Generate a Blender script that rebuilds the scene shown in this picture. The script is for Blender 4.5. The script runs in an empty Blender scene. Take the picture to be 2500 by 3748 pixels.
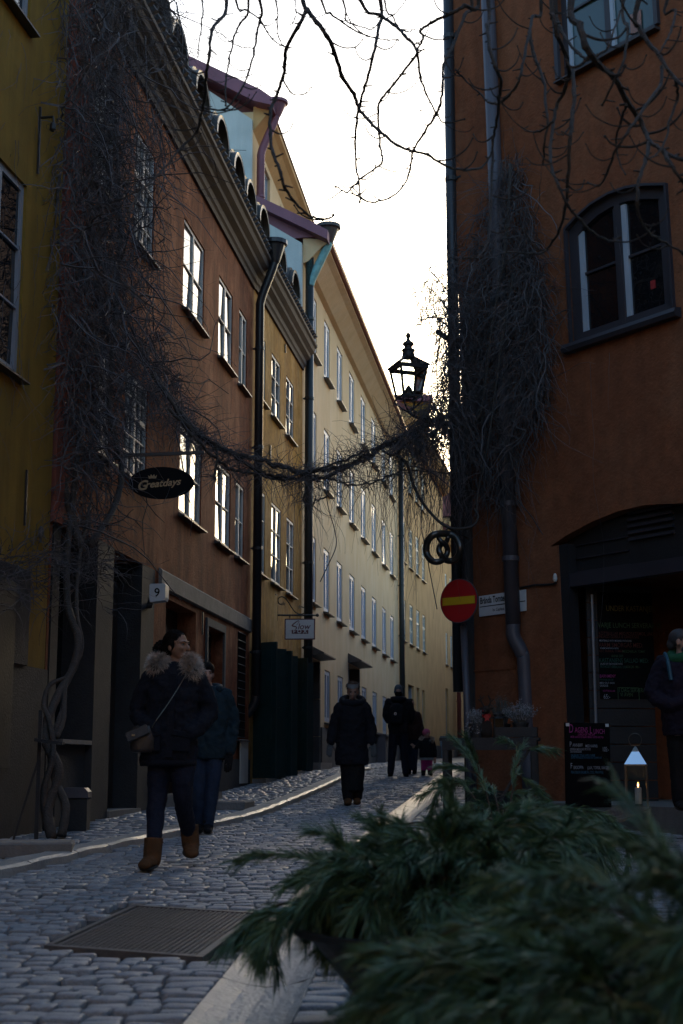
import bpy, bmesh, math, random
from mathutils import Vector, Matrix, noise
R = math.radians
random.seed(7)
sc = bpy.context.scene
COL = sc.collection
CZ = 1.0                      # lens height above the paving under the tripod
F = 5206.0                    # focal length in photograph pixels (50 mm on full frame)
PITCH = math.atan((2810 - 1874) / F)
SUN_AZ, SUN_EL = R(6.5), R(8.0)
# ---------------------------------------------------------------- camera
cam_d = bpy.data.cameras.new('camera')
cam = bpy.data.objects.new('camera', cam_d); COL.objects.link(cam)
cam.location = (0, 0, CZ); cam.rotation_euler = (math.pi / 2 + PITCH, 0, 0)
cam_d.sensor_fit = 'VERTICAL'; cam_d.sensor_height = 36.0; cam_d.sensor_width = 24.0; cam_d.lens = 50.0
cam_d.clip_end = 2000; cam_d.clip_start = 0.05
cam_d.dof.use_dof = True; cam_d.dof.focus_distance = 16.0; cam_d.dof.aperture_fstop = 4.0
sc.camera = cam
# ---------------------------------------------------------------- sky and sun
w = bpy.data.worlds.new('World'); sc.world = w; w.use_nodes = True
nt = w.node_tree; nt.nodes.clear()
wo = nt.nodes.new('ShaderNodeOutputWorld'); bg = nt.nodes.new('ShaderNodeBackground')
sky = nt.nodes.new('ShaderNodeTexSky'); sky.sky_type = 'NISHITA'; sky.sun_disc = False
sky.sun_elevation = SUN_EL; sky.sun_rotation = SUN_AZ
sky.air_density = 1.0; sky.dust_density = 2.6; sky.ozone_density = 2.2
bg.inputs['Strength'].default_value = 0.15
nt.links.new(sky.outputs[0], bg.inputs[0]); nt.links.new(bg.outputs[0], wo.inputs[0])
sl = bpy.data.lights.new('sun', 'SUN'); sl.energy = 2.0; sl.angle = R(0.5); sl.color = (1, .93, .82)
so = bpy.data.objects.new('sun', sl); COL.objects.link(so); so.location = (30, 100, 60)
sd = Vector((math.sin(SUN_AZ) * math.cos(SUN_EL), math.cos(SUN_AZ) * math.cos(SUN_EL), math.sin(SUN_EL)))
so.rotation_euler = (-sd).to_track_quat('-Z', 'Y').to_euler()
vs = sc.view_settings; vs.view_transform = 'Standard'; vs.look = 'None'; vs.exposure = 2.0; vs.gamma = 1.0
vs.use_curve_mapping = False
sc.cycles.max_bounces = 8; sc.cycles.transparent_max_bounces = 12; sc.cycles.caustics_reflective = False
sc.cycles.caustics_refractive = False; sc.cycles.sample_clamp_indirect = 6.0
try: sc.cycles.use_denoising = True
except Exception: pass

# ---------------------------------------------------------------- helpers
CP, SP = math.cos(PITCH), math.sin(PITCH)
def ray(u, v):
    xc = (u - 1250) / F; yc = (1874 - v) / F
    y = CP - yc * SP; z = SP + yc * CP
    return Vector((xc / y, 1.0, z / y))
def at(u, v, d):
    r = ray(u, v); return Vector((r.x * d, d, r.z * d + CZ))
def px(p):
    x, y, z = p[0], p[1], p[2] - CZ
    fz = y * CP + z * SP; up = z * CP - y * SP
    if fz < .05: return (-9999, -9999)
    return (1250 + F * x / fz, 1874 - F * up / fz)
GP = [(-60, -.6), (-10, -.2), (0, 0.02), (6.6, .16), (10.7, .28), (13, .34), (17, .42), (20, .50), (24, .64), (28, .80), (31.5, .93), (53, 1.27), (80, 1.6), (150, 2.2), (400, 4)]
def _g(y):
    if y <= GP[0][0]: return GP[0][1]
    for i in range(len(GP) - 1):
        a, b = GP[i], GP[i + 1]
        if y <= b[0]:
            t = (y - a[0]) / (b[0] - a[0]); return a[1] + (b[1] - a[1]) * t
    return GP[-1][1]
def gz(y):
    return (_g(y - 1.2) + _g(y - .6) + _g(y) + _g(y + .6) + _g(y + 1.2)) / 5
def gat(u, v):                       # where the ray of a pixel meets the paving
    r = ray(u, v); d = 3.0
    for _ in range(60):
        z = CZ + r.z * d; g = gz(d)
        d += (z - g) / max(.02, -r.z + .03) * .5
        d = min(max(d, 1.5), 120)
    return Vector((r.x * d, d, gz(d)))

WPOS = {}
def wpos(o): return WPOS.get(o.name, Vector((0, 0, 0))) if o else Vector((0, 0, 0))
def tag(o, label=None, cat=None, group=None, kind=None):
    if label: o['label'] = label
    if cat: o['category'] = cat
    if group: o['group'] = group
    if kind: o['kind'] = kind
    return o
def thing(name, loc, label, cat, group=None):
    o = bpy.data.objects.new(name, None); COL.objects.link(o)
    o.location = loc; o.empty_display_size = .2; WPOS[o.name] = Vector(loc)
    return tag(o, label, cat, group)
def link_mesh(name, me, mat, parent=None, origin=None):
    o = bpy.data.objects.new(name, me); COL.objects.link(o)
    org = Vector(origin) if origin is not None else Vector((0, 0, 0))
    o.location = org - wpos(parent); WPOS[o.name] = org
    if parent: o.parent = parent
    if mat is not None:
        me.materials.clear()
        for m in (mat if isinstance(mat, (list, tuple)) else [mat]): me.materials.append(m)
    return o
class MB:
    def __init__(s): s.v = []; s.f = []; s.mi = []; s.cm = 0
    def quad(s, a, b, c, d): s.poly([a, b, c, d])
    def poly(s, ps):
        n = len(s.v); s.v += [tuple(p) for p in ps]; s.f.append(tuple(range(n, n + len(ps)))); s.mi.append(s.cm)
    def faces(s, vs, fs):
        n = len(s.v); s.v += [tuple(p) for p in vs]
        for f in fs: s.f.append(tuple(i + n for i in f)); s.mi.append(s.cm)
    def box(s, c, sz, m=None, bev=0):
        x, y, z = sz[0] / 2, sz[1] / 2, sz[2] / 2
        if bev:
            b = min(bev, x * .9, y * .9, z * .9); P = []
            for zz, ins in ((-z, b), (-z + b, 0), (z - b, 0), (z, b)):
                X, Y = x - ins, y - ins
                P += [(-X, -Y, zz), (X, -Y, zz), (X, Y, zz), (-X, Y, zz)]
            fs = [(3, 2, 1, 0), (12, 13, 14, 15)]
            for k in range(3):
                for i in range(4):
                    j = (i + 1) % 4; fs.append((k * 4 + i, k * 4 + j, k * 4 + 4 + j, k * 4 + 4 + i))
        else:
            P = [(-x, -y, -z), (x, -y, -z), (x, y, -z), (-x, y, -z), (-x, -y, z), (x, -y, z), (x, y, z), (-x, y, z)]
            fs = [(3, 2, 1, 0), (4, 5, 6, 7), (0, 1, 5, 4), (1, 2, 6, 5), (2, 3, 7, 6), (3, 0, 4, 7)]
        c = Vector(c)
        P = [(m @ Vector(p) if m else Vector(p)) + c for p in P]
        s.faces(P, fs)
    def span(s, a, b, w, h=None, up=(0, 0, 1)):          # a bar of rectangular section from a to b
        a = Vector(a); b = Vector(b); h = h or w; t = (b - a); L = t.length; t.normalize()
        u = Vector(up)
        if abs(t.dot(u)) > .98: u = Vector((0, 1, 0))
        r = t.cross(u).normalized(); u = r.cross(t)
        P = []
        for q in (a, b):
            for (i, j) in ((-1, -1), (1, -1), (1, 1), (-1, 1)): P.append(q + r * i * w / 2 + u * j * h / 2)
        s.faces(P, [(3, 2, 1, 0), (4, 5, 6, 7), (0, 1, 5, 4), (1, 2, 6, 5), (2, 3, 7, 6), (3, 0, 4, 7)])
    def tube(s, pts, rad, n=6, cap=True):
        pts = [Vector(p) for p in pts]; N = len(pts)
        if N < 2: return
        rr = rad if isinstance(rad, (list, tuple)) else [rad] * N
        t0 = (pts[1] - pts[0])
        ref = Vector((0, 0, 1)) if abs(t0.normalized().z) < .9 else Vector((1, 0, 0))
        r = t0.cross(ref).normalized(); base = len(s.v)
        for i in range(N):
            t = (pts[min(i + 1, N - 1)] - pts[max(i - 1, 0)])
            if t.length < 1e-9: t = t0
            t.normalize(); r = (r - t * r.dot(t))
            if r.length < 1e-6: r = t.orthogonal()
            r.normalize(); b = t.cross(r)
            for k in range(n):
                a = 2 * math.pi * k / n
                s.v.append(tuple(pts[i] + (r * math.cos(a) + b * math.sin(a)) * rr[i]))
        for i in range(N - 1):
            for k in range(n):
                j = (k + 1) % n
                s.f.append((base + i * n + k, base + i * n + j, base + (i + 1) * n + j, base + (i + 1) * n + k)); s.mi.append(s.cm)
        if cap:
            s.f.append(tuple(base + k for k in range(n))[::-1]); s.f.append(tuple(base + (N - 1) * n + k for k in range(n))); s.mi += [s.cm, s.cm]
    def lathe(s, prof, c, n=16, m=None, cap=True):        # prof: (radius, z)
        c = Vector(c); base = len(s.v)
        for (r, z) in prof:
            for k in range(n):
                a = 2 * math.pi * k / n; p = Vector((r * math.cos(a), r * math.sin(a), z))
                s.v.append(tuple((m @ p if m else p) + c))
        for i in range(len(prof) - 1):
            for k in range(n):
                j = (k + 1) % n
                s.f.append((base + i * n + k, base + i * n + j, base + (i + 1) * n + j, base + (i + 1) * n + k)); s.mi.append(s.cm)
        if cap:
            s.f.append(tuple(base + k for k in range(n))[::-1]); s.f.append(tuple(base + (len(prof) - 1) * n + k for k in range(n))); s.mi += [s.cm, s.cm]
    def ell(s, c, r, nu=12, nv=8, m=None):
        prof = []
        c = Vector(c); base = len(s.v)
        for i in range(nv + 1):
            th = math.pi * i / nv
            for k in range(nu):
                a = 2 * math.pi * k / nu
                p = Vector((r[0] * math.sin(th) * math.cos(a), r[1] * math.sin(th) * math.sin(a), -r[2] * math.cos(th)))
                s.v.append(tuple((m @ p if m else p) + c))
        for i in range(nv):
            for k in range(nu):
                j = (k + 1) % nu
                s.f.append((base + i * nu + k, base + i * nu + j, base + (i + 1) * nu + j, base + (i + 1) * nu + k)); s.mi.append(s.cm)
    def mesh(s, name, origin=None, smooth=False):
        me = bpy.data.meshes.new(name); o = Vector(origin) if origin is not None else Vector((0, 0, 0))
        me.from_pydata([(p[0] - o.x, p[1] - o.y, p[2] - o.z) for p in s.v], [], s.f)
        if s.cm or any(s.mi): me.polygons.foreach_set('material_index', s.mi)
        if smooth: me.polygons.foreach_set('use_smooth', [True] * len(me.polygons))
        me.update(); return me
    def build(s, name, mat, parent=None, origin=None, smooth=False):
        if origin is None:
            if s.v:
                xs = [p[0] for p in s.v]; ys = [p[1] for p in s.v]; zs = [p[2] for p in s.v]
                origin = ((min(xs) + max(xs)) / 2, (min(ys) + max(ys)) / 2, min(zs))
            else: origin = (0, 0, 0)
        return link_mesh(name, s.mesh(name, origin, smooth), mat, parent, origin)

# ---------------------------------------------------------------- materials
MATS = {}
def mat(name, col, rough=.8, metal=0, var=.15, scale=6.0, bump=.0, bscale=40.0, col2=None, streak=0.0, spec=.5, fac2=.5, trans=0, blotch=1.5, coat=0, pale=None):
    if name in MATS: return MATS[name]
    m = bpy.data.materials.new(name); m.use_nodes = True; n = m.node_tree.nodes; L = m.node_tree.links
    b = n['Principled BSDF']
    b.inputs['Roughness'].default_value = rough; b.inputs['Metallic'].default_value = metal
    b.inputs['Specular IOR Level'].default_value = spec
    if coat: b.inputs['Coat Weight'].default_value = coat
    tc = n.new('ShaderNodeTexCoord'); geo = n.new('ShaderNodeNewGeometry')
    c2 = col2 or tuple(c * .55 for c in col)
    ns = n.new('ShaderNodeTexNoise'); ns.inputs['Scale'].default_value = scale; ns.inputs['Detail'].default_value = 6; ns.inputs['Roughness'].default_value = .65
    L.new(geo.outputs['Position'], ns.inputs['Vector'])
    n2 = n.new('ShaderNodeTexNoise'); n2.inputs['Scale'].default_value = blotch; n2.inputs['Detail'].default_value = 4
    L.new(geo.outputs['Position'], n2.inputs['Vector'])
    ramp = n.new('ShaderNodeMapRange'); ramp.inputs[1].default_value = .35; ramp.inputs[2].default_value = .7; ramp.inputs[3].default_value = 0; ramp.inputs[4].default_value = fac2
    L.new(n2.outputs['Fac'], ramp.inputs[0])
    mx = n.new('ShaderNodeMix'); mx.data_type = 'RGBA'; mx.inputs['A'].default_value = (*col, 1); mx.inputs['B'].default_value = (*c2, 1)
    L.new(ramp.outputs[0], mx.inputs['Factor']); last = mx.outputs['Result']
    if streak:
        mp = n.new('ShaderNodeMapping'); mp.inputs['Scale'].default_value = (3.2, 3.2, .28)
        L.new(geo.outputs['Position'], mp.inputs[0])
        n3 = n.new('ShaderNodeTexNoise'); n3.inputs['Scale'].default_value = 1.6; n3.inputs['Detail'].default_value = 7; n3.inputs['Roughness'].default_value = .7
        L.new(mp.outputs[0], n3.inputs['Vector'])
        r3 = n.new('ShaderNodeMapRange'); r3.inputs[1].default_value = .42; r3.inputs[2].default_value = .68; r3.inputs[3].default_value = 0; r3.inputs[4].default_value = streak
        L.new(n3.outputs['Fac'], r3.inputs[0])
        m3 = n.new('ShaderNodeMix'); m3.data_type = 'RGBA'; m3.inputs['B'].default_value = (*[c * .42 + .01 for c in col], 1)
        L.new(r3.outputs[0], m3.inputs['Factor']); L.new(last, m3.inputs['A']); last = m3.outputs['Result']
    if pale:
        mp2 = n.new('ShaderNodeMapping'); mp2.inputs['Scale'].default_value = (1.0, 1.0, .45); L.new(geo.outputs['Position'], mp2.inputs[0])
        n4 = n.new('ShaderNodeTexNoise'); n4.inputs['Scale'].default_value = 1.1; n4.inputs['Detail'].default_value = 9; n4.inputs['Roughness'].default_value = .72; n4.inputs['Distortion'].default_value = .4
        L.new(mp2.outputs[0], n4.inputs['Vector'])
        r4 = n.new('ShaderNodeMapRange'); r4.inputs[1].default_value = .48; r4.inputs[2].default_value = .68; r4.inputs[3].default_value = 0; r4.inputs[4].default_value = .85
        L.new(n4.outputs['Fac'], r4.inputs[0]); m4 = n.new('ShaderNodeMix'); m4.data_type = 'RGBA'; m4.inputs['B'].default_value = (*pale, 1)
        L.new(r4.outputs[0], m4.inputs['Factor']); L.new(last, m4.inputs['A']); last = m4.outputs['Result']
    hv = n.new('ShaderNodeMapRange'); hv.inputs[1].default_value = .25; hv.inputs[2].default_value = .75; hv.inputs[3].default_value = 1 - var; hv.inputs[4].default_value = 1 + var
    L.new(ns.outputs['Fac'], hv.inputs[0])
    vm = n.new('ShaderNodeVectorMath'); vm.operation = 'SCALE'; L.new(last, vm.inputs[0]); L.new(hv.outputs[0], vm.inputs['Scale'])
    L.new(vm.outputs[0], b.inputs['Base Color'])
    if bump:
        nb = n.new('ShaderNodeTexNoise'); nb.inputs['Scale'].default_value = bscale; nb.inputs['Detail'].default_value = 5
        L.new(geo.outputs['Position'], nb.inputs['Vector'])
        bp = n.new('ShaderNodeBump'); bp.inputs['Strength'].default_value = bump; bp.inputs['Distance'].default_value = .02
        L.new(nb.outputs['Fac'], bp.inputs['Height']); L.new(bp.outputs[0], b.inputs['Normal'])
    MATS[name] = m; return m
def glassy(name, tint=(.9, .95, .95), refl=.12, rough=.02):
    m = bpy.data.materials.new(name); m.use_nodes = True; n = m.node_tree.nodes; L = m.node_tree.links
    n.remove(n['Principled BSDF']); out = n['Material Output']
    tr = n.new('ShaderNodeBsdfTransparent'); tr.inputs[0].default_value = (*tint, 1)
    gl = n.new('ShaderNodeBsdfGlossy'); gl.inputs['Roughness'].default_value = rough
    fr = n.new('ShaderNodeFresnel'); fr.inputs[0].default_value = 1.5
    mx = n.new('ShaderNodeMixShader'); L.new(fr.outputs[0], mx.inputs[0]); L.new(tr.outputs[0], mx.inputs[1]); L.new(gl.outputs[0], mx.inputs[2])
    L.new(mx.outputs[0], out.inputs[0]); MATS[name] = m; return m
def pane_mat(name, col, rough=.015, wob=.12, ior=1.52):
    m = bpy.data.materials.new(name); m.use_nodes = True; n = m.node_tree.nodes; L = m.node_tree.links
    b = n['Principled BSDF']; b.inputs['Base Color'].default_value = (*col, 1); b.inputs['Roughness'].default_value = rough
    b.inputs['IOR'].default_value = ior; b.inputs['Specular IOR Level'].default_value = .5
    geo = n.new('ShaderNodeNewGeometry'); ns = n.new('ShaderNodeTexNoise'); ns.inputs['Scale'].default_value = 2.6; ns.inputs['Detail'].default_value = 2
    L.new(geo.outputs['Position'], ns.inputs['Vector'])
    bp = n.new('ShaderNodeBump'); bp.inputs['Strength'].default_value = wob; bp.inputs['Distance'].default_value = .05
    L.new(ns.outputs['Fac'], bp.inputs['Height']); L.new(bp.outputs[0], b.inputs['Normal'])
    MATS[name] = m; return m
M = {}
M['brown'] = mat('brown_plaster', (.24, .066, .024), .9, spec=.12, var=.30, scale=8, bump=.6, bscale=30, col2=(.13, .037, .017), streak=.8, fac2=.8, pale=(.42, .17, .085))
M['rose'] = mat('rose_plaster', (.30, .10, .07), .9, spec=.12, var=.1, scale=5, bump=.3, bscale=30, streak=.4)
M['ochre'] = mat('ochre_plaster', (.44, .225, .042), .9, spec=.12, var=.30, scale=8, bump=.6, bscale=30, col2=(.25, .125, .04), streak=.8, fac2=.75, pale=(.56, .36, .15))
M['yellow'] = mat('yellow_plaster', (.245, .152, .030), .9, spec=.12, var=.1, scale=4, bump=.25, bscale=30, col2=(.175, .108, .024), streak=.5)
M['cream'] = mat('cream_plaster', (.66, .49, .29), .9, spec=.12, var=.06, scale=3, bump=.3, bscale=30, col2=(.55, .39, .21), streak=.18, fac2=.6, pale=(.66, .52, .34))
M['tan'] = mat('tan_plaster', (.58, .36, .16), .9, spec=.12, var=.08, scale=3, bump=.3, bscale=30, col2=(.44, .27, .12), streak=.2, fac2=.8)
M['orange'] = mat('orange_plaster', (.24, .088, .041), .9, spec=.12, var=.22, scale=6, bump=.6, bscale=26, col2=(.19, .072, .036), streak=.4, fac2=.9, blotch=.7, pale=(.24, .105, .055))
M['redorange'] = mat('red_orange_plaster', (.55, .17, .05), .9, var=.1, bump=.2)
M['fire'] = mat('pale_render', (.52, .60, .58), .9, var=.05, scale=3, bump=.2, bscale=20, streak=.2)
M['coping'] = mat('purple_sheet_metal', (.20, .085, .115), .6, var=.08, scale=8, metal=.3)
M['rtin'] = mat('red_sheet_metal', (.20, .05, .045), .5, var=.1)
M['bluetin'] = mat('blue_grey_sheet', (.10, .15, .19), .5, var=.1, metal=.3)
M['tile'] = mat('dark_roof_tile', (.055, .045, .042), .8, var=.3, scale=12, bump=.3)
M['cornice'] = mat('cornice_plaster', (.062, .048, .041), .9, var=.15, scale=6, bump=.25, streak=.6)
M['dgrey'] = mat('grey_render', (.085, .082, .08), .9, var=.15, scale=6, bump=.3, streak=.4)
M['stone'] = mat('grey_stone', (.20, .185, .17), .85, var=.2, scale=9, bump=.4, bscale=50)
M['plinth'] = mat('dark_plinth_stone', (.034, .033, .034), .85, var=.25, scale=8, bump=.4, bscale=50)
M['black'] = mat('black_iron', (.018, .018, .02), .5, var=.2, metal=.2)
M['blackpaint'] = mat('black_painted_wood', (.016, .016, .018), .6, var=.25, bump=.2)
M['pipe'] = mat('black_painted_pipe', (.022, .024, .028), .42, var=.2, metal=.1)
M['gpipe'] = mat('green_black_pipe', (.020, .028, .030), .45, var=.25, metal=.2)
M['greypipe'] = mat('slate_grey_pipe', (.085, .08, .095), .5, var=.15, metal=.1)
M['verdi'] = mat('verdigris_copper', (.16, .36, .36), .65, var=.25, scale=14, metal=.2, col2=(.09, .16, .17), blotch=6)
M['frame_w'] = mat('pale_window_paint', (.56, .54, .50), .6, var=.08)
M['frame_b'] = mat('pale_blue_paint', (.40, .47, .55), .55, var=.06)
M['frame_g'] = mat('grey_blue_paint', (.24, .27, .31), .55, var=.1)
M['frame_d'] = mat('dark_window_paint', (.035, .033, .042), .5, var=.15)
M['frame_t'] = mat('pale_green_paint', (.45, .52, .50), .55, var=.06)
M['sill'] = mat('dark_sill_tin', (.05, .045, .045), .5, var=.15, metal=.2)
M['green'] = mat('dark_green_paint', (.012, .04, .042), .38, var=.2, bump=.15)
M['doorwood'] = mat('dark_brown_wood', (.035, .026, .022), .5, var=.3, bump=.3)
M['glass'] = pane_mat('old_window_glass', (.012, .013, .016), wob=.02)
M['curtain'] = pane_mat('curtained_glass', (.22, .21, .20), wob=.02)
M['bluepane'] = pane_mat('pale_blue_pane', (.30, .35, .41), rough=.2, wob=.04)
M['darkglass'] = pane_mat('dark_glass', (.006, .007, .009), wob=.1)
M['tealglass'] = pane_mat('teal_curtained_glass', (.045, .085, .095), wob=.06)
M['clear'] = glassy('clear_glass')
# ---------------------------------------------------------------- walls and openings
class Wall:
    def __init__(s, A, B, side=1, lean=0.0):
        s.lean = lean
        s.A = Vector((A[0], A[1])); s.B = Vector((B[0], B[1])); s.t = (s.B - s.A); s.L = s.t.length; s.t.normalize()
        s.n = Vector((s.t.y, -s.t.x)) * side
    def pt(s, a, z, off=0):
        p = s.A + s.t * (a + s.lean * (z - 2)) + s.n * off; return Vector((p.x, p.y, z))
    def hit(s, u, v, off=0):
        r = ray(u, v); A = s.A + s.n * off
        d = A.dot(s.n) / (r.x * s.n.x + r.y * s.n.y)
        p = Vector((r.x * d, d)); z = CZ + r.z * d; return ((p - A).dot(s.t) - s.lean * (z - 2), z)
    def rect(s, u0, u1, vt, vb, off=0):
        vm = (vt + vb) / 2
        a0 = s.hit(u0, vm, off)[0]; a1 = s.hit(u1, vm, off)[0]
        d = (s.A + s.t * a0 + s.n * off).y
        return a0, a1, CZ + ray(u0, vb).z * d, CZ + ray(u0, vt).z * d
def rloop(a0, a1, z0, z1): return [(a0, z0), (a1, z0), (a1, z1), (a0, z1)]
def arch_loop(a0, a1, z0, zs, zt, n=12):
    w = (a1 - a0) / 2; h = zt - zs; rad = (w * w + h * h) / (2 * h); c = (a0 + a1) / 2
    th = math.asin(min(1, w / rad)); P = [(a0, z0), (a1, z0)]
    for i in range(n + 1):
        a = th - 2 * th * i / n; P.append((c + rad * math.sin(a), zt - rad + rad * math.cos(a)))
    return P
def facade(mb, wl, outer, holes, reveal=.22, depth=5.0, back=True):
    bm = bmesh.new(); edges = []
    for lp in [outer] + holes:
        vs = [bm.verts.new(wl.pt(a, z)) for a, z in lp]
        for i in range(len(vs)): edges.append(bm.edges.new((vs[i], vs[(i + 1) % len(vs)])))
    bmesh.ops.triangle_fill(bm, use_beauty=True, edges=edges)
    n3 = Vector((wl.n.x, wl.n.y, 0)); bm.verts.index_update()
    P = [v.co.copy() for v in bm.verts]; fs = []
    for f in bm.faces:
        f.normal_update(); ids = [v.index for v in f.verts]
        fs.append(ids if f.normal.dot(n3) > 0 else ids[::-1])
    bm.free(); mb.faces(P, fs)
    for lp in holes:
        k = len(lp)
        for i in range(k):
            (a, z), (b, y) = lp[i], lp[(i + 1) % k]
            mb.quad(wl.pt(a, z), wl.pt(b, y), wl.pt(b, y, -reveal), wl.pt(a, z, -reveal))
    k = len(outer)
    for i in range(k):
        (a, z), (b, y) = outer[i], outer[(i + 1) % k]
        mb.quad(wl.pt(a, z), wl.pt(b, y), wl.pt(b, y, -depth), wl.pt(a, z, -depth))
    if back: mb.poly([wl.pt(a, z, -depth) for a, z in outer])
def sweep(mb, wl, a0, a1, prof):                # prof: closed list of (out, z)
    P = [wl.pt(a0, z, o) for o, z in prof] + [wl.pt(a1, z, o) for o, z in prof]; k = len(prof)
    fs = [tuple(range(k))[::-1], tuple(range(k, 2 * k))] + [(i, (i + 1) % k, k + (i + 1) % k, k + i) for i in range(k)]
    mb.faces(P, fs)
def wbox(mb, wl, a0, a1, z0, z1, o0, o1): sweep(mb, wl, a0, a1, [(o0, z0), (o1, z0), (o1, z1), (o0, z1)])
rw = random.Random(3)
def window(parent, wl, a0, a1, z0, z1, cols=2, rows=3, fr=.055, bar=.022, fm='frame_w', gm='glass', off=-.03, transom=None, sill=True, sillout=.10, case=0, tilt=.012, name='window', skew=0.0):
    """frame, glazing bars, each pane its own piece, sill"""
    mb = MB(); b = off - .05; f = off
    wbox(mb, wl, a0, a0 + fr, z0, z1, b, f); wbox(mb, wl, a1 - fr, a1, z0, z1, b, f)
    wbox(mb, wl, a0 + fr, a1 - fr, z0, z0 + fr, b, f); wbox(mb, wl, a0 + fr, a1 - fr, z1 - fr, z1, b, f)
    ia0, ia1, iz0, iz1 = a0 + fr, a1 - fr, z0 + fr, z1 - fr
    mid = (ia0 + ia1) / 2; parts = [(iz0, iz1)]
    if transom:
        zt = iz0 + (iz1 - iz0) * transom; wbox(mb, wl, ia0, ia1, zt - fr * .6, zt + fr * .6, b, f + .004)
        parts = [(iz0, zt - fr * .6), (zt + fr * .6, iz1)]
    half = [(ia0, ia1)]
    if cols >= 2:
        mw = fr * .7; 
        for (p0, p1) in parts: wbox(mb, wl, mid - mw, mid + mw, p0, p1, b, f + .003)
        half = [(ia0, mid - mw), (mid + mw, ia1)]
    cells = []
    for pi, (p0, p1) in enumerate(parts):
        nr = rows if pi == 0 else max(1, rows - 1)
        for (h0, h1) in half:
            nc = 2 if cols == 4 else 1
            for c in range(nc):
                c0 = h0 + (h1 - h0) * c / nc; c1 = h0 + (h1 - h0) * (c + 1) / nc
                if c: wbox(mb, wl, c0 - bar / 2, c0 + bar / 2, p0, p1, b + .01, f - .004)
                for r_ in range(nr):
                    y0 = p0 + (p1 - p0) * r_ / nr; y1 = p0 + (p1 - p0) * (r_ + 1) / nr
                    if r_ and c == 0: wbox(mb, wl, h0, h1, y0 - bar / 2, y0 + bar / 2, b + .008, f - .002)
                    cells.append((c0, c1, y0, y1))
    org = wl.pt((a0 + a1) / 2, z0, off)
    wobj = mb.build(name, M[fm], parent, org)
    for (c0, c1, y0, y1) in cells:
        g = MB(); q = off - .030; tx = rw.uniform(-1, 1) * tilt * (c1 - c0) - skew * (c1 - c0) / 2; ty = rw.uniform(-1, 1) * tilt * (y1 - y0)
        s = [(c0, y0, -tx - ty), (c1, y0, tx - ty), (c1, y1, tx + ty), (c0, y1, -tx + ty)]
        F0 = [wl.pt(a, z, q + e) for a, z, e in s]; B0 = [wl.pt(a, z, q - .012) for a, z, e in s]
        g.faces(F0 + B0, [(0, 1, 2, 3), (7, 6, 5, 4), (0, 4, 5, 1), (1, 5, 6, 2), (2, 6, 7, 3), (3, 7, 4, 0)])
        gmm = gm if not isinstance(gm, (list, tuple)) else rw.choice(gm)
        g.build('pane', M[gmm], wobj)
    if sill:
        s = MB(); sweep(s, wl, a0 - .05, a1 + .05, [(off - .04, z0 - .075), (sillout, z0 - .075), (sillout, z0 - .055), (off - .04, z0 - .005)])
        s.build('sill', M['sill'], wobj)
    return wobj
def pipe_run(parent, name, pts, r, matn, clamps=0, n=12):
    mb = MB()
    mb.tube(pts, r, n)
    o = mb.build(name, M[matn], parent, smooth=True)
    return o
def curve_pts(P, k=6):                          # Catmull-Rom
    P = [Vector(p) for p in P]; Q = [P[0] * 2 - P[1]] + P + [P[-1] * 2 - P[-2]]; out = []
    for i in range(1, len(Q) - 2):
        for j in range(k):
            t = j / k; a, b, c, d = Q[i - 1], Q[i], Q[i + 1], Q[i + 2]
            out.append(.5 * ((2 * b) + (c - a) * t + (2 * a - 5 * b + 4 * c - d) * t * t + (3 * b - a - 3 * c + d) * t ** 3))
    out.append(P[-1]); return out

# ---------------------------------------------------------------- plan of the street (x, depth)
def xy(u, v, d): p = at(u, v, d); return (p.x, p.y)
B0 = xy(152, 2800, 14.7); B1 = xy(585, 1900, 19.1); B2 = xy(917, 2075, 25.8); B3 = xy(1103, 2170, 31.5); B4 = xy(1460, 2445, 53.5)
Y1 = xy(150, 2800, 14.55); _az = R(8.5); Y0 = (Y1[0] - math.tan(_az) * 13, Y1[1] - 13)
T1 = (B4[0] + math.tan(R(10.8)) * 14.5, B4[1] + 14.5); T2 = (T1[0] + math.tan(R(12.0)) * 22, T1[1] + 22); T3 = (T2[0] + math.tan(R(22)) * 40, T2[1] + 40)
WY = Wall(Y0, Y1); WB1 = Wall(B0, B1); WB2 = Wall(B1, B2); WO = Wall(B2, B3); WC = Wall(B3, B4); WT1 = Wall(B4, T1); WT2 = Wall(T1, T2); WT3 = Wall(T2, T3)
def wall_x(y):
    pts = [Y0, B0, B1, B2, B3, B4, T1, T2, T3]
    for i in range(len(pts) - 1):
        if y <= pts[i + 1][1] or i == len(pts) - 2:
            a, b = pts[i], pts[i + 1]; return a[0] + (b[0] - a[0]) * (y - a[1]) / (b[1] - a[1])
_p0 = at(2080, 1282, 16.6); RDIR = Vector((-.579, .815)); RC = None
_k = .0912
_t = (_p0.x - _k * _p0.y) / (.579 + _k * .815); RC = (_p0.x - .579 * _t, _p0.y + .815 * _t)     # street corner of the restaurant house
RN = (_p0.x + .579 * 6.5, _p0.y - .815 * 6.5)
WR = Wall(RN, RC, -1, .028)
def kerb_x(y):
    P = [(-20, -8), (4, -3.65), (10.3, -2.47), (17.2, -1.16), (27, -.17), (31.5, .25)]
    if y > 31.5: return wall_x(y) + 1.15
    for i in range(len(P) - 1):
        if y <= P[i + 1][0]:
            a, b = P[i], P[i + 1]; return a[1] + (b[1] - a[1]) * (y - a[0]) / (b[0] - a[0])
def gut_x(y):
    P = [(-20, -2), (4, -.6), (7.8, -.38), (17, .5), (27, 1.7), (35, 2.7), (60, 6.2), (100, 14), (200, 40)]
    for i in range(len(P) - 1):
        if y <= P[i + 1][0]:
            a, b = P[i], P[i + 1]; return a[1] + (b[1] - a[1]) * (y - a[0]) / (b[0] - a[0])
    return 40

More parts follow.
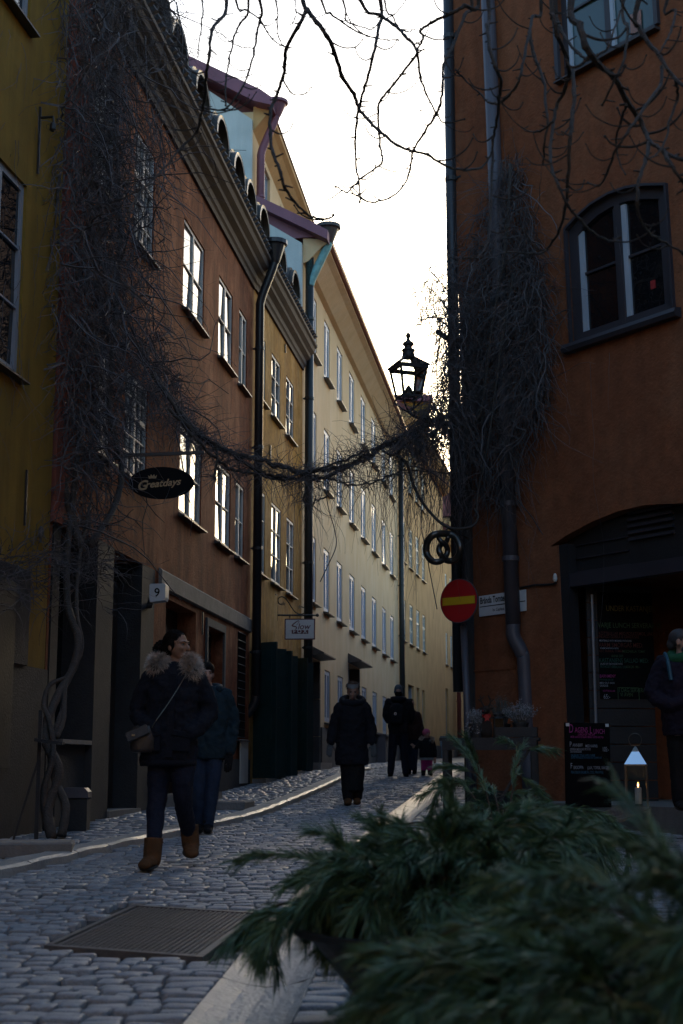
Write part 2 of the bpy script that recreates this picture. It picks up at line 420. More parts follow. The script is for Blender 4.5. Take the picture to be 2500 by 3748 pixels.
# ---------------------------------------------------------------- ground and paving
M['dirt'] = mat('dark_joint_sand', (.030, .030, .032), .9, var=.3, scale=30, bump=.5, bscale=60)
def cob_mat(name, col, rough):
    m = mat(name, col, rough, var=.3, scale=26, bump=.55, bscale=110, col2=tuple(c * .75 for c in col), blotch=5, spec=.5)
    n = m.node_tree.nodes; L = m.node_tree.links; b = n['Principled BSDF']
    oi = n.new('ShaderNodeNewGeometry'); mr = n.new('ShaderNodeMapRange'); mr.inputs[3].default_value = .78; mr.inputs[4].default_value = 1.2
    L.new(oi.outputs['Random Per Island'], mr.inputs[0])
    src = b.inputs['Base Color'].links[0].from_socket
    v = n.new('ShaderNodeVectorMath'); v.operation = 'SCALE'; L.new(src, v.inputs[0]); L.new(mr.outputs[0], v.inputs['Scale']); L.new(v.outputs[0], b.inputs['Base Color'])
    m2 = n.new('ShaderNodeMapRange'); m2.inputs[3].default_value = rough - .1; m2.inputs[4].default_value = rough + .16
    L.new(oi.outputs['Random Per Island'], m2.inputs[0]); L.new(m2.outputs[0], b.inputs['Roughness'])
    return m
M['cobble'] = cob_mat('granite_cobble', (.25, .275, .305), .36)
M['kerb'] = mat('pale_kerb_granite', (.36, .355, .34), .36, var=.2, scale=14, bump=.5, bscale=45, col2=(.24, .24, .235), blotch=3)
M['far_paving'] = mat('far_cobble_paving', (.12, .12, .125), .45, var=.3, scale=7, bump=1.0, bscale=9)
g = MB(); ys = [-60, -30, -15, -8, -4] + [i * 1.0 for i in range(-2, 60)] + [65, 70, 80, 100, 130, 180, 260, 400]
xs = [-400, -60, -12, 12, 60, 400]
for i in range(len(ys)):
    for x in xs: g.v.append((x, ys[i], gz(ys[i]) - .03))
for i in range(len(ys) - 1):
    for j in range(len(xs) - 1):
        a = i * len(xs) + j; g.f.append((a, a + 1, a + 1 + len(xs), a + len(xs))); g.mi.append(0)
ground = g.build('ground', M['dirt'], None, (0, 0, 0)); tag(ground, kind='structure')
fp = MB()
for y0, y1 in zip(range(46, 120, 2), range(48, 122, 2)):
    fp.quad((wall_x(y0), y0, gz(y0) - .006), (wall_x(y0) + 9, y0, gz(y0) - .006), (wall_x(y1) + 9, y1, gz(y1) - .006), (wall_x(y1), y1, gz(y1) - .006))
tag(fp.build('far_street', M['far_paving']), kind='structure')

def stone(mb, cx, cy, wx, wy, rot, rng, h=.02, z=None, fine=False):
    """one sett: rounded cushion top on a rough block"""
    ca, sa = math.cos(rot), math.sin(rot); z = gz(cy) if z is None else z; z += rng.uniform(-.006, .006)
    tx, ty = (0, 0) if wx == 1 else (rng.uniform(-.05, .05), rng.uniform(-.05, .05)); out = []
    ring = [(-.5, -.32), (-.36, -.5), (.36, -.5), (.5, -.32), (.5, .32), (.36, .5), (-.36, .5), (-.5, .32)]
    if fine: ring = [(.5 * math.copysign(abs(math.cos(q)) ** .27, math.cos(q)), .5 * math.copysign(abs(math.sin(q)) ** .27, math.sin(q))) for q in [2 * math.pi * (i + .5) / 12 for i in range(12)]]
    K = len(ring); jit = [(rng.uniform(-.028, .028), rng.uniform(-.03, .03)) for _ in ring]
    levels = ((1.0, -.045), (1.0, -.012), (.955, -.003), (.84, .001)) if fine else ((1.0, -.045), (1.0, -.008), (.84, 0.003))
    for sc_, dz in levels:
        for (a, b), (ja, jb) in zip(ring, jit):
            x = (a + ja) * wx * sc_; y = (b + jb) * wy * sc_
            out.append((cx + x * ca - y * sa, cy + x * sa + y * ca, z + dz + (x * tx + y * ty if dz > -.04 else 0)))
    out.append((cx, cy, z + .003))
    fs = []
    NL = len(levels)
    for k in range(NL - 1):
        for i in range(K):
            j = (i + 1) % K; fs.append((k * K + i, k * K + j, k * K + K + j, k * K + K + i))
    for i in range(K): fs.append(((NL - 1) * K + i, (NL - 1) * K + (i + 1) % K, NL * K))
    mb.faces(out, fs)
rs = random.Random(11)
MAN = [Vector((-1.40, 6.95)), Vector((-.62, 6.60)), Vector((-.44, 8.15)), Vector((-1.20, 8.5))]
def in_quad(x, y, q, m=.03):
    for i in range(4):
        a, b = q[i], q[(i + 1) % 4]; e = b - a
        if e.x * (y - a.y) - e.y * (x - a.x) < -m * e.length: return False
    return True
setts = []
y = 3.6; row = 0
while y < 46:
    dy = rs.uniform(.095, .135) if y < 25 else rs.uniform(.14, .19)
    x = kerb_x(y) + .16 + rs.uniform(0, .1); xe = gut_x(y) - .02
    if y < 6: x = max(x, -2.4)
    while x < xe:
        wx = rs.uniform(.09, .165) if y < 25 else rs.uniform(.16, .28)
        if xe - x - wx < .09: wx = xe - x + .01
        yy = y + .04 * math.sin(x * 1.7 + y * .35) + .015 * math.sin(x * 4 + y) - .10 * x * .3 + rs.uniform(-.008, .008)
        cx = x + wx / 2
        if not in_quad(cx, yy, MAN, .07) and cx < xe: setts.append((cx, yy, wx - rs.uniform(.004, .016), dy - rs.uniform(.004, .015), rs.gauss(0, .05) - .03))
        x += wx
    y += dy
pave = []
y = 9.0
while y < 46:                                   # left pavement, laid askew
    dy = rs.uniform(.10, .15) if y < 25 else .17
    x = wall_x(y) + .02; xe = kerb_x(y) - .13
    while x < xe:
        wx = rs.uniform(.12, .22)
        pave.append((x + wx / 2, y - (x - xe) * .30 + rs.uniform(-.015, .015), wx - .015, dy - rs.uniform(.01, .025), -.28 + rs.gauss(0, .08))); x += wx
    y += dy
y = 4.0
while y < 46:                                   # right of the gutter
    dy = rs.uniform(.10, .15)
    x = gut_x(y) + .345; xe = min(x + 2.6, max(3.4, gut_x(y) + 1.5))
    while x < xe:
        wx = rs.uniform(.12, .2); pave.append((x + wx / 2, y + rs.uniform(-.015, .015), wx - .015, dy - rs.uniform(.01, .02), rs.gauss(0, .08))); x += wx
    y += dy
road = thing('road', (0, 8, gz(8)), None, None); tag(road, kind='structure')
def vis(s):
    u, v = px((s[0], s[1], gz(s[1]))); return -20 < u < 1180 - max(0, (v - 3350)) * .8 and v < 3790
near = sorted([s for s in setts if vis(s)], key=lambda s: s[1]); nearset = set(near[:295])
variants = []
for k in range(10):
    mb = MB(); stone(mb, 0, 0, 1, 1, 0, random.Random(100 + k), z=0.0, fine=True); variants.append(mb.mesh('cobble', None, True))
    variants[-1].materials.append(M['cobble'])
rest = MB()
for s in setts:
    if s in nearset:
        o = bpy.data.objects.new('cobble', rs.choice(variants)); COL.objects.link(o); o.parent = road
        o.location = (s[0], s[1] - 8, gz(s[1]) + rs.uniform(-.006, .006) - gz(8)); o.rotation_euler = (rs.uniform(-.05, .05), rs.uniform(-.04, .04), s[4] + (math.pi if rs.random() < .5 else 0)); o.scale = (s[2], s[3], 1)
    else: stone(rest, *s, rs, fine=s[1] < 15)
tag(rest.build('cobble_field', M['cobble'], road, smooth=True), kind='stuff')
pavement = thing('pavement', (-2, 14, gz(14)), None, None); tag(pavement, kind='structure')
pm = MB()
def vis2(s):
    u, v = px((s[0], s[1], gz(s[1]))); return -20 < u < 1250 and v < 3300 and s[0] < kerb_x(s[1])
npave = set(sorted([s for s in pave if vis2(s)], key=lambda s: s[1])[:295])
for s in pave:
    if s in npave:
        o = bpy.data.objects.new('paving_cobble', rs.choice(variants)); COL.objects.link(o); o.parent = pavement
        o.location = (s[0] + 2, s[1] - 14, gz(s[1]) + rs.uniform(-.006, .006) - gz(14)); o.rotation_euler = (rs.uniform(-.05, .05), rs.uniform(-.04, .04), s[4] + (math.pi if rs.random() < .5 else 0)); o.scale = (s[2], s[3], 1)
    else: stone(pm, *s, rs, fine=s[1] < 13)
tag(pm.build('pavement_cobble_field', M['cobble'], pavement, smooth=True), kind='stuff')
# kerb slabs on the left, dished gutter slabs on the right
y = 8.6
while y < 33:
    L_ = rs.uniform(.7, 1.15); mb = MB(); y2 = y + L_ - .018; hw = .125; n_ = 4
    for i in range(n_ + 1):
        t = y + (y2 - y) * i / n_; c = kerb_x(t); z = gz(t) + .012 + .004 * math.sin(t * 7)
        for (dx, dz) in ((-hw, -.09), (-hw, .022), (-hw + .02, .038), (hw - .05, .036), (hw - .015, .018), (hw, -.09)): mb.v.append((c + dx + rs.uniform(-.006, .006), t, z + dz + rs.uniform(-.003, .003)))
    for i in range(n_):
        for k in range(5): a = i * 6 + k; mb.f.append((a, a + 1, a + 7, a + 6)); mb.mi.append(0)
    mb.f.append((5, 4, 3, 2, 1, 0)); e = n_ * 6; mb.f.append((e, e + 1, e + 2, e + 3, e + 4, e + 5)); mb.mi += [0, 0]
    mb.build('kerb_stone', M['kerb'], pavement); y += L_
y = 3.4
while y < 34:
    L_ = rs.uniform(.75, 1.05); mb = MB(); y2 = y + L_ - .02; n_ = 5
    for i in range(n_ + 1):
        t = y + (y2 - y) * i / n_; c = gut_x(t) + .18; z = gz(t)
        for k, q in enumerate((-1, -1, -.8, -.45, 0, .45, .8, 1, 1)):
            dz = -.035 * (1 - q * q) + .012
            if k in (0, 8): dz = -.09
            mb.v.append((c + q * .185, t + .02 * math.sin(k), z + dz + rs.uniform(-.002, .002)))
    for i in range(n_):
        for k in range(8): a = i * 9 + k; mb.f.append((a, a + 1, a + 10, a + 9)); mb.mi.append(0)
    mb.build('gutter_stone', M['kerb'], pavement, smooth=False); y += L_
# cast iron cover in two leaves
M['castiron'] = mat('worn_cast_iron', (.17, .155, .15), .40, var=.25, scale=25, metal=.35, bump=.2, bscale=90)
mc = sum(MAN, Vector((0, 0))) / 4
cover = thing('manhole_cover', (mc.x, mc.y, gz(mc.y)), 'rectangular studded cast iron access cover set in the cobbles', 'manhole cover')
def mq(s, t): return (MAN[0] * (1 - s) + MAN[1] * s) * (1 - t) + (MAN[3] * (1 - s) + MAN[2] * s) * t
def slab(mb, s0, s1, t0, t1, z0, z1):
    P = [mq(s0, t0), mq(s1, t0), mq(s1, t1), mq(s0, t1)]
    V = [(p.x, p.y, gz(p.y) + z0) for p in P] + [(p.x, p.y, gz(p.y) + z1) for p in P]
    mb.faces(V, [(4, 5, 6, 7), (0, 1, 5, 4), (1, 2, 6, 5), (2, 3, 7, 6), (3, 0, 4, 7)])
mb = MB(); slab(mb, 0, 1, 0, .03, -.04, .006); slab(mb, 0, 1, .97, 1, -.04, .006); slab(mb, 0, .035, .032, .968, -.04, .006); slab(mb, .965, 1, .032, .968, -.04, .006)
mb.build('frame', M['castiron'], cover)
for (t0, t1) in ((.036, .497), (.503, .964)):
    mb = MB(); slab(mb, .04, .96, t0, t1, -.04, -.004); lf = mb.build('leaf', M['castiron'], cover)
    st = MB(); ns_, nt_ = 24, 26
    for i in range(ns_):
        for j in range(nt_):
            s_ = .06 + .88 * (i + .5) / ns_; t_ = t0 + (t1 - t0) * (j + .5) / nt_
            slab(st, s_ - .011, s_ + .011, t_ - .0062, t_ + .0062, -.004, .003)
    tag(st.build('studs', M['castiron'], lf), kind='stuff')
# ---------------------------------------------------------------- houses, left side
def base(wl, a=0): p = wl.pt(a, 0); return Vector((p.x, p.y, gz(p.y)))
def clampbands(parent, wl_pt, zs, r, matn):
    for z in zs:
        mb = MB(); p = wl_pt(z); mb.lathe([(r * 1.18, -.035), (r * 1.25, -.02), (r * 1.25, .02), (r * 1.18, .035)], (p.x, p.y, z), 12); mb.build('pipe_collar', M[matn], parent)

# --- yellow house, far left
yh = thing('yellow_house', base(WY, WY.L), 'mustard yellow plastered house at the far left edge with grey window frames', 'house')
L = WY.L; zr = CZ
def yrect(u0, u1, vt, vb):  # openings read on the oblique wall
    a0, a1, z0, z1 = WY.rect(u1, u1, vt, vb); return a1, z0, z1
aE, zb, zt_ = yrect(0, 84, 683, 1378)
aE2 = WY.hit(110, 60)[0]; zb2 = WY.hit(118, 120)[1]
H = [rloop(aE - 1.25, aE, zb, zt_), rloop(aE2 - 1.2, aE2, zb2, zb2 + 1.9)]
mb = MB(); facade(mb, WY, [(0, -1), (L, -1), (L, 14), (0, 14)], H, .12, 6); mb.build('wall', M['yellow'], yh)
window(yh, WY, aE - 1.25, aE, zb, zt_, cols=2, rows=3, fr=.07, fm='frame_g', gm='darkglass', off=-.03)
window(yh, WY, aE2 - 1.2, aE2, zb2, zb2 + 1.9, cols=2, rows=3, fr=.07, fm='frame_g', gm='darkglass', off=-.03)
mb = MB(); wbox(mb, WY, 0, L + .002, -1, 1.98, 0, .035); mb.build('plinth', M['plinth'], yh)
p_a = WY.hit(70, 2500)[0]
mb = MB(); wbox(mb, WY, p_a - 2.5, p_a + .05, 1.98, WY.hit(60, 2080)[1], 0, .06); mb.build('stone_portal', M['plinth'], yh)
mb = MB(); wbox(mb, WY, p_a - 2.2, p_a - .35, 1.0, WY.hit(60, 2140)[1], .062, .075); mb.build('door', M['blackpaint'], yh)
mb = MB()
for k, (u, v0, v1) in enumerate(((142, 392, 648), (92, 1720, 1928))):
    a, z1 = WY.hit(u, v0); _, z0 = WY.hit(u, v1)
    mb = MB(); wbox(mb, WY, a - .012, a + .012, z0, z1, .01, .03)
    if k == 0: mb.tube([WY.pt(a, z1 - .12, .02), WY.pt(a, z1 - .12, .16), WY.pt(a, z1 - .2, .17)], .014, 6); mb.lathe([(.02, -.28), (.035, -.26), (.03, -.2), (.012, -.18)], WY.pt(a, z1, .16), 8)
    mb.build('anchor_iron', M['black'], yh)
a, z = WY.hit(132, 1950); mb = MB(); mb.ell(WY.pt(a, z, .05), (.03, .03, .07), 8, 6); mb.tube([WY.pt(a, z - .05, .05), WY.pt(a, z - .1, .05)], .012, 6); mb.build('wall_light', M['dgrey'], yh)

# --- brown house
bh = thing('brown_house', base(WB1, 3), 'reddish brown plastered house with mansard dormers, house number nine, left of the alley', 'house')
zU = (CZ + 0, 0)
TOPB = 9.92                                     # underside of the cornice
def zrow(wl, u, v): return wl.hit(u, v)[1]
bw = []
zs = [WB2.rect(672, 749, 795, 1119)[2:], WB2.rect(801, 852, 987, 1277)[2:], WB2.rect(874, 904, 1139, 1412)[2:]]
zu0 = sum(q[0] for q in zs) / 3; zu1 = sum(q[1] for q in zs) / 3
ls = [WB1.rect(456, 541, 1298, 1705)[2:], WB2.rect(657, 738, 1590, 1872)[2:], WB2.rect(789, 844, 1682, 1966)[2:], WB2.rect(861, 893, 1760, 2044)[2:]]
zl0 = sum(q[0] for q in ls) / 4; zl1 = sum(q[1] for q in ls) / 4
print('ROWS brown', zs, ls, zu0, zu1, zl0, zl1, 'walls', WB1.L, WB2.L, WO.L, WC.L)
def aspan(wl, u0, u1, v): return wl.hit(u0, v)[0], wl.hit(u1, v)[0]
b1w = [aspan(WB1, 345, 425, 400) + (zu0 + .05, zu1 + .15), aspan(WB1, 494, 568, 620) + (zu0, zu1 + .15), aspan(WB1, 360, 405, 1450) + (zl0, zl1), aspan(WB1, 456, 541, 1500) + (zl0, zl1)]
b2w = [aspan(WB2, 672, 749, 960) + (zu0, zu1), aspan(WB2, 801, 852, 1130) + (zu0, zu1), aspan(WB2, 874, 904, 1280) + (zu0, zu1),
       aspan(WB2, 657, 738, 1730) + (zl0, zl1), aspan(WB2, 789, 844, 1820) + (zl0, zl1), aspan(WB2, 861, 893, 1900) + (zl0, zl1)]
zshop = WB1.hit(420, 2010)[1]; zband = WB2.hit(800, 2230)[1]
print('shop head', zshop, 'band', zband)
a_shop0 = WB1.hit(175, 2400)[0]; a_shop1 = min(WB1.L - .1, WB1.hit(560, 2400)[0])
shop = rloop(a_shop0, a_shop1, -.4, zshop)
d1 = WB2.rect(600, 712, 2190, 2950); d2 = WB2.rect(752, 812, 2290, 2870); gwn = WB2.rect(868, 896, 2312, 2697); gw2 = WB2.rect(868, 896, 2705, 2868)
mb = MB(); z0b = -.5
facade(mb, WB1, [(0, z0b), (WB1.L, z0b), (WB1.L, TOPB), (0, TOPB)], [rloop(*w) for w in b1w] + [shop], .5, 5)
mb.build('wall', M['brown'], bh)
mb = MB(); facade(mb, WB2, [(0, z0b), (WB2.L, z0b), (WB2.L, TOPB), (0, TOPB)], [rloop(*w) for w in b2w] + [rloop(d1[0], d1[1], .1, d1[3]), rloop(d2[0], d2[1], d2[2], d2[3]), rloop(*gwn)], .3, 5)
mb.build('wall', M['brown'], bh)
mb = MB(); wbox(mb, WB1, -.02, .62, WB1.hit(230, 1930)[1], TOPB, .001, .05); mb.build('corner_pier', M['rose'], bh)
for i, w_ in enumerate(b1w): window(bh, WB1, *w_, cols=4, rows=3, transom=.62, fm='frame_w', gm='glass', off=-.02, skew=.05)
for i, w_ in enumerate(b2w): window(bh, WB2, *w_, cols=2, rows=2, fm='frame_w', gm=['glass', 'glass', 'curtain'] if i < 3 else ['curtain', 'glass'], off=-.02)
# shop front recessed under the jetty
def shopbox(name, u0, u1, zlo, zhi, o0, o1, m):
    mb = MB(); a0, a1 = aspan(WB1, u0, u1, 2500); wbox(mb, WB1, a0, a1, zlo, zhi, o0, o1); return mb.build(name, M[m], bh)
gb = gz(16)
mb = MB(); wbox(mb, WB1, a_shop0 - .05, a_shop1 + .05, -.3, zshop + .02, -.56, -.5); mb.build('shop_back', M['blackpaint'], bh)
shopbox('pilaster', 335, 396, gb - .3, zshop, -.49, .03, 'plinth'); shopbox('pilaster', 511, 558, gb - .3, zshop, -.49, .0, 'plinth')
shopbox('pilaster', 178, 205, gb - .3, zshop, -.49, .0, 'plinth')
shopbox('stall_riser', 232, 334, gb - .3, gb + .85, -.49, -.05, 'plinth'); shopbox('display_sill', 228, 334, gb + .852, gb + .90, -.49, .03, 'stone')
shopbox('shop_window', 236, 334, gb + .905, zshop - .3, -.40, -.36, 'darkglass')
shopbox('window_post', 232, 240, gb + .905, zshop, -.36, -.29, 'blackpaint'); shopbox('transom_beam', 206, 334, zshop - .3, zshop - .18, -.36, -.28, 'blackpaint')
a0, a1 = aspan(WB1, 398, 510, 2500); zd = zshop - .25
for k in range(2):
    s0 = a0 + (a1 - a0) * k / 2 + .01; s1 = a0 + (a1 - a0) * (k + 1) / 2 - .01
    mb = MB(); wbox(mb, WB1, s0, s1, gb + .1, zd, -.36, -.31); dl = mb.build('door_leaf', M['doorwood'], bh)
    for (q0, q1) in ((.08, .30), (.34, .52), (.56, .95)):
        mb = MB(); hh = zd - gb - .1; wbox(mb, WB1, s0 + .1, s1 - .1, gb + .1 + hh * q0, gb + .1 + hh * q1, -.312, -.29); mb.build('door_panel', M['doorwood'], dl)
    mb = MB(); wbox(mb, WB1, s1 - .06 if k == 0 else s0 + .03, s1 - .03 if k == 0 else s0 + .06, gb + 1.15, gb + 1.32, -.31, -.27); mb.build('door_plate', M['frame_w'] if k else M['black'], dl)
shopbox('door_step', 396, 510, gb - .2, gb + .1, -.45, .06, 'stone')
# electricity box and stone bench by the stall riser
# ground floor of the straight part
mb = MB(); sweep(mb, WB2, .0, WB2.L - .05, [(.001, zband - .14), (.05, zband - .12), (.05, zband + .1), (.001, zband + .14)]); mb.build('string_course', M['stone'], bh)
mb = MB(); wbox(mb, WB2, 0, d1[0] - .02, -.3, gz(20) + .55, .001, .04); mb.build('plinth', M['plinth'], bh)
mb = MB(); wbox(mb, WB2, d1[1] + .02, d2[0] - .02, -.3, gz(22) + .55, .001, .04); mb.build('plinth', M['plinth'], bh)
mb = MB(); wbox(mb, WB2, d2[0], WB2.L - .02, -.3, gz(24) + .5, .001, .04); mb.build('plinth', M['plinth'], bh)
mb = MB(); wbox(mb, WB2, d1[0] - .02, d1[1] + .02, -.2, d1[3] + .02, -.34, -.29); dr = mb.build('door', M['doorwood'], bh)
for k in range(4):
    mb = MB(); a = d1[0] + (d1[1] - d1[0]) * (k + .5) / 4; wbox(mb, WB2, a - .12, a + .12, .9, d1[3] - .25, -.29, -.27); mb.build('door_board', M['doorwood'], dr)
mb = MB(); wbox(mb, WB2, d1[0] - .15, d1[1] + .1, .2, gz(20.6) + .13, .045, .42); mb.build('door_step', M['stone'], bh)
window(bh, WB2, d2[0], d2[1], d2[2] + .02, d2[3], cols=1, rows=1, fr=.08, fm='dgrey' if False else 'frame_d', gm='bluepane', off=-.2, sill=False, name='niche_window')
for (z0_, z1_, a0_, a1_) in ((d2[2], d2[3], d2[0] - .1, d2[0]), (d2[2], d2[3], d2[1], d2[1] + .1), (d2[3], d2[3] + .12, d2[0] - .1, d2[1] + .1)):
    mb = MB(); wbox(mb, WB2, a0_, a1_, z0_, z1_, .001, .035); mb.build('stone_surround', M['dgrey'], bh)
wo_ = window(bh, WB2, gwn[0], gwn[1], gwn[2], gwn[3], cols=1, rows=1, fm='frame_g', gm='darkglass', off=-.12)
mb = MB(); n_ = 9
for k in range(n_ + 1):
    a = gwn[0] + (gwn[1] - gwn[0]) * k / n_; mb.tube([WB2.pt(a, gwn[2], .0), WB2.pt(a, gwn[3], .0)], .009, 4)
for k in range(14):
    z = gwn[2] + (gwn[3] - gwn[2]) * k / 13; mb.tube([WB2.pt(gwn[0], z, .012), WB2.pt(gwn[1], z, .012)], .009, 4)
mb.build('window_grille', M['black'], wo_)
mb = MB()
for k in range(12):
    a = gw2[0] + (gw2[1] - gw2[0]) * (k + .5) / 12; wbox(mb, WB2, a - .03, a + .03, gw2[2], gw2[3], .042, .06)
mb.build('ribbed_panel', M['frame_w'], bh)
mb = MB(); a, z = WB2.hit(738, 2240); wbox(mb, WB2, a - .015, a + .015, z - .35, z, .01, .03); mb.build('anchor_iron', M['sill'], bh)

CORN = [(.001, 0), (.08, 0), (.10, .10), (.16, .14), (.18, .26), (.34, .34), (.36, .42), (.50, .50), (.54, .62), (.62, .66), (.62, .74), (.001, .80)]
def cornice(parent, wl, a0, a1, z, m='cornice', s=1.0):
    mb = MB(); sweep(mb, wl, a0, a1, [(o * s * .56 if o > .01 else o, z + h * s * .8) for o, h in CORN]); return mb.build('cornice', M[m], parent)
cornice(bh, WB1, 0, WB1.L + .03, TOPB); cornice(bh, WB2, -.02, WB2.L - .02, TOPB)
def roof(parent, wl, a0, a1, z, m='tile', o0=.30, rise=2.6, back=1.7, back2=6):
    mb = MB(); sweep(mb, wl, a0, a1, [(o0, z), (-back, z + rise), (-back2, z + rise + 1.2), (-back2, z)]); r_ = mb.build('roof', M[m], parent); return r_
rb1 = roof(bh, WB1, 0, WB1.L, TOPB + .66, back2=5); rb2 = roof(bh, WB2, 0, WB2.L - .02, TOPB + .66, back2=5)
def tile_rows(parent, wl, a0, a1, z, o0=.30, rise=2.6, back=1.7, n=9):
    sl_ = math.hypot(rise, o0 + back); mb = MB()
    for k in range(n):
        t = k / n * .9; o = o0 - (o0 + back) * t; zz = z + rise * t
        a = a0
        while a < a1:
            mb.tube([wl.pt(a, zz + .02, o + .05), wl.pt(a, zz + .04 + rise * .12, o + .05 - (o0 + back) * .12)], .055, 5); a += .21
    tag(mb.build('roof_tiles', M['tile'], parent), kind='stuff')
tile_rows(rb1, WB1, 0, WB1.L, TOPB + .66); tile_rows(rb2, WB2, 0, WB2.L, TOPB + .66)
M['dormfront'] = mat('dormer_lead_front', (.12, .115, .11), .55, var=.25, scale=9)
def dormer(parent, wl, a, z, w_=.95, h=1.25, out=-.24):
    """narrow dormer with an arched sheet metal hood"""
    mb = MB(); hw = w_ / 2; n_ = 10
    arc = [(-hw, 0), (-hw, h - hw)] + [(-hw * math.cos(math.pi * i / n_), h - hw + hw * .95 * math.sin(math.pi * i / n_)) for i in range(1, n_)] + [(hw, h - hw), (hw, 0)]
    P = [wl.pt(a + q, z + y_, out) for q, y_ in arc] + [wl.pt(a + q * .98, z + y_, out - 2.2) for q, y_ in arc]; k = len(arc)
    mb.faces(P, [tuple(range(k))[::-1]] + [(i, i + 1, k + i + 1, k + i) for i in range(k - 1)])
    d_ = mb.build('dormer', M['black'], parent)
    hood = MB(); big = [(q * 1.16, y_ * 1.0 + (.09 if y_ > .3 else 0)) for q, y_ in arc[1:-1]]
    for (o_a, o_b, s_) in ((out + .22, out - 2.0, 1.0), (out + .12, out - 2.0, 1.05)):
        o_ = [wl.pt(a + q * s_, z + y_ * s_, o_a) for q, y_ in big] + [wl.pt(a + q * s_, z + y_ * s_, o_b) for q, y_ in big]
        i_ = [wl.pt(a + q * s_ * .86, z + y_ * s_ * .95, o_a) for q, y_ in big]; kk = len(big)
        hood.faces(o_ + i_, [(i, i + 1, kk + i + 1, kk + i) for i in range(kk - 1)] + [(i, i + 1, 2 * kk + i + 1, 2 * kk + i) for i in range(kk - 1)])
    hood.build('dormer_hood', M['dormfront'], d_, smooth=True)
    g = MB(); g.poly([wl.pt(a + q * .78, z + .1 + y_ * .82, out + .02) for q, y_ in arc]); g.build('dormer_pane', M['glass'], d_)
    f = MB(); f.span(wl.pt(a, z + .1, out + .03), wl.pt(a, z + h * .88, out + .03), .05); f.build('mullion', M['frame_w'], d_)
zdm = TOPB + .80
for a in (1.0, 2.6, 4.1): dormer(rb1, WB1, a, zdm)
for a in (.7, 2.3, 3.9, 5.4, 6.6): dormer(rb2, WB2, a, zdm)

# --- ochre house
oh = thing('ochre_house', base(WO, 3), 'narrow ochre plastered house with green door shutters between two downpipes', 'house')
oz = [WO.rect(951, 971, 1210, 1437)[2:], WO.rect(994, 1026, 1284, 1516)[2:], WO.rect(1047, 1075, 1386, 1603)[2:]]
ozl = [WO.rect(942, 970, 1774, 2078)[2:], WO.rect(993, 1028, 1835, 2129)[2:], WO.rect(1048, 1075, 1899, 2167)[2:]]
print('ROWS ochre', oz, ozl)
u0 = sum(q[0] for q in oz) / 3; u1 = sum(q[1] for q in oz) / 3; l0 = sum(q[0] for q in ozl) / 3; l1 = sum(q[1] for q in ozl) / 3
ow = [aspan(WO, 944, 972, 1330) + (u0, u1), aspan(WO, 994, 1026, 1400) + (u0, u1), aspan(WO, 1047, 1075, 1500) + (u0, u1),
      aspan(WO, 938, 970, 1930) + (l0, l1), aspan(WO, 993, 1028, 1990) + (l0, l1), aspan(WO, 1048, 1075, 2030) + (l0, l1)]
dd = [WO.rect(928, 966, 2352, 2850), WO.rect(988, 1012, 2385, 2842), WO.rect(1050, 1075, 2410, 2822)]
mb = MB(); TOPO = 9.95
facade(mb, WO, [(0, 0), (WO.L, 0), (WO.L, TOPO), (0, TOPO)], [rloop(*q) for q in ow] + [rloop(*q) for q in dd], .25, 5); mb.build('wall', M['ochre'], oh)
for i, q in enumerate(ow): window(oh, WO, *q, cols=2, rows=3, fm='frame_w', gm=['glass', 'glass', 'curtain'] if i >= 3 else 'glass', off=-.015)
for q in dd:
    mb = MB(); wbox(mb, WO, q[0] - .01, q[1] + .01, q[2] - .01, q[3] + .01, -.3, -.24); mb.build('door', M['green'], oh)
    for s_, aa in ((-1, q[0]), (1, q[1])):      # leaves folded open, standing off the wall
        e0 = WO.pt(aa, 0, .01); ang = R(100 if s_ < 0 else 80); wd = .52
        t3 = Vector((WO.t.x, WO.t.y, 0)); n3 = Vector((WO.n.x, WO.n.y, 0))
        dv = (t3 * math.cos(ang) * 1 + n3 * math.sin(ang)) * wd
        if s_ < 0: dv = (t3 * -math.cos(R(62)) + n3 * math.sin(R(62))) * wd
        else: dv = (t3 * math.cos(R(40)) + n3 * math.sin(R(40))) * wd
        mb = MB(); A_ = Vector((e0.x, e0.y, (q[2] + q[3]) / 2)); mb.span(A_, A_ + dv, .045, q[3] - q[2] - .02); sh = mb.build('shutter_leaf', M['green'], oh)
        nn = dv.normalized().cross(Vector((0, 0, 1)))
        for kk in range(4):
            zc = q[2] + (q[3] - q[2]) * (kk + .5) / 4; hh = (q[3] - q[2]) * .17
            mb = MB(); c_ = A_ + dv * .5; c_.z = zc
            mb.span(c_ - dv * .32 , c_ + dv * .32, .075, hh); mb.build('shutter_panel', M['green'], sh)
    mb = MB(); wbox(mb, WO, q[0] - .05, q[1] + .05, q[2] - .35, q[2] - .005, .0, .25); mb.build('door_step', M['stone'], oh)
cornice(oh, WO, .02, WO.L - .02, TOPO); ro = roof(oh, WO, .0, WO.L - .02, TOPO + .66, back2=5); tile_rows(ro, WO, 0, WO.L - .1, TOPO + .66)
for a in (1.2, 3.2, 5.0): dormer(ro, WO, a, TOPO + .80)
for (u, v0, v1) in ((1042, 1260, 1292), (987, 1630, 1690)):
    a, z1 = WO.hit(u, v0); z0 = WO.hit(u, v1)[1]; mb = MB(); wbox(mb, WO, a - .02, a + .02, z0, z1, .005, .03); mb.build('anchor_iron', M['black'], oh)
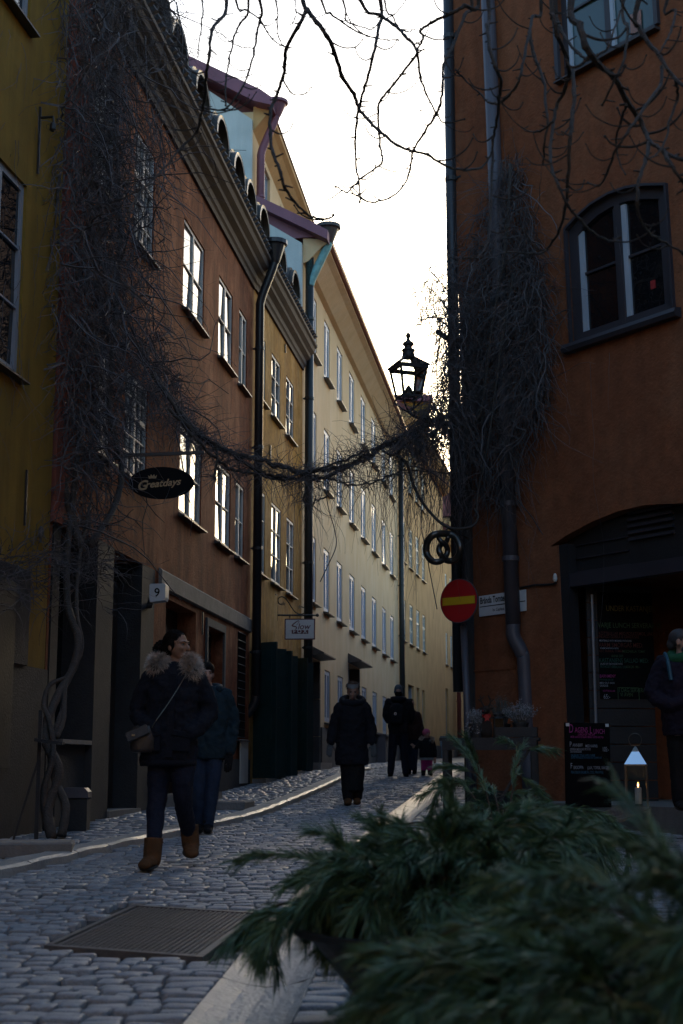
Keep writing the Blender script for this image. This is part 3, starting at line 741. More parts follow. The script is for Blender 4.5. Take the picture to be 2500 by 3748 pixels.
# --- black downpipe with a rainwater hopper, between brown and ochre
def downpipe(name, wl, a, ztop, zbot, r, matn, label, hop=True, out=.12, hop_out=.40, shoe=True, hmat=None, zel=1.1):
    p = wl.pt(a, zbot, out); t = thing(name, (p.x, p.y, zbot), label, 'downpipe')
    path = [wl.pt(a, zbot, out), wl.pt(a, ztop - zel, out), wl.pt(a, ztop - zel + .22, out + .06), wl.pt(a, ztop - .45, hop_out - .06), wl.pt(a, ztop - .25, hop_out)] if hop else [wl.pt(a, zbot, out), wl.pt(a, ztop, out)]
    if hop: path = [path[0]] + curve_pts(path[1:], 5)
    mb = MB(); mb.tube(path, r, 12); mb.build('pipe', M[matn], t, smooth=True)
    if hop:
        mb = MB(); c = wl.pt(a, ztop - .3, hop_out); mb.lathe([(r * 1.05, 0), (r * 1.3, .06), (r * 2.3, .32), (r * 2.4, .34), (r * 2.9, .36), (r * 2.9, .44), (r * 2.2, .44), (r * 1.4, .2)], c, 14, cap=False); mb.build('hopper', M[hmat or matn], t, smooth=False)
    z = zbot + .8
    while z < ztop - zel - .3:
        mb = MB(); c = wl.pt(a, z, out); mb.lathe([(r * 1.02, -.03), (r * 1.15, -.03), (r * 1.15, .03), (r * 1.02, .03)], c, 12); mb.span(wl.pt(a, z, 0), wl.pt(a, z, out - r), .03); mb.build('pipe_bracket', M[matn], t); z += 1.9
    return t
dp1 = downpipe('downpipe', WB2, WB2.L + .02, TOPB + .82, gz(25.8) + 1.55, .082, 'pipe', 'long black downpipe with hopper between the brown and the ochre house')
a_, z_ = WB2.L + .02, gz(25.8) + 1.55
mb = MB(); mb.tube(curve_pts([WB2.pt(a_, z_ + .02, .12), WB2.pt(a_, z_ - .12, .10), WB2.pt(a_, z_ - .3, -.02), WB2.pt(a_, z_ - .35, -.1)], 4), .082, 10); mb.build('pipe_shoe', M['pipe'], dp1, smooth=True)
dp2 = downpipe('downpipe', WC, .12, 13.35, gz(31.5), .10, 'gpipe', 'dark green downpipe at the seam of the ochre and the cream house', hop=False, out=.14)
# --- cream house
ch = thing('cream_house', base(WC, 10), 'long cream plastered house with rows of pale blue windows', 'house')
TOPC = WC.hit(1252, 1100, .35)[1]
rc = [WC.rect(1182, 1204, 1154, 1363)[2:], WC.rect(1230, 1252, 1258, 1458)[2:], WC.rect(1277, 1297, 1351, 1543)[2:]]
r1 = [WC.rect(1133, 1157, 1940, 2187)[2:], WC.rect(1186, 1207, 2003, 2236)[2:], WC.rect(1234, 1253, 2060, 2277)[2:]]
r2 = [WC.rect(1133, 1155, 1475, 1712)[2:], WC.rect(1184, 1205, 1567, 1795)[2:]]
print('ROWS cream', TOPC, rc, r1, r2)
av = lambda L_, k: sum(q[k] for q in L_) / len(L_)
ZR = [(av(rc, 0), av(rc, 1)), (av(r2, 0), av(r2, 1)), (av(r1, 0), av(r1, 1))]
g0 = WC.rect(1187, 1208, 2450, 2640)
holes = []; cwin = []
cu = [(1133, 1157), (1185, 1206), (1233, 1253), (1279, 1298), (1322, 1339), (1361, 1377), (1398, 1412), (1427, 1440)]
for (za, zb_) in ZR:
    vref = 1500
    for (ua, ub) in cu:
        a0, a1 = aspan(WC, ua, ub, 2000); holes.append(rloop(a0, a1, za, zb_)); cwin.append((a0, a1, za, zb_))
for i, (ua, ub) in enumerate(cu[1:]):
    a0, a1 = aspan(WC, ua + 3, ub + 3, 2600)
    if i == 2: continue
    holes.append(rloop(a0, a1, g0[2], g0[3])); cwin.append((a0, a1, g0[2], g0[3]))
D1 = WC.rect(1127, 1170, 2402, 2812); D2 = WC.rect(1275, 1316, 2428, 2795)
D1 = (D1[0], D1[1], gz(33) - .1, D1[3]); D2 = (D2[0], D2[1], gz(41) - .1, D2[3])
holes += [rloop(*D1), rloop(*D2)]
mb = MB(); facade(mb, WC, [(0, 0), (WC.L, 0), (WC.L, TOPC), (0, TOPC)], holes, .5, 9); mb.build('wall', M['cream'], ch)
for q in cwin: window(ch, WC, *q, cols=2, rows=1, fr=.11, fm='frame_b', gm='bluepane', off=-.025, sillout=.14)
for q in (D1, D2):
    mb = MB(); wbox(mb, WC, q[0], q[1], q[2], q[3], -.52, -.48); mb.build('door', M['blackpaint'], ch)
    mb = MB(); sweep(mb, WC, q[0] - .08, q[1] + .1, [(.0, q[3] + .02), (.38, q[3] + .05), (.38, q[3] + .08), (.0, q[3] + .28)]); mb.build('door_canopy', M['sill'], ch)
    mb = MB(); wbox(mb, WC, q[0], q[1], gz(33) - .3, gz(33) + .16, -.3, .3); mb.build('door_step', M['stone'], ch)
    for aa in (q[0], q[1]):
        for kk in range(3):
            hh = (q[3] - q[2]) / 3; mb = MB(); wbox(mb, WC, aa - .06, aa + .06, q[2] + hh * kk, q[2] + hh * (kk + 1) - .015, -.45, .012); mb.build('door_jamb_stone', M['dgrey'], ch)
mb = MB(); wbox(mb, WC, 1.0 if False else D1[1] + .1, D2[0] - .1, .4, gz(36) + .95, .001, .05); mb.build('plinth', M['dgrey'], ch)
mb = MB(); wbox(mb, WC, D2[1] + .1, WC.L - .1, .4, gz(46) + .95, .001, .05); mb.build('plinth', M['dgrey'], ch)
mb = MB(); sweep(mb, WC, .0, WC.L, [(.001, TOPC - .45), (.12, TOPC - .40), (.42, TOPC - .08), (.55, TOPC), (.55, TOPC + .10), (.001, TOPC + .16)]); mb.build('cornice', M['cream'], ch)
mb = MB(); mb.tube([WC.pt(.1, TOPC + .12, .60), WC.pt(WC.L, TOPC + .12, .60)], .075, 8); mb.build('gutter', M['rtin'], ch)
mb = MB(); sweep(mb, WC, -.05, WC.L, [(.62, TOPC + .17), (-3.2, TOPC + 2.3), (-9, TOPC + 2.6), (-9, TOPC)]); rfc = mb.build('roof', M['coping'], ch)
# party wall that stands above the ochre roof, with its sheet metal coping
mb = MB(); P = [WC.pt(-.02, TOPO, .0), WC.pt(-.02, TOPC - .02, .0), WC.pt(-.02, TOPC + 1.75, -2.7), WC.pt(-.02, TOPC + 2.0, -8), WC.pt(-.02, TOPO - 1, -8)]
Q = [p + Vector((WC.t.x, WC.t.y, 0)) * -.16 for p in P]; k = len(P)
mb.faces(P + Q, [tuple(range(k)), tuple(range(k, 2 * k))[::-1]] + [(i, (i + 1) % k, k + (i + 1) % k, k + i) for i in range(k)]); mb.build('party_wall', M['fire'], ch)
mb = MB()
for (A_, B_) in (((.66, TOPC + .0), (.62, TOPC + .30)), ):
    pass
sweep(mb, WC, -.34, .3, [(.62, TOPC - .02), (.63, TOPC + .2), (.2, TOPC + .46), (-2.7, TOPC + 2.05), (-8, TOPC + 2.4), (-8, TOPC + 2.2), (-2.7, TOPC + 1.80)]); mb.build('coping', M['coping'], ch)
# attic dormers far along the roof
for kk, a in enumerate((9.5, 11.2, 12.8)):
    mb = MB(); wbox(mb, WC, a, a + .9, TOPC + .3, TOPC + 1.45, -1.2, .1); dm = mb.build('attic_dormer', M['rtin' if kk != 2 else 'bluetin'], ch)
    mb = MB(); wbox(mb, WC, a + .12, a + .78, TOPC + .45, TOPC + 1.3, .1, .12); mb.build('dormer_pane', M['bluepane'], dm)
dp3 = downpipe('downpipe', WC, .12, TOPC + .35, 13.3, .10, 'verdi', 'verdigris copper downpipe with hopper under the purple metal eaves', hop=True, out=.14, hop_out=.58, hmat='sill', zel=1.35)
dp4 = downpipe('downpipe', WC, WC.L - .15, TOPC - .2, gz(53), .10, 'gpipe', 'dark green downpipe at the far end of the cream house', hop=False, out=.14)
# --- tall rear house seen over the roofs
rc0 = xy(921, 900, 36.0); rc1 = (rc0[0] + math.tan(R(6.7)) * 26, rc0[1] + 26); WRE = Wall(rc0, rc1)
rh = thing('rear_house', (rc0[0], rc0[1], gz(36)), 'tall pale house rising behind the ochre roof with purple metal coping', 'house')
zt = WRE.hit(990, 415, .45)[1]
wins = [aspan(WRE, 966, 988, 760) + (WRE.hit(966, 790)[1], WRE.hit(966, 600)[1]), aspan(WRE, 1026, 1040, 760) + (WRE.hit(966, 790)[1], WRE.hit(966, 600)[1]), aspan(WRE, 1080, 1092, 800) + (WRE.hit(966, 790)[1], WRE.hit(966, 600)[1])]
mb = MB(); facade(mb, WRE, [(0, 0), (WRE.L, 0), (WRE.L, zt), (0, zt)], [rloop(*q) for q in wins], .2, 8); mb.build('wall', M['cream'], rh)
for q in wins: window(rh, WRE, *q, cols=2, rows=1, fm='frame_b', gm='bluepane', off=-.08)
mb = MB(); P = [WRE.pt(-.02, 5, .0), WRE.pt(-.02, zt - .3, 0), WRE.pt(-.02, zt + 1.9, -2.9), WRE.pt(-.02, zt + 3.4, -7), WRE.pt(-.02, 5, -7)]; Q = [p + Vector((WRE.t.x, WRE.t.y, 0)) * -.15 for p in P]; k = 5
mb.faces(P + Q, [tuple(range(k)), tuple(range(k, 2 * k))[::-1]] + [(i, (i + 1) % k, k + (i + 1) % k, k + i) for i in range(k)]); mb.build('gable_wall', M['fire'], rh)
mb = MB(); sweep(mb, WRE, -.4, .35, [(.58, zt - .02), (.56, zt + .22), (.25, zt + .46), (-2.9, zt + 2.2), (-7.2, zt + 3.7), (-7.2, zt + 3.4), (-2.9, zt + 1.88), (.1, zt + .12)]); mb.build('coping', M['coping'], rh)
mb = MB(); sweep(mb, WRE, .0, WRE.L, [(.001, zt - .55), (.36, zt - .1), (.48, zt), (.48, zt + .12), (.001, zt + .15)]); mb.build('cornice', M['tan'], rh)
mb = MB(); sweep(mb, WRE, .36, WRE.L, [(.52, zt + .16), (-3, zt + 1.9), (-7, zt + 3.2), (-7, zt)]); mb.build('roof', M['rtin'], rh)
dp5 = downpipe('downpipe', WRE, .35, zt + .3, zt - 5.0, .11, 'coping', 'purple painted downpipe and hopper on the tall rear house', out=.16, hop_out=.58, zel=1.4)

# --- tan houses that close the bend
def tan_house(name, wl, label, top, m, cols_u, rows_z, du=None, back=8, fm='frame_t', grp=None):
    h = thing(name, base(wl, 2), label, 'house'); holes = []; ws = []
    for (za, zb_) in rows_z:
        for (ua, ub) in cols_u:
            a0, a1 = (ua, ub); holes.append(rloop(a0, a1, za, zb_)); ws.append((a0, a1, za, zb_))
    for q in du or []: holes.append(rloop(*q))
    mb = MB(); facade(mb, wl, [(0, 0), (wl.L, 0), (wl.L, top), (0, top)], holes, .2, back); mb.build('wall', M[m], h)
    for q in ws: window(h, wl, *q, cols=2, rows=2 if wl.A.y < 65 else 1, fr=.07, bar=.035, fm=fm, gm=['glass', 'bluepane'], off=-.03, transom=.66 if wl.A.y < 65 else None)
    for q in du or []:
        mb = MB(); wbox(mb, wl, q[0] - .01, q[1] + .01, q[2] - .01, q[3] + .01, -.26, -.2); dr_ = mb.build('shop_window', M['darkglass'], h)
        mb = MB(); wbox(mb, wl, q[0], q[0] + .1, q[2], q[3], -.2, -.1); wbox(mb, wl, q[1] - .1, q[1], q[2], q[3], -.2, -.1); wbox(mb, wl, q[0] + .1, q[1] - .1, q[3] - .8, q[3] - .7, -.2, -.1); mb.build('shop_frame', M['frame_g'], dr_)
    mb = MB(); sweep(mb, wl, .0, wl.L, [(.001, top - .5), (.2, top - .42), (.55, top - .05), (.6, top + .12), (.001, top + .16)]); mb.build('cornice', M[m], h)
    mb = MB(); sweep(mb, wl, .0, wl.L, [(.66, top + .17), (-3, top + 2.2), (-back, top + 2.4), (-back, top)]); mb.build('roof', M['rtin'], h)
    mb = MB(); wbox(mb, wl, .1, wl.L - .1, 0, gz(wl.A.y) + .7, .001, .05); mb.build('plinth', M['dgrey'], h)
    return h
t1c = [aspan(WT1, *q, 2100) for q in ((1470, 1484), (1498, 1510.5), (1522.5, 1534), (1545, 1555.5))]
f2 = WT1.rect(1468, 1482, 1897, 2047)[2:]; f1 = WT1.rect(1471.6, 1485, 2188, 2338)[2:]; st = f2[0] - f1[0]
print('ROWS tan', f2, f1, st, 'T1 px', px((T1[0], T1[1], 3)), px((T2[0], T2[1], 3)))
g1 = (gz(57) + .5, gz(57) + 2.9)
tan_house('tan_house', WT1, 'tan plastered house with pale green windows beyond the cream house', f2[1] + st + .9, 'tan', t1c, [f1, f2, (f2[0] + st, f2[1] + st)], [aspan(WT1, 1476, 1485, 2600) + (gz(57), g1[1] + .3), aspan(WT1, 1495, 1516, 2600) + g1, aspan(WT1, 1526, 1536, 2600) + g1, aspan(WT1, 1546, 1556, 2600) + g1])
t2c = [aspan(WT2, *q, 2300) for q in ((1592, 1601), (1612, 1620), (1631, 1638), (1648, 1655), (1682, 1687))]
t2c = [q for q in t2c if 0 < q[0] and q[1] < WT2.L]
tan_house('tan_house', WT2, 'farther tan house where the alley bends, with shopfronts at street level', f2[1] + st * .55, 'tan', t2c, [(f1[0] + .05, f1[1]), (f2[0] - .1, f2[1] - .2)], [aspan(WT2, 1592, 1602, 2600) + (gz(75) + .4, gz(75) + 3.2), aspan(WT2, 1612, 1622, 2600) + (gz(75) + .2, gz(75) + 3.2), aspan(WT2, 1632, 1642, 2600) + (gz(75) + .2, gz(75) + 3.2)])
tan_house('tan_house', WT3, 'unseen farthest tan house at the end of the alley, raised to block the sun', 17.0, 'tan', [(2 + i * 3, 3.1 + i * 3) for i in range(6)], [(f1[0] + .2, f1[1]), (f2[0] - .4, f2[1] - .6)])  # unseen; extra height added to keep low sun off the near street
dp6 = downpipe('downpipe', WT2, aspan(WT2, 1667, 1672, 2400)[0], f2[1] + st * .5, gz(78), .11, 'rtin', 'brown downpipe on the far tan house', hop=False, out=.15)
# chimney block over the tan roofs
c_ = at(1412, 1440, 66); ck = thing('chimney_house', (c_.x + .6, c_.y + 3, gz(66)), 'small yellow rooftop block with purple metal roof behind the street lantern', 'house')
mb = MB(); mb.box((c_.x + .8, c_.y + 4, c_.z / 2 + .0), (2.6, 6, c_.z - .3)); mb.build('wall', M['yellow'], ck)
mb = MB(); mb.box((c_.x + .8, c_.y + 4, c_.z + .0), (3.0, 6.4, .3)); mb.build('roof', M['coping'], ck)

# ---------------------------------------------------------------- right side
rr = thing('restaurant_house', (RC[0], RC[1], gz(18)), 'rust orange corner house with arched window and arched restaurant doorway', 'house')
HR = 12.0; Lr = WR.L
W1 = [WR.hit(2082, 1282)[0], WR.hit(2455, 1150)[0]]
wa = WR.hit(2090, 1265); wz0 = wa[1]; 
aw0 = WR.hit(2455, 1150)[0]; aw1 = WR.hit(2085, 1000)[0]            # along runs from near right to the corner
zs_ = WR.hit(2083, 850)[1]; ztp = WR.hit(2440, 690)[1]; zs_ = max(zs_, wz0 + .9)
print('arched window', aw0, aw1, wz0, zs_, ztp, 'wall L', Lr)
ub0 = WR.hit(2404, 100)[0]; ub1 = WR.hit(2055, 290)[0]; uz0 = WR.hit(2060, 285)[1]
# doorway
da1 = WR.hit(2052, 2400)[0]; da0 = da1 - 3.0; dzs = WR.hit(2020, 2005)[1]; dzt = WR.hit(2480, 1842)[1]; dg = gz(15) - .25
print('door', da0, da1, dzs, dzt)
def photo_loop(pts, off, sc_): return [WR.hit(off[0] + x * sc_, off[1] + y * sc_) for x, y in pts]
WARC = photo_loop([(1470, 1068), (1350, 1070), (1250, 1085), (1150, 1120), (1050, 1180), (960, 1260), (905, 1322)], (1500, 0), .6378)
aw0, aw1 = WARC[0][0], WARC[-1][0]
hole_w = [(aw0, wz0), (aw1, wz0)] + WARC[::-1]
DARC = photo_loop([(1568, 1006), (1350, 1015), (1200, 1050), (1050, 1110), (900, 1190), (805, 1255)], (1500, 1200), .6378)
apk = DARC[0][0]; da1 = DARC[-1][0] - .14; dmir = [(2 * apk - a, z) for a, z in DARC[1:]][::-1]; da0 = dmir[0][0]
hole_d = [(da0, dg), (da1, dg), (da1, DARC[-1][1]), DARC[-1]] + DARC[::-1][1:] + dmir[::-1]
hole_u = rloop(ub0, ub1, uz0, uz0 + 1.75)
mb = MB(); facade(mb, WR, [(0, -.6), (Lr, -.6), (Lr, HR), (0, HR)], [hole_w, hole_d, hole_u], .16, .5, False); mb.build('wall', M['orange'], rr)
S1 = (RC[0] + math.tan(R(8.2)) * 9, RC[1] + 9); WS = Wall(RC, S1, -1)
mb = MB(); facade(mb, WS, [(0.02, -.6), (WS.L, -.6), (WS.L, HR), (0.02, HR)], [], .1, 6); mb.build('side_wall', M['orange'], rr)
# low rooms behind: a solid block so that light stays outside
mb = MB(); q_ = [WR.pt(0, -.6, -4.5), WR.pt(Lr - 1.2, -.6, -4.5)]
mb.quad(WR.pt(0, -.6, -.5), WR.pt(0, -.6, -4.5), WR.pt(0, HR, -4.5), WR.pt(0, HR, -.5)); mb.quad(q_[0], q_[1], q_[1] + Vector((0, 0, HR)), q_[0] + Vector((0, 0, HR)))
mb.quad(WR.pt(0, HR, 0), WR.pt(Lr, HR, 0), WR.pt(Lr, HR, -6), WR.pt(0, HR, -6)); mb.build('back_wall', M['plinth'], rr)
# arched window with heavy dark surround
def inset(lp, m):
    ca = (aw0 + aw1) / 2; cz = (wz0 + ztp) / 2; ka = 1 - 2 * m / (aw1 - aw0); kz = 1 - 2 * m / (ztp - wz0)
    return [(ca + (a - ca) * ka, cz + (z - cz) * kz) for a, z in lp]
def arch_window(parent, wl, a0, a1, z0, zs, zt, sl=.13):
    lp = hole_w; lp2 = inset(lp, sl); lp3 = inset(lp, -.03)
    mb = MB(); k = len(lp)
    def ringf(A_, oa, B_, ob):
        P = [wl.pt(a, z, oa) for a, z in A_] + [wl.pt(a, z, ob) for a, z in B_]
        mb.faces(P, [(i, (i + 1) % k, k + (i + 1) % k, k + i) for i in range(k)])
    ringf(lp3, .0, lp3, .045); ringf(lp3, .045, lp, .045); ringf(lp, .045, lp, -.02); ringf(lp, -.02, lp2, -.03); ringf(lp2, -.03, lp2, -.12)
    wo = mb.build('window', M['frame_d'], parent, wl.pt((a0 + a1) / 2, z0, 0))
    g_ = MB(); g_.poly([wl.pt(a, z, -.14) for a, z in inset(hole_w, sl * .4)]); g_.build('dark_room', M['darkglass'], wo)
    mid = (a0 + a1) / 2; zc = z0 + (zs + zt) * 0
    f = MB(); wbox(f, wl, mid - .045, mid + .045, z0 + sl * .8, zt - sl, -.11, -.03); f.build('mullion', M['frame_d'], wo)
    for (c0, c1) in ((a0 + sl, mid - .045), (mid + .045, a1 - sl)):
        f = MB(); zz = z0 + sl * .8; tp = zs + (zt - zs) * .35
        wbox(f, wl, c1 - .075, c1, zz, tp, -.10, -.05); f.build('casement_stile', M['frame_b'], wo)
        f = MB(); wbox(f, wl, c0, c1 - .076, zz + (tp - zz) * .52, zz + (tp - zz) * .52 + .03, -.10, -.05); f.build('glazing_bar', M['frame_d'], wo)
        f = MB(); wbox(f, wl, c0, c0 + .04, zz, tp, -.10, -.05); f.build('casement_stile', M['frame_d'], wo)
        for (q0, q1) in ((zz, zz + (tp - zz) * .52), (zz + (tp - zz) * .52 + .03, tp)):
            f = MB(); wbox(f, wl, c0 + .04, c1 - .076, q0, q1, -.09, -.08); f.build('pane', M['darkglass'], wo)
    s = MB(); sweep(s, wl, a0 - .1, a1 + .1, [(-.02, z0 - .1), (.10, z0 - .1), (.12, z0 - .05), (.10, z0 - .0), (-.02, z0 + .02)]); s.build('sill', M['frame_d'], wo)
    return wo
ztp = max(z for a, z in hole_w); aw = arch_window(rr, WR, aw0, aw1, wz0, zs_, ztp)
red = MB(); a_, z_ = WR.hit(2374, 1037); wbox(red, WR, a_ - .035, a_ + .035, z_ - .05, z_ + .05, -.079, -.07); red.build('red_paper', mat('red_paper', (.35, .02, .02), .7), aw)
# upper window
uw = window(rr, WR, ub0, ub1, uz0, uz0 + 1.75, cols=2, rows=2, fr=.09, bar=.03, fm='frame_d', gm='tealglass', off=-.06, sillout=.1)
for (a0, a1, z0, z1) in ((ub0 - .06, ub0 + .0, uz0, uz0 + 1.8), (ub1, ub1 + .06, uz0, uz0 + 1.8)):
    mb = MB(); wbox(mb, WR, a0, a1, z0, z1, -.06, .05); mb.build('window_casing', M['frame_d'], uw)
for aa in ((ub0 + ub1) / 2 - .03, ub1 - .10):
    mb = MB(); wbox(mb, WR, aa - .055, aa, uz0 + .09, uz0 + 1.66, -.105, -.055); mb.build('casement_stile', M['frame_b'], uw)
M['shade'] = mat('patterned_lamp_shade', (.34, .20, .17), .8, var=.5, scale=60)
a_, z_ = WR.hit(2310, 75); mb = MB(); p_ = WR.pt(a_, z_ - .12, -.078); mb.box(p_ + Vector((0, 0, .12)), (.17, .012, .26), Matrix.Rotation(math.atan2(WR.t.y, WR.t.x), 3, 'Z')); mb.build('lamp_shade', M['shade'], uw)
# side casement shutter of the upper window (blue-black board at its left)
# restaurant doorway
zl = WR.hit(2080, 2130)[1]
mb = MB(); wbox(mb, WR, da0, da1, zl - .06, zl + .1, -.15, -.02); mb.build('door_head', M['frame_d'], rr)
mb = MB(); wbox(mb, WR, da1 - .14, da1 + .03, dg, dzs + .02, -.15, -.01); mb.build('door_post', M['blackpaint'], rr)
mb = MB(); wbox(mb, WR, da0, da1, zl + .1, dzt, -.2, -.155); fan = mb.build('fanlight_boards', M['blackpaint'], rr)
for k in range(8):
    mb = MB(); z = zl + .14 + k * .075
    a0_ = WR.hit(2440, 2000)[0]; a1_ = WR.hit(2275, 2000)[0]; wbox(mb, WR, a0_, a1_, z + .25, z + .285, -.155, -.115); mb.build('vent_slat', M['frame_d'], fan)
for k in range(3):
    mb = MB(); z = zl + .12 + k * .16; wbox(mb, WR, WR.hit(2270, 2000)[0], da1 - .14, z, z + .012, -.155, -.13); mb.build('board_joint', M['frame_d'], fan)
mb = MB(); wbox(mb, WR, da0 - 1, da1 + .5, dg, zl + .02, -3.4, -3.35); mb.build('hall_wall', M['orange'], rr)
mb = MB(); wbox(mb, WR, da0 - .5, da1 + .3, zl + .02, zl + .06, -3.4, -.2); mb.build('hall_ceiling', M['orange'], rr)
mb = MB(); wbox(mb, WR, da0 - .5, da0 - .45, dg, zl + .02, -3.4, -.16); mb.build('hall_side', M['orange'], rr)
# dark door standing open against the left jamb, with horizontal boards
dl0 = WR.pt(da1 - .16, 0, -.18); dl1 = at(2394, 2500, dl0.y + .12)
dp_ = thing('door_leaf', (dl0.x, dl0.y, dg + .3), 'black boarded restaurant door standing open with a chalk menu on it', 'door')
DW = Wall((dl1.x, dl1.y), (dl0.x, dl0.y), -1)
for k in range(13):
    z0 = dg + .32 + k * (zl - dg - .35) / 13; z1 = dg + .32 + (k + 1) * (zl - dg - .35) / 13 - .012
    mb = MB(); wbox(mb, DW, 0, DW.L, z0, z1, -.04, 0); mb.build('door_board', M['blackpaint'], dp_)
mb = MB(); mb.tube([DW.pt(DW.L - .06, dg + 1.35, .03), DW.pt(DW.L - .06, zl - .15, .03)], .018, 8); mb.build('door_bar', mat('galvanised_bar', (.35, .36, .40), .4, metal=.6), dp_)
# entrance platform
pl = MB(); zp = gz(13.5) + .27
P = [WR.pt(da1 + .25, 0, 0), WR.pt(da1 + .25, 0, .62), WR.pt(da0 - 1, 0, 1.35), WR.pt(da0 - 1, 0, -3.4), WR.pt(da1 + .25, 0, -3.4)]
k = len(P); pl.faces([(p.x, p.y, zp) for p in P] + [(p.x, p.y, -.3) for p in P], [tuple(range(k))] + [(i, (i + 1) % k, k + (i + 1) % k, k + i) for i in range(k)])
plat = pl.build('entrance_step', M['stone']); tag(plat, kind='structure')
# pipes of the restaurant house
pa = WR.hit(1825, 400)[0]
rp = thing('downpipe', tuple(WR.pt(pa, gz(17), .1)), 'slate grey downpipe running up the orange wall behind the hanging vine', 'downpipe')
zz0 = WR.hit(1890, 2290)[1]
mb = MB(); mb.tube([WR.pt(pa, zz0, .11), WR.pt(pa, HR - .2, .11)], .092, 14); mb.build('pipe', M['greypipe'], rp, smooth=True)
mb = MB(); mb.tube(curve_pts([WR.pt(pa, zz0 + .02, .11), WR.pt(pa, zz0 - .15, .11), WR.pt(pa - .06, zz0 - .35, .04), WR.pt(pa - .07, zz0 - .55, .02), WR.pt(pa - .07, gz(17) + .2, .02)], 5), .088, 12); mb.build('pipe_offset', M['greypipe'], rp, smooth=True)
for v in (1850, 2050):
    z = WR.hit(1880, v)[1]; mb = MB(); c = WR.pt(pa, z, .11); mb.lathe([(.092, -.03), (.108, -.03), (.108, .03), (.092, .03)], c, 14); mb.build('pipe_bracket', M['greypipe'], rp)
cp_ = at(1652, 600, 18.3)
cpipe = thing('downpipe', (cp_.x, cp_.y, gz(18.3) + 1.4), 'black downpipe standing off the street corner of the orange house', 'downpipe')
mb = MB(); mb.tube([(cp_.x, cp_.y, gz(18.3) + 1.5), (cp_.x - .01, cp_.y, HR + .4)], .075, 12); mb.build('pipe', M['pipe'], cpipe, smooth=True)
for z in (4.2, 6.6, 8.9, 11.0):
    mb = MB(); mb.lathe([(.075, -.03), (.09, -.03), (.09, .03), (.075, .03)], (cp_.x, cp_.y, z), 12); mb.span((cp_.x, cp_.y, z), (RC[0] + .05, RC[1], z), .03); mb.build('pipe_bracket', M['pipe'], cpipe)
mb = MB(); cc = at(1722, 2150, 17.95); mb.tube([(RC[0] - .0, RC[1] + .05, gz(18)), (RC[0] - .0, RC[1] + .05, 5.5)], .11, 10); mb.build('corner_post', M['blackpaint'], rr)
for (z0_, lab) in ((WR.hit(1750, 2455)[1], 0),):
    mb = MB(); wbox(mb, WR, pa + .1, Lr - .01, z0_ - .012, z0_ + .012, .001, .012); mb.build('render_joint', M['orange'], rr)
mb = MB(); wbox(mb, WR, da1 + .4, Lr - .02, -.3, gz(17) + .3, .001, .05); mb.build('plinth', M['plinth'], rr)
mb = MB(); P_ = [WR.pt(*WR.hit(u, v), .02) for u, v in ((2040, 2135), (2010, 2140), (1960, 2142), (1910, 2152))]; mb.tube(curve_pts(P_, 4), .014, 6); mb.build('wall_cable', M['black'], rr)
a_, z_ = WR.hit(2043, 2115); mb = MB(); mb.lathe([(.018, -.05), (.028, -.02), (.024, .02), (.012, .05)], WR.pt(a_, z_, .05), 8); mb.build('wall_lamp', M['frame_w'], rr)
# houses farther up the right side (seen as a sliver, and in the window glass)
S2 = (at(1726, 2500, 29).x, 29.0); S3 = (S2[0] + math.tan(R(8.6)) * 30, 59.0); S4 = (S3[0] + math.tan(R(13)) * 40, 99.0)
for (A_, B_, hh, m, lab, cat_) in ((S1, S2, 7.0, 'cream', 'pale house on the right of the alley behind the corner house', 'house'), (S2, S3, 5.9, 'redorange', 'bright orange house on the right far up the alley', 'house'), (S3, S4, 8.5, 'tan', 'house at the right of the bend, mostly hidden', 'house')):
    wl = Wall(A_, B_, -1); h = thing('alley_house', base(wl, 1), lab, cat_); holes = []; ws = []
    n_ = int(wl.L // 2.8)
    for i in range(n_):
        for z in (1.9, 4.0 if hh < 6.5 else 4.7):
            if z + 1.5 < hh - .4: a = .9 + i * 2.8; ws.append((a, a + 1.1, z, z + 1.5)); holes.append(rloop(a, a + 1.1, z, z + 1.5))
    mb = MB(); facade(mb, wl, [(0, 0), (wl.L, 0), (wl.L, hh), (0, hh)], holes, .2, 6); mb.build('wall', M[m], h)
    for q in ws: window(h, wl, *q, cols=2, rows=1, fm='frame_w', gm='glass', off=-.05)
    mb = MB(); sweep(mb, wl, 0, wl.L, [(.4, hh), (-3, hh + 1.6), (-6, hh + 1.6), (-6, hh)]); mb.build('roof', M['rtin'], h)
sp_ = at(1728, 2300, 28.7)
mb = MB(); t_ = thing('downpipe', (sp_.x, sp_.y, gz(28.7)), 'slim dark downpipe against the bright orange alley house', 'downpipe'); mb.tube([(sp_.x, sp_.y, gz(28.7)), (sp_.x, sp_.y, 9.5)], .07, 10); mb.build('pipe', M['pipe'], t_, smooth=True)
# unseen houses round the little square behind the camera, put in to cut sky light
for (c, s_, lab, m) in (((0, -16, 6.0), (44, 8, 11), 'unseen plain house closing the square behind the viewer', 'tan'), ((-15, 0, 6), (10, 22, 11), 'unseen plain house on the left side of the square', 'cream'), ((13, -2, 6), (8, 22, 11), 'unseen plain house on the right side of the square', 'ochre')):
    t_ = thing('unseen_square_house', (c[0], c[1], gz(c[1])), lab, 'house'); mb = MB(); mb.box((c[0], c[1], c[2]), s_); mb.build('wall', M[m], t_)
    mb = MB(); mb.box((c[0], c[1], c[2] + s_[2] / 2 + .2), (s_[0] + .6, s_[1] + .6, .4)); mb.build('roof', M['rtin'], t_)
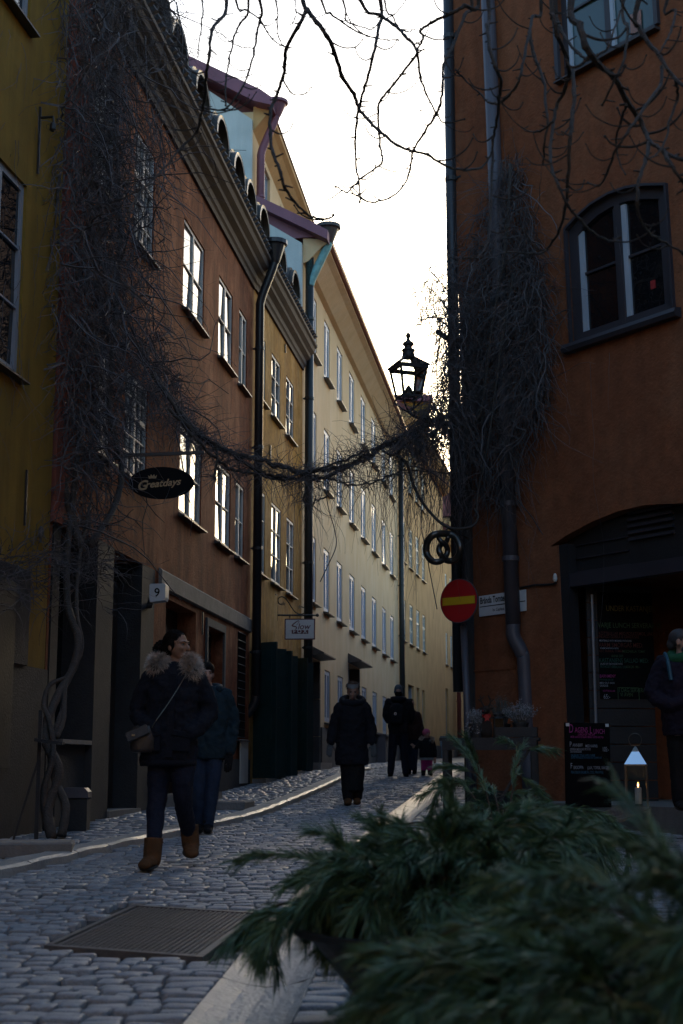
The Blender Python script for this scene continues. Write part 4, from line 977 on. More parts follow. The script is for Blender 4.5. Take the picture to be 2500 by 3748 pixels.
# ---------------------------------------------------------------- climbing vines
M['twig'] = mat('grey_brown_twig', (.092, .084, .088), .8, var=.35, scale=9)
M['twigd'] = mat('dark_twig', (.022, .018, .017), .85, var=.35, scale=9)
M['vinewood'] = mat('vine_bark', (.06, .05, .043), .85, var=.35, scale=20, bump=.6, bscale=60)
M['bark'] = mat('chestnut_bark', (.045, .040, .036), .85, var=.35, scale=25, bump=.5, bscale=70)
def inpoly(x, y, P):
    c = False; j = len(P) - 1
    for i in range(len(P)):
        if (P[i][1] > y) != (P[j][1] > y) and x < (P[j][0] - P[i][0]) * (y - P[i][1]) / (P[j][1] - P[i][1]) + P[i][0]: c = not c
        j = i
    return c
def strand(mb, p, d, L_, rng, r0=.0042, seg=7, droop=.35, wob=.35, floor=None):
    pts = [p.copy()]; d = d.normalized(); st = L_ / seg
    for i in range(seg):
        d = d + Vector((rng.gauss(0, wob), rng.gauss(0, wob), rng.gauss(0, wob) - droop)) * .5; d.normalize()
        p = p + d * st; pts.append(p.copy())
    mb.cm = 1 if rng.random() < .62 else 0
    mb.tube(pts, [r0 * (1 - .7 * i / seg) for i in range(seg + 1)], 3, cap=False); mb.cm = 0; return pts
rv = random.Random(21)
def vine_mass(name, polys, place, n, label, Lr, r0=.0045, droop=.35, wob=.4, horiz=.25, bigp=.10):
    """place(u, v) gives a point just off the wall; strands hang and tangle"""
    bag = MB()
    for (P, wt) in polys:
        xs_ = [q[0] for q in P]; ys_ = [q[1] for q in P]; k = 0; want = int(n * wt)
        while k < want:
            u, v = rv.uniform(min(xs_), max(xs_)), rv.uniform(min(ys_), max(ys_))
            if not inpoly(u, v, P): continue
            k += 1; p = place(u, v)
            big = rv.random() < bigp
            d = Vector((rv.gauss(0, horiz + .35), rv.gauss(0, horiz + .3), rv.gauss(-.5, .7)))
            pts = strand(bag, p, d, rv.uniform(*Lr) * (1.5 if big else 1), rv, r0 * (rv.uniform(1.8, 3.0) if big else rv.uniform(.6, 1.35)), 8, droop * rv.uniform(.2, 1.1), wob * rv.uniform(.7, 1.6))
            if rv.random() < .35:
                q = pts[rv.randint(2, 7)]; strand(bag, q, Vector((rv.gauss(0, 1), rv.gauss(0, 1), rv.gauss(0, .6))), rv.uniform(.08, .3), rv, r0 * .6, 4, .2, .4)
    return bag
lv = thing('climbing_vine', tuple(base(WB1, .3)), 'dense leafless climbing vine hanging down the left house and over its windows', 'vine')
def lplace(u, v):
    wl = WB1 if u < 585 else WB2
    off = abs(rv.gauss(0, .16)) + .02
    a, z = wl.hit(u, v, off); return wl.pt(a, z, off)
PL = [(215, -150), (650, -150), (650, 120), (600, 300), (560, 520), (520, 800), (570, 1000), (590, 1250), (540, 1420), (470, 1560), (440, 1760), (400, 1900), (320, 2000), (230, 1980), (225, 1700), (190, 1300), (185, 900), (205, 400)]
PLc = [(290, -150), (500, -150), (470, 400), (440, 900), (470, 1150), (400, 1500), (330, 1750), (250, 1700), (240, 1100), (260, 500)]
PLt = [(500, -150), (660, -150), (690, 250), (650, 600), (600, 900), (610, 1200), (560, 900), (560, 400)]
PLg = [(500, 1230), (600, 1200), (700, 1480), (780, 1600), (740, 1660), (640, 1560), (540, 1450)]
bag = vine_mass('twigs', [(PL, .42), (PLc, .44), (PLt, .05), (PLg, .07)], lplace, 4700, '', (.35, 1.2), .0052, .30, .5)
tag(bag.build('hanging_twigs', [M['twig'], M['twigd']], lv), kind='stuff')
# bare tangle over the yellow house corner and the shop front
bag = MB()
for k in range(330):
    u = rv.uniform(-40, 420); v = 2060 + rv.gauss(0, 60) + (40 if u < 150 else 0)
    wl = WY if u < 150 else WB1; off = rv.uniform(.03, .3); a, z = wl.hit(u, v, off)
    strand(bag, wl.pt(a, z, off), Vector((rv.gauss(0, 1), rv.gauss(0, 1), rv.gauss(.1, .5))), rv.uniform(.3, .9), rv, .005, 7, .12, .5)
for k in range(40):
    u = rv.uniform(-20, 150); v = rv.uniform(-50, 1500); off = .03; a, z = WY.hit(u, v, off)
    strand(bag, WY.pt(a, z, off), Vector((rv.gauss(0, .3), rv.gauss(0, .3), -1)), rv.uniform(.4, 1.6), rv, .003, 10, .25, .35)
for k in range(60):
    u = rv.uniform(600, 700); v = rv.uniform(0, 1700); off = .03; a, z = WB2.hit(u, v, off)
    strand(bag, WB2.pt(a, z, off), Vector((rv.gauss(0, .5), rv.gauss(0, .5), -.6)), rv.uniform(.4, 1.2), rv, .003, 10, .15, .4)
tag(bag.build('loose_twigs', [M['twig'], M['twigd']], lv), kind='stuff')
# woody stems climbing from the pavement
def vpath(pts, d0): return [at(u, v, d) for u, v, d in pts]
stems = [([(190, 3070, 13.6), (175, 2960, 13.7), (215, 2830, 13.8), (165, 2690, 13.9), (205, 2560, 14.1), (270, 2440, 14.3), (285, 2330, 14.4), (250, 2220, 14.6), (245, 2050, 14.8), (270, 1800, 15), (300, 1500, 15.3)], .055),
         ([(225, 3060, 13.6), (240, 2950, 13.7), (200, 2850, 13.8), (185, 2740, 13.9), (215, 2640, 14.0), (235, 2580, 14.1)], .045),
         ([(170, 3040, 13.7), (160, 2900, 13.7), (195, 2760, 13.8), (180, 2640, 13.9), (160, 2580, 14), (180, 2510, 14.1), (240, 2480, 14.2)], .035),
         ([(205, 2700, 13.9), (230, 2640, 14.0), (235, 2560, 14.1), (245, 2490, 14.2), (300, 2370, 14.4), (280, 2230, 14.5), (290, 2050, 14.8), (330, 1850, 15.2)], .03),
         ([(300, 2020, 14.9), (240, 1800, 15.0), (215, 1600, 15.0), (230, 1300, 15.2), (260, 900, 15.4), (300, 400, 15.8), (330, -100, 16)], .045),
         ([(330, 2000, 15.2), (420, 1850, 15.8), (445, 1700, 16), (400, 1500, 16), (420, 1200, 16.2), (440, 800, 16.5), (420, 300, 16.6), (450, -100, 17)], .04)]
for pts, r in stems:
    P = curve_pts(vpath(pts, 0), 5); n_ = len(P); mb = MB(); mb.tube(P, [r * (1 - .45 * i / n_) * rv.uniform(.9, 1.1) for i in range(n_)], 8); mb.build('stem', M['vinewood'], lv, smooth=True)
# iron guard round the stems
gp = at(205, 3060, 13.45); grd = thing('vine_guard', (gp.x, gp.y, gz(gp.y)), 'narrow iron post with flat plate guarding the vine trunk', 'post')
mb = MB(); t_ = at(150, 2600, 13.5); b_ = gat(145, 3075); b_ = Vector((t_.x, t_.y, gz(13.5))); mb.span(b_, Vector((t_.x, t_.y, t_.z)), .035); mb.build('post', M['plinth'], grd)
mb = MB(); p1 = at(130, 2708, 13.4); p2 = at(232, 2722, 13.4); mb.span(p1, p2, .12, .03); mb.build('plate', M['plinth'], grd)
mb = MB(); mb.span(Vector((t_.x - .2, t_.y - .05, gz(13.4))), Vector((t_.x, t_.y, gz(13.5) + .75)), .04, .02); mb.build('brace', M['plinth'], grd)

# right hand mass on the orange house
rvn = thing('climbing_vine', tuple(base(WR, WR.L - .3)), 'hanging leafless vine on the corner of the orange house around the lantern', 'vine')
def rplace(u, v):
    off = abs(rv.gauss(0, .14)) + .03
    if u > 1712:
        a, z = WR.hit(u, v, off); return WR.pt(a, z, off)
    return at(u, v, rv.uniform(17.0, 18.0))
PR = [(1860, 585), (1900, 590), (1960, 780), (1990, 1100), (1985, 1400), (1930, 1560), (1900, 1760), (1840, 1840), (1740, 1830), (1700, 1700), (1690, 1300), (1700, 950), (1740, 800), (1800, 660)]
PRl = [(1700, 1060), (1740, 1100), (1740, 1500), (1680, 1560), (1620, 1600), (1480, 1650), (1420, 1640), (1500, 1560), (1570, 1480), (1610, 1380), (1650, 1240)]
PRe = [(1920, 750), (2000, 1000), (2010, 1400), (1940, 1600), (1900, 1300), (1900, 900)]
PRt = [(1490, 1060), (1560, 960), (1680, 960), (1710, 1150), (1640, 1260), (1560, 1200)]
PRs = [(1600, 1260), (1700, 1200), (1700, 1760), (1560, 1760), (1480, 1700)]
bag = vine_mass('twigs', [(PR, .52), (PRe, .12), (PRl, .24), (PRt, .06), (PRs, .06)], rplace, 4700, '', (.3, 1.05), .0046, .45, .40, bigp=.035)
for k in range(120):                               # crown of cut ends at the top of the mass
    u = rv.gauss(1872, 22); v = rv.uniform(590, 700); off = rv.uniform(.05, .3); a, z = WR.hit(u, v, off); strand(bag, WR.pt(a, z, off), Vector((rv.gauss(0, .8), rv.gauss(0, .8), .9)), rv.uniform(.1, .3), rv, .005, 4, .3, .3)
for k in range(26):                                # long loose whips
    u = rv.uniform(1560, 2010); v = rv.uniform(900, 1750); p = rplace(u, v); strand(bag, p, Vector((rv.gauss(0, .3), rv.gauss(0, .3), -1)), rv.uniform(.8, 2.0), rv, .0035, 12, .3, .3)
for u, v, L_ in ((1640, 620, 2.6), (1620, 700, 2.0), (2160, 1330, 3.2), (2230, 1290, .7), (2255, 830, 1.2), (1670, 780, 1.4)):
    p = rplace(u, v) if u > 1712 else at(u, v, 17.6); strand(bag, p, Vector((rv.gauss(0, .08), 0, -1)), L_, rv, .0035, 16, .8, .2)
tag(bag.build('hanging_twigs', [M['twig'], M['twigd']], rvn), kind='stuff')
for pts, r in (([(1870, 600, 16.9), (1850, 900, 17), (1800, 1200, 17.1), (1760, 1500, 17.2), (1700, 1560, 17.3), (1560, 1560, 17.3), (1450, 1660, 17.2), (1400, 1650, 17.1)], .022),
               ([(1455, 1668, 17.2), (1490, 1700, 17.2), (1520, 1790, 17.2), (1570, 1870, 17.1), (1640, 1930, 17.0), (1720, 1930, 16.9), (1750, 1895, 16.9), (1735, 1860, 16.9)], .022),
               ([(1880, 1000, 16.8), (1830, 1300, 16.9), (1790, 1600, 17), (1750, 1800, 17.1), (1745, 1880, 17)], .014)):
    P = curve_pts(vpath(pts, 0), 6); n_ = len(P); mb = MB(); mb.tube(P, [r * (1 - .35 * i / n_) for i in range(n_)], 7); mb.build('stem', M['bark'], rvn, smooth=True)
# the garland across the alley
gl = thing('vine_garland', tuple(at(1000, 1720, 17.2)), 'twisted garland of bare vine branches strung across the alley', 'vine')
GLN = [([(560, 1370, 16.6), (640, 1480, 16.7), (720, 1580, 16.8), (800, 1640, 16.9), (900, 1670, 17), (1000, 1700, 17.1), (1100, 1722, 17.2), (1220, 1716, 17.2), (1320, 1690, 17.2), (1380, 1655, 17.2), (1460, 1600, 17.3), (1600, 1540, 17.4), (1720, 1480, 17.4)], .034),
       ([(600, 1430, 16.5), (690, 1560, 16.6), (790, 1625, 16.8), (880, 1680, 17), (960, 1730, 17.1), (1060, 1750, 17.2), (1160, 1752, 17.2), (1250, 1725, 17.2), (1330, 1670, 17.2), (1400, 1630, 17.2), (1520, 1570, 17.2)], .026),
       ([(620, 1500, 16.4), (760, 1650, 16.7), (860, 1720, 17.0), (960, 1740, 17.1), (1040, 1752, 17.2), (1150, 1720, 17.1), (1240, 1690, 17.1), (1340, 1650, 17.1)], .020),
       ([(1110, 1735, 17.2), (1180, 1748, 17.2), (1260, 1770, 17.2), (1350, 1770, 17.2), (1420, 1745, 17.2), (1500, 1720, 17.3), (1720, 1735, 17.4)], .012),
       ([(1100, 1730, 17.2), (1125, 1780, 17.1), (1110, 1830, 17.1), (1140, 1842, 17.1), (1200, 1820, 17.1)], .014),
       ([(790, 1620, 16.8), (795, 1680, 16.8), (785, 1740, 16.8), (790, 1760, 16.8)], .018)]
bag = MB()
for pts, r in GLN:
    P = curve_pts(vpath(pts, 0), 7); n_ = len(P)
    P = [p + Vector((0, rv.gauss(0, .012), rv.gauss(0, .012))) for p in P]
    mb = MB(); mb.tube(P, [r * (1 - .3 * i / n_) * rv.uniform(.85, 1.15) for i in range(n_)], 7); mb.build('branch', M['vinewood'], gl, smooth=True)
    for k in range(int(len(P) * (5 if r > .018 else 2))):
        q = rv.choice(P[2:]); strand(bag, q, Vector((rv.gauss(0, 1.1), rv.gauss(0, .6), rv.gauss(.05, .7))), rv.uniform(.12, .6), rv, .0045, 6, .12, .45)
for k in range(120):
    u = rv.uniform(1040, 1640); p = at(u, 1725 + rv.gauss(0, 15), 17.2); strand(bag, p, Vector((rv.gauss(0, .25), rv.gauss(0, .2), -1)), rv.uniform(.3, 1.3), rv, .0035, 9, .35, .3)
for k in range(190):
    u = rv.uniform(1400, 1600); p = at(u, 1660 - (u - 1400) * .5 + rv.gauss(0, 45), rv.uniform(17, 17.5)); strand(bag, p, Vector((rv.gauss(.3, 1), rv.gauss(0, .5), rv.gauss(0, .7))), rv.uniform(.2, .7), rv, .0045, 6, .1, .45)
for k in range(110):
    u = rv.uniform(1480, 1700); p = at(u, rv.uniform(1650, 1900), rv.uniform(17, 17.5)); strand(bag, p, Vector((rv.gauss(0, .3), 0, -1)), rv.uniform(.4, 1.5), rv, .003, 9, .35, .3)
for pts in ([(1190, 1750, 17.2), (1200, 1850, 17.1), (1225, 1940, 17.1), (1230, 2000, 17.0), (1200, 2070, 17), (1172, 2130, 17)], [(1555, 1750, 17.2), (1540, 1900, 17.1), (1560, 2020, 17.0), (1590, 2180, 17), (1600, 2230, 17)]):
    mb = bag; mb.tube(curve_pts(vpath(pts, 0), 4), .006, 4)
tag(bag.build('side_twigs', [M['twig'], M['twigd']], gl), kind='stuff')

# ---------------------------------------------------------------- chestnut branches overhead
A3, S3_ = (600, 0), .7015; A4, S4_ = (1700, 0), .5102
BR = [(A3, S3_, [(195, 0), (195, 120), (180, 250), (175, 300)], 5, 6.6), (A3, S3_, [(325, 0), (290, 100), (250, 160), (235, 280), (220, 400), (215, 500), (190, 620), (170, 690), (100, 760), (0, 880), (-120, 1000), (-185, 1105)], 9, 6.4),
      (A3, S3_, [(440, 0), (400, 120), (365, 190), (340, 320), (322, 440), (325, 550)], 7, 6.8), (A3, S3_, [(500, 0), (500, 100), (485, 180), (470, 270), (440, 380), (400, 470), (325, 565), (260, 570), (190, 560)], 7, 6.9),
      (A3, S3_, [(375, 0), (430, 50), (500, 100), (560, 200), (640, 250)], 6, 6.9), (A3, S3_, [(585, 0), (590, 120), (605, 210), (640, 250)], 5, 7.0),
      (A3, S3_, [(725, 0), (745, 50), (700, 140), (640, 250), (630, 340), (620, 410), (580, 520), (555, 580), (555, 700), (570, 800), (610, 900), (630, 980), (680, 1050), (740, 1110), (780, 1135), (850, 1142), (885, 1125)], 10, 7.0),
      (A3, S3_, [(745, 50), (800, 120), (850, 190), (890, 270), (930, 400), (990, 490), (1020, 570), (1070, 630), (1120, 680), (1220, 760), (1310, 790), (1380, 810), (1460, 860), (1568, 885), (1660, 870), (1710, 800)], 10, 7.0),
      (A3, S3_, [(1130, 0), (1120, 130), (1110, 200), (1090, 300), (1050, 450), (1020, 550), (1005, 650), (998, 760), (1005, 880), (1018, 960), (1025, 1055)], 9, 7.4),
      (A3, S3_, [(1025, 0), (1120, 75), (1200, 130), (1260, 190), (1320, 260), (1300, 310), (1200, 440), (1140, 510), (1118, 570), (1120, 680), (1130, 770), (1135, 850), (1040, 920), (985, 975), (950, 1000), (895, 970)], 8, 7.3),
      (A3, S3_, [(820, 0), (870, 70), (930, 115), (1030, 175), (1110, 200), (1225, 210)], 6, 7.3), (A3, S3_, [(1640, -20), (1568, 30), (1500, 70), (1400, 115), (1340, 160), (1352, 200), (1320, 260)], 10, 7.1),
      (A3, S3_, [(1320, 260), (1340, 400), (1370, 490), (1420, 590), (1470, 640), (1568, 620)], 6, 7.1),
      (A3, S3_, [(1600, -30), (1568, 80), (1500, 250), (1460, 340), (1455, 450), (1440, 550), (1410, 610), (1360, 690), (1300, 790), (1280, 900), (1240, 980), (1180, 1030), (1080, 1055), (980, 1005)], 8, 7.2),
      (A3, S3_, [(625, 420), (660, 480), (720, 495), (760, 465), (780, 430)], 4, 7.0), (A3, S3_, [(1150, 0), (1190, 80), (1230, 150), (1270, 165), (1310, 150)], 5, 7.4), (A3, S3_, [(935, -5), (950, 105), (1000, 130), (1080, 152), (1115, 125)], 5, 7.2), (A3, S3_, [(685, 0), (680, 100), (655, 130)], 4, 7),
      (A4, S4_, [(170, 0), (165, 200), (180, 350), (220, 480), (265, 580), (250, 700), (235, 850), (205, 1000), (200, 1200), (190, 1450), (175, 1700), (110, 1840), (0, 1850)], 9, 6.6),
      (A4, S4_, [(550, 0), (490, 120), (465, 230), (430, 400), (400, 540), (370, 620), (280, 720), (190, 740), (130, 690), (0, 565), (-60, 500)], 8, 6.8),
      (A4, S4_, [(465, 230), (500, 400), (570, 580), (580, 750), (598, 880), (570, 1050), (565, 1180)], 8, 6.8),
      (A4, S4_, [(630, 0), (640, 120), (670, 260), (720, 370), (750, 500), (720, 640), (660, 770), (635, 900), (615, 1080), (630, 1220), (680, 1340), (740, 1470), (830, 1580), (940, 1680), (1050, 1730), (1120, 1700)], 10, 6.4),
      (A4, S4_, [(650, 0), (690, 200), (740, 300), (830, 390), (900, 430), (1030, 340), (1060, 250), (1100, 140), (1150, 0)], 8, 6.5),
      (A4, S4_, [(770, -20), (830, 180), (870, 330), (960, 460), (1080, 560), (1160, 720), (1250, 850), (1300, 950), (1330, 1010), (1420, 1080), (1568, 1150), (1700, 1200)], 16, 6.0),
      (A4, S4_, [(1330, 1010), (1300, 1140), (1250, 1290), (1240, 1450), (1260, 1580), (1340, 1680), (1440, 1740), (1600, 1830)], 9, 6.0),
      (A4, S4_, [(1250, -20), (1270, 220), (1400, 400), (1520, 580), (1650, 650)], 14, 5.8), (A4, S4_, [(1520, 590), (1530, 700), (1480, 850), (1420, 1060), (1320, 1140)], 7, 5.8),
      (A4, S4_, [(1460, -20), (1510, 70), (1490, 200), (1440, 310), (1390, 390)], 8, 5.8), (A4, S4_, [(1420, 480), (1410, 600), (1350, 690), (1250, 830), (1170, 950), (1090, 1070), (1030, 1220), (965, 1330), (880, 1310)], 8, 5.9),
      (A4, S4_, [(1160, 750), (1120, 880), (1090, 1000), (1100, 1130), (1155, 1250)], 6, 6.0), (A4, S4_, [(780, 500), (785, 650), (770, 900), (755, 1010), (745, 1270), (720, 1500), (680, 1650), (600, 1780), (520, 1820), (300, 1810)], 9, 6.4),
      (A4, S4_, [(1140, -20), (1170, 200), (1150, 400), (1080, 580), (990, 750)], 9, 6.1), (A4, S4_, [(1430, 1090), (1480, 1180), (1560, 1300), (1640, 1400)], 10, 5.9), (A4, S4_, [(640, 870), (540, 940), (450, 940), (410, 915)], 5, 6.4), (A4, S4_, [(770, 900), (710, 965), (640, 950)], 4, 6.4)]
tr = thing('chestnut_tree', (3.6, 4.2, gz(4.2)), 'bare chestnut tree whose drooping branches hang into the top of the picture', 'tree')
rt = random.Random(5)
# trunk stands out of the picture to the right, limbs pass above it
trunk = [Vector((3.6, 4.2, gz(4.2) - .1)), Vector((3.55, 4.3, 1.5)), Vector((3.4, 4.6, 3.0)), Vector((3.1, 5.0, 4.4)), Vector((2.6, 5.6, 5.7))]
mb = MB(); P = curve_pts(trunk, 5); mb.tube(P, [.26 - .12 * i / len(P) for i in range(len(P))], 12); mb.build('trunk', M['bark'], tr, smooth=True)
LIMB = [Vector((2.6, 5.6, 5.7)), Vector((1.8, 6.0, 6.1)), Vector((.8, 6.4, 6.25)), Vector((-.3, 6.8, 6.1)), Vector((-1.2, 7.0, 5.9))]
mb = MB(); P = curve_pts(LIMB, 6); mb.tube(P, [.13 - .09 * i / len(P) for i in range(len(P))], 10); mb.build('limb', M['bark'], tr, smooth=True); LP = P
for (off, s_, pts, wpx, d) in BR:
    q = []
    for i, (x, y) in enumerate(pts): q.append(at(off[0] + x * s_, off[1] + y * s_, d + .25 * math.sin(i * .7 + wpx)))
    r0 = wpx * .95 / F * d
    if pts[0][1] <= 5:                              # runs on upward to the limb
        e = min(LP, key=lambda c: (c - q[0]).length); m_ = (e + q[0]) / 2 + Vector((0, 0, .12)); q = [e, m_] + q
    P = curve_pts(q, 5); n_ = len(P); mb = MB()
    P = [p + Vector((rt.gauss(0, .0018), rt.gauss(0, .0018), rt.gauss(0, .0018))) for p in P]
    mb.tube(P, [r0 * (1.05 - .6 * i / n_) * (1.15 if i % 5 == 0 else .96) for i in range(n_)], 6)
    k = 0
    while k < n_ - 2:                               # buds, spurs and short upturned twigs
        k += rt.randint(2, 5)
        if k >= n_ - 1: break
        sd_ = Vector((rt.choice([-1, 1]), rt.gauss(0, .4), rt.gauss(.1, .4))).normalized(); Lq = rt.choice([.02, .02, .03, .05, .12, .2])
        a = P[k]
        if Lq < .06: mb.tube([a, a + sd_ * Lq], [r0 * .5, r0 * .3], 4)
        else:
            tw = curve_pts([a, a + sd_ * Lq * .4 + Vector((0, 0, -.02)), a + sd_ * Lq * .8, a + sd_ * Lq + Vector((0, 0, .045))], 4)
            mb.tube(tw, [r0 * .42 * (1 - .4 * i / len(tw)) for i in range(len(tw))], 5); mb.ell(tw[-1], (r0 * .45,) * 3, 6, 4)
    mb.ell(P[-1], (r0 * .75,) * 3, 6, 4)
    mb.build('branch', M['bark'], tr)
# ---------------------------------------------------------------- lettering and street furniture
def flat(name, col, rough=.6, metal=0): return mat(name, col, rough, metal, var=.08, scale=12)
M['white'] = flat('enamel_white', (.62, .64, .66), .45); M['gold'] = flat('dull_gold_paint', (.30, .19, .085), .5)
M['signblack'] = mat('sign_black', (.006, .006, .007), .8, spec=.08); M['signred'] = flat('sign_red', (.42, .012, .014), .45); M['signyel'] = flat('sign_yellow', (.62, .38, .015), .45)
M['maroon'] = flat('maroon_paint', (.10, .018, .03), .5); M['steel'] = mat('polished_steel', (.88, .90, .92), .10, 1.0, var=.02)
M['chalk_p'] = flat('pink_chalk', (.30, .04, .19), .9); M['chalk_w'] = flat('white_chalk', (.28, .31, .36), .9); M['chalk_b'] = flat('blue_chalk', (.03, .12, .20), .9)
M['chalk_g'] = flat('green_chalk', (.05, .10, .045), .9); M['chalk_t'] = flat('teal_chalk', (.02, .085, .065), .9); M['chalk_r'] = flat('red_chalk', (.10, .025, .018), .9); M['chalk_y'] = flat('yellow_chalk', (.14, .12, .03), .9)
def text(parent, name, body, size, org, xd, yd, m, bold=0.0, shear=0.0, align='LEFT', depth=.002, sx=1.0):
    cu = bpy.data.curves.new(name, 'FONT'); cu.body = body; cu.size = 1.0; cu.align_x = align; cu.offset = bold; cu.shear = shear; cu.resolution_u = 3
    o = bpy.data.objects.new(name, cu); COL.objects.link(o); dg_ = bpy.context.evaluated_depsgraph_get()
    me = bpy.data.meshes.new_from_object(o.evaluated_get(dg_)); bpy.data.objects.remove(o); bpy.data.curves.remove(cu)
    xd = Vector(xd).normalized(); yd = Vector(yd).normalized(); nd = xd.cross(yd).normalized(); org = Vector(org)
    for v in me.vertices: v.co = xd * v.co.x * size * sx + yd * v.co.y * size + nd * depth
    return link_mesh(name, me, M[m], parent, org)
def plate(mb, c, xd, yd, w_, h, th, n=0, bev=None):        # slab facing xd x yd
    xd = Vector(xd).normalized(); yd = Vector(yd).normalized(); nd = xd.cross(yd).normalized(); c = Vector(c)
    if n: ring = [(w_ / 2 * math.cos(2 * math.pi * i / n), h / 2 * math.sin(2 * math.pi * i / n)) for i in range(n)]
    else: ring = [(-w_ / 2, -h / 2), (w_ / 2, -h / 2), (w_ / 2, h / 2), (-w_ / 2, h / 2)]
    k = len(ring); P = [c + xd * a + yd * b + nd * th / 2 for a, b in ring] + [c + xd * a + yd * b - nd * th / 2 for a, b in ring]
    mb.faces(P, [tuple(range(k)), tuple(range(k, 2 * k))[::-1]] + [(i, k + i, k + (i + 1) % k, (i + 1) % k) for i in range(k)])
UP = Vector((0, 0, 1))
# --- oval shop sign hung from an iron bar
c = at(591, 1768, 15.6); xd = Vector((1, .05, .012)); s1 = thing('shop_sign', tuple(c - UP * .18), 'black oval hanging shop sign with gold script lettering and crown', 'sign')
mb = MB(); plate(mb, c, xd, UP, .725, .365, .022, 48); mb.build('board', M['signblack'], s1)
sfx = lambda a, b: c + xd * a + UP * b + xd.cross(UP).normalized() * .0125
text(s1, 'lettering', 'G', .150, sfx(-.27, -.085), Vector((1, .05, .10)), UP + Vector((-.05, 0, 0)), 'gold', .028, .28)
text(s1, 'lettering', 'reatdays', .112, sfx(-.178, -.060), Vector((1, .05, .115)), UP + Vector((-.05, 0, 0)), 'gold', .022, .32, sx=1.03)
cr = MB(); q = sfx(-.10, .045) + Vector((0, -.003, 0))
cr.poly([q + Vector((x, 0, z)) for x, z in ((-.04, 0), (.04, .006), (.052, .048), (.028, .026), (.018, .055), (0, .03), (-.018, .055), (-.026, .026), (-.05, .04))]); cr.build('crown', M['gold'], s1)
b0 = at(440, 1668, 15.6); b1 = at(748, 1656, 15.6)
mb = MB(); mb.span(b0, b1, .035); mb.build('bar', M['black'], s1)
wa_ = WB1.hit(360, 1668)[0]; wp_ = WB1.pt(wa_, b0.z, 0); mb = MB(); mb.span(wp_, b0, .035); mb.build('wall_arm', M['black'], s1)
for u, v0, v1 in ((498, 1672, 1738), (684, 1668, 1728)):
    mb = MB(); p0 = at(u, v0, 15.6); p1 = at(u, v1, 15.6); n_ = 8
    for k in range(n_):
        a = p0 + (p1 - p0) * (k + .5) / n_; mb.lathe([(.004, -.012), (.009, 0), (.004, .012)], a, 6)
    mb.tube([p0, p1], .003, 4); mb.build('chain', M['black'], s1)
# --- rectangular sign on a scrolled bracket
d_ = 28.6; k_ = .1276; o_ = (990, 2130)
def q4(x, y, d=28.6): return at(o_[0] + x * k_, o_[1] + y * k_, d)
c = q4(843, 1355); s2 = thing('shop_sign', tuple(c - UP * .21), 'white hanging sign with maroon border on a scrolled bracket', 'sign')
W_ = (1280 - 412) * k_ / F * d_ * 1.01; H_ = (1650 - 1055) * k_ / F * d_ * 1.01; xd = Vector((1, .03, .006))
mb = MB(); plate(mb, c, xd, UP, W_, H_, .025); mb.build('border', M['maroon'], s2)
mb = MB(); plate(mb, c - Vector((0, .0135, 0)), xd, UP, W_ * .925, H_ * .895, .01); mb.build('panel', M['white'], s2)
mb = MB(); plate(mb, q4(848, 1436) - Vector((0, .0205, 0)), xd, UP, 475 * k_ / F * d_, 110 * k_ / F * d_, .004); mb.build('red_bar', M['maroon'], s2)
text(s2, 'lettering', 'F O X', .105, q4(848, 1472) - Vector((0, .030, 0)), xd, UP, 'white', .022, 0, 'CENTER', sx=1.05)
text(s2, 'lettering', 'low', .165, q4(775, 1358) - Vector((0, .026, 0)), xd, UP, 'maroon', .012, .25)
mb = MB(); S_ = [q4(x, y) - Vector((0, .0205, 0)) for x, y in ((742, 1250), (800, 1180), (822, 1130), (790, 1120), (700, 1180), (630, 1240), (640, 1265), (720, 1285), (752, 1310), (730, 1350), (650, 1385), (560, 1410), (465, 1422))]
P = curve_pts(S_, 5); mb.tube(P, [.004 + .009 * math.sin(math.pi * min(1, i / len(P))) ** 2 for i in range(len(P))], 5); mb.build('initial', M['maroon'], s2)
mb = MB(); mb.span(q4(195, 200), q4(195, 1110), .025); mb.build('wall_rail', M['gpipe'], s2)
mb = MB(); mb.tube([q4(195, 955), q4(1330, 955)], .017, 8); mb.ell(q4(1345, 955), (.035,) * 3, 10, 8); mb.build('arm', M['gpipe'], s2)
mb = MB(); P = curve_pts([q4(x, y) for x, y in ((330, 645), (260, 630), (215, 560), (230, 470), (310, 428), (400, 450), (500, 560), (600, 720), (700, 850), (800, 915), (900, 922), (980, 880), (1005, 800), (970, 740), (890, 718))], 6); mb.tube(P, .011, 6); mb.build('scroll', M['gpipe'], s2)
for x, y in ((370, 625), (840, 725)):
    mb = MB(); cc = q4(x, y); mb.poly([cc + Vector(((.06 if i % 2 == 0 else .024) * math.sin(math.pi * i / 5), 0, (.06 if i % 2 == 0 else .024) * math.cos(math.pi * i / 5))) for i in range(10)]); mb.build('star', M['gold'], s2)
for x in (550, 1143): mb = MB(); mb.tube([q4(x, 975), q4(x - 14, 1010), q4(x, 1050), q4(x + 14, 1010), q4(x, 975)], .007, 5); mb.build('ring', M['black'], s2)
mb = MB(); mb.span(WO.pt(WO.hit(1008, 2200)[0], q4(195, 400).z, 0), q4(195, 400), .02); mb.build('fixing', M['black'], s2)
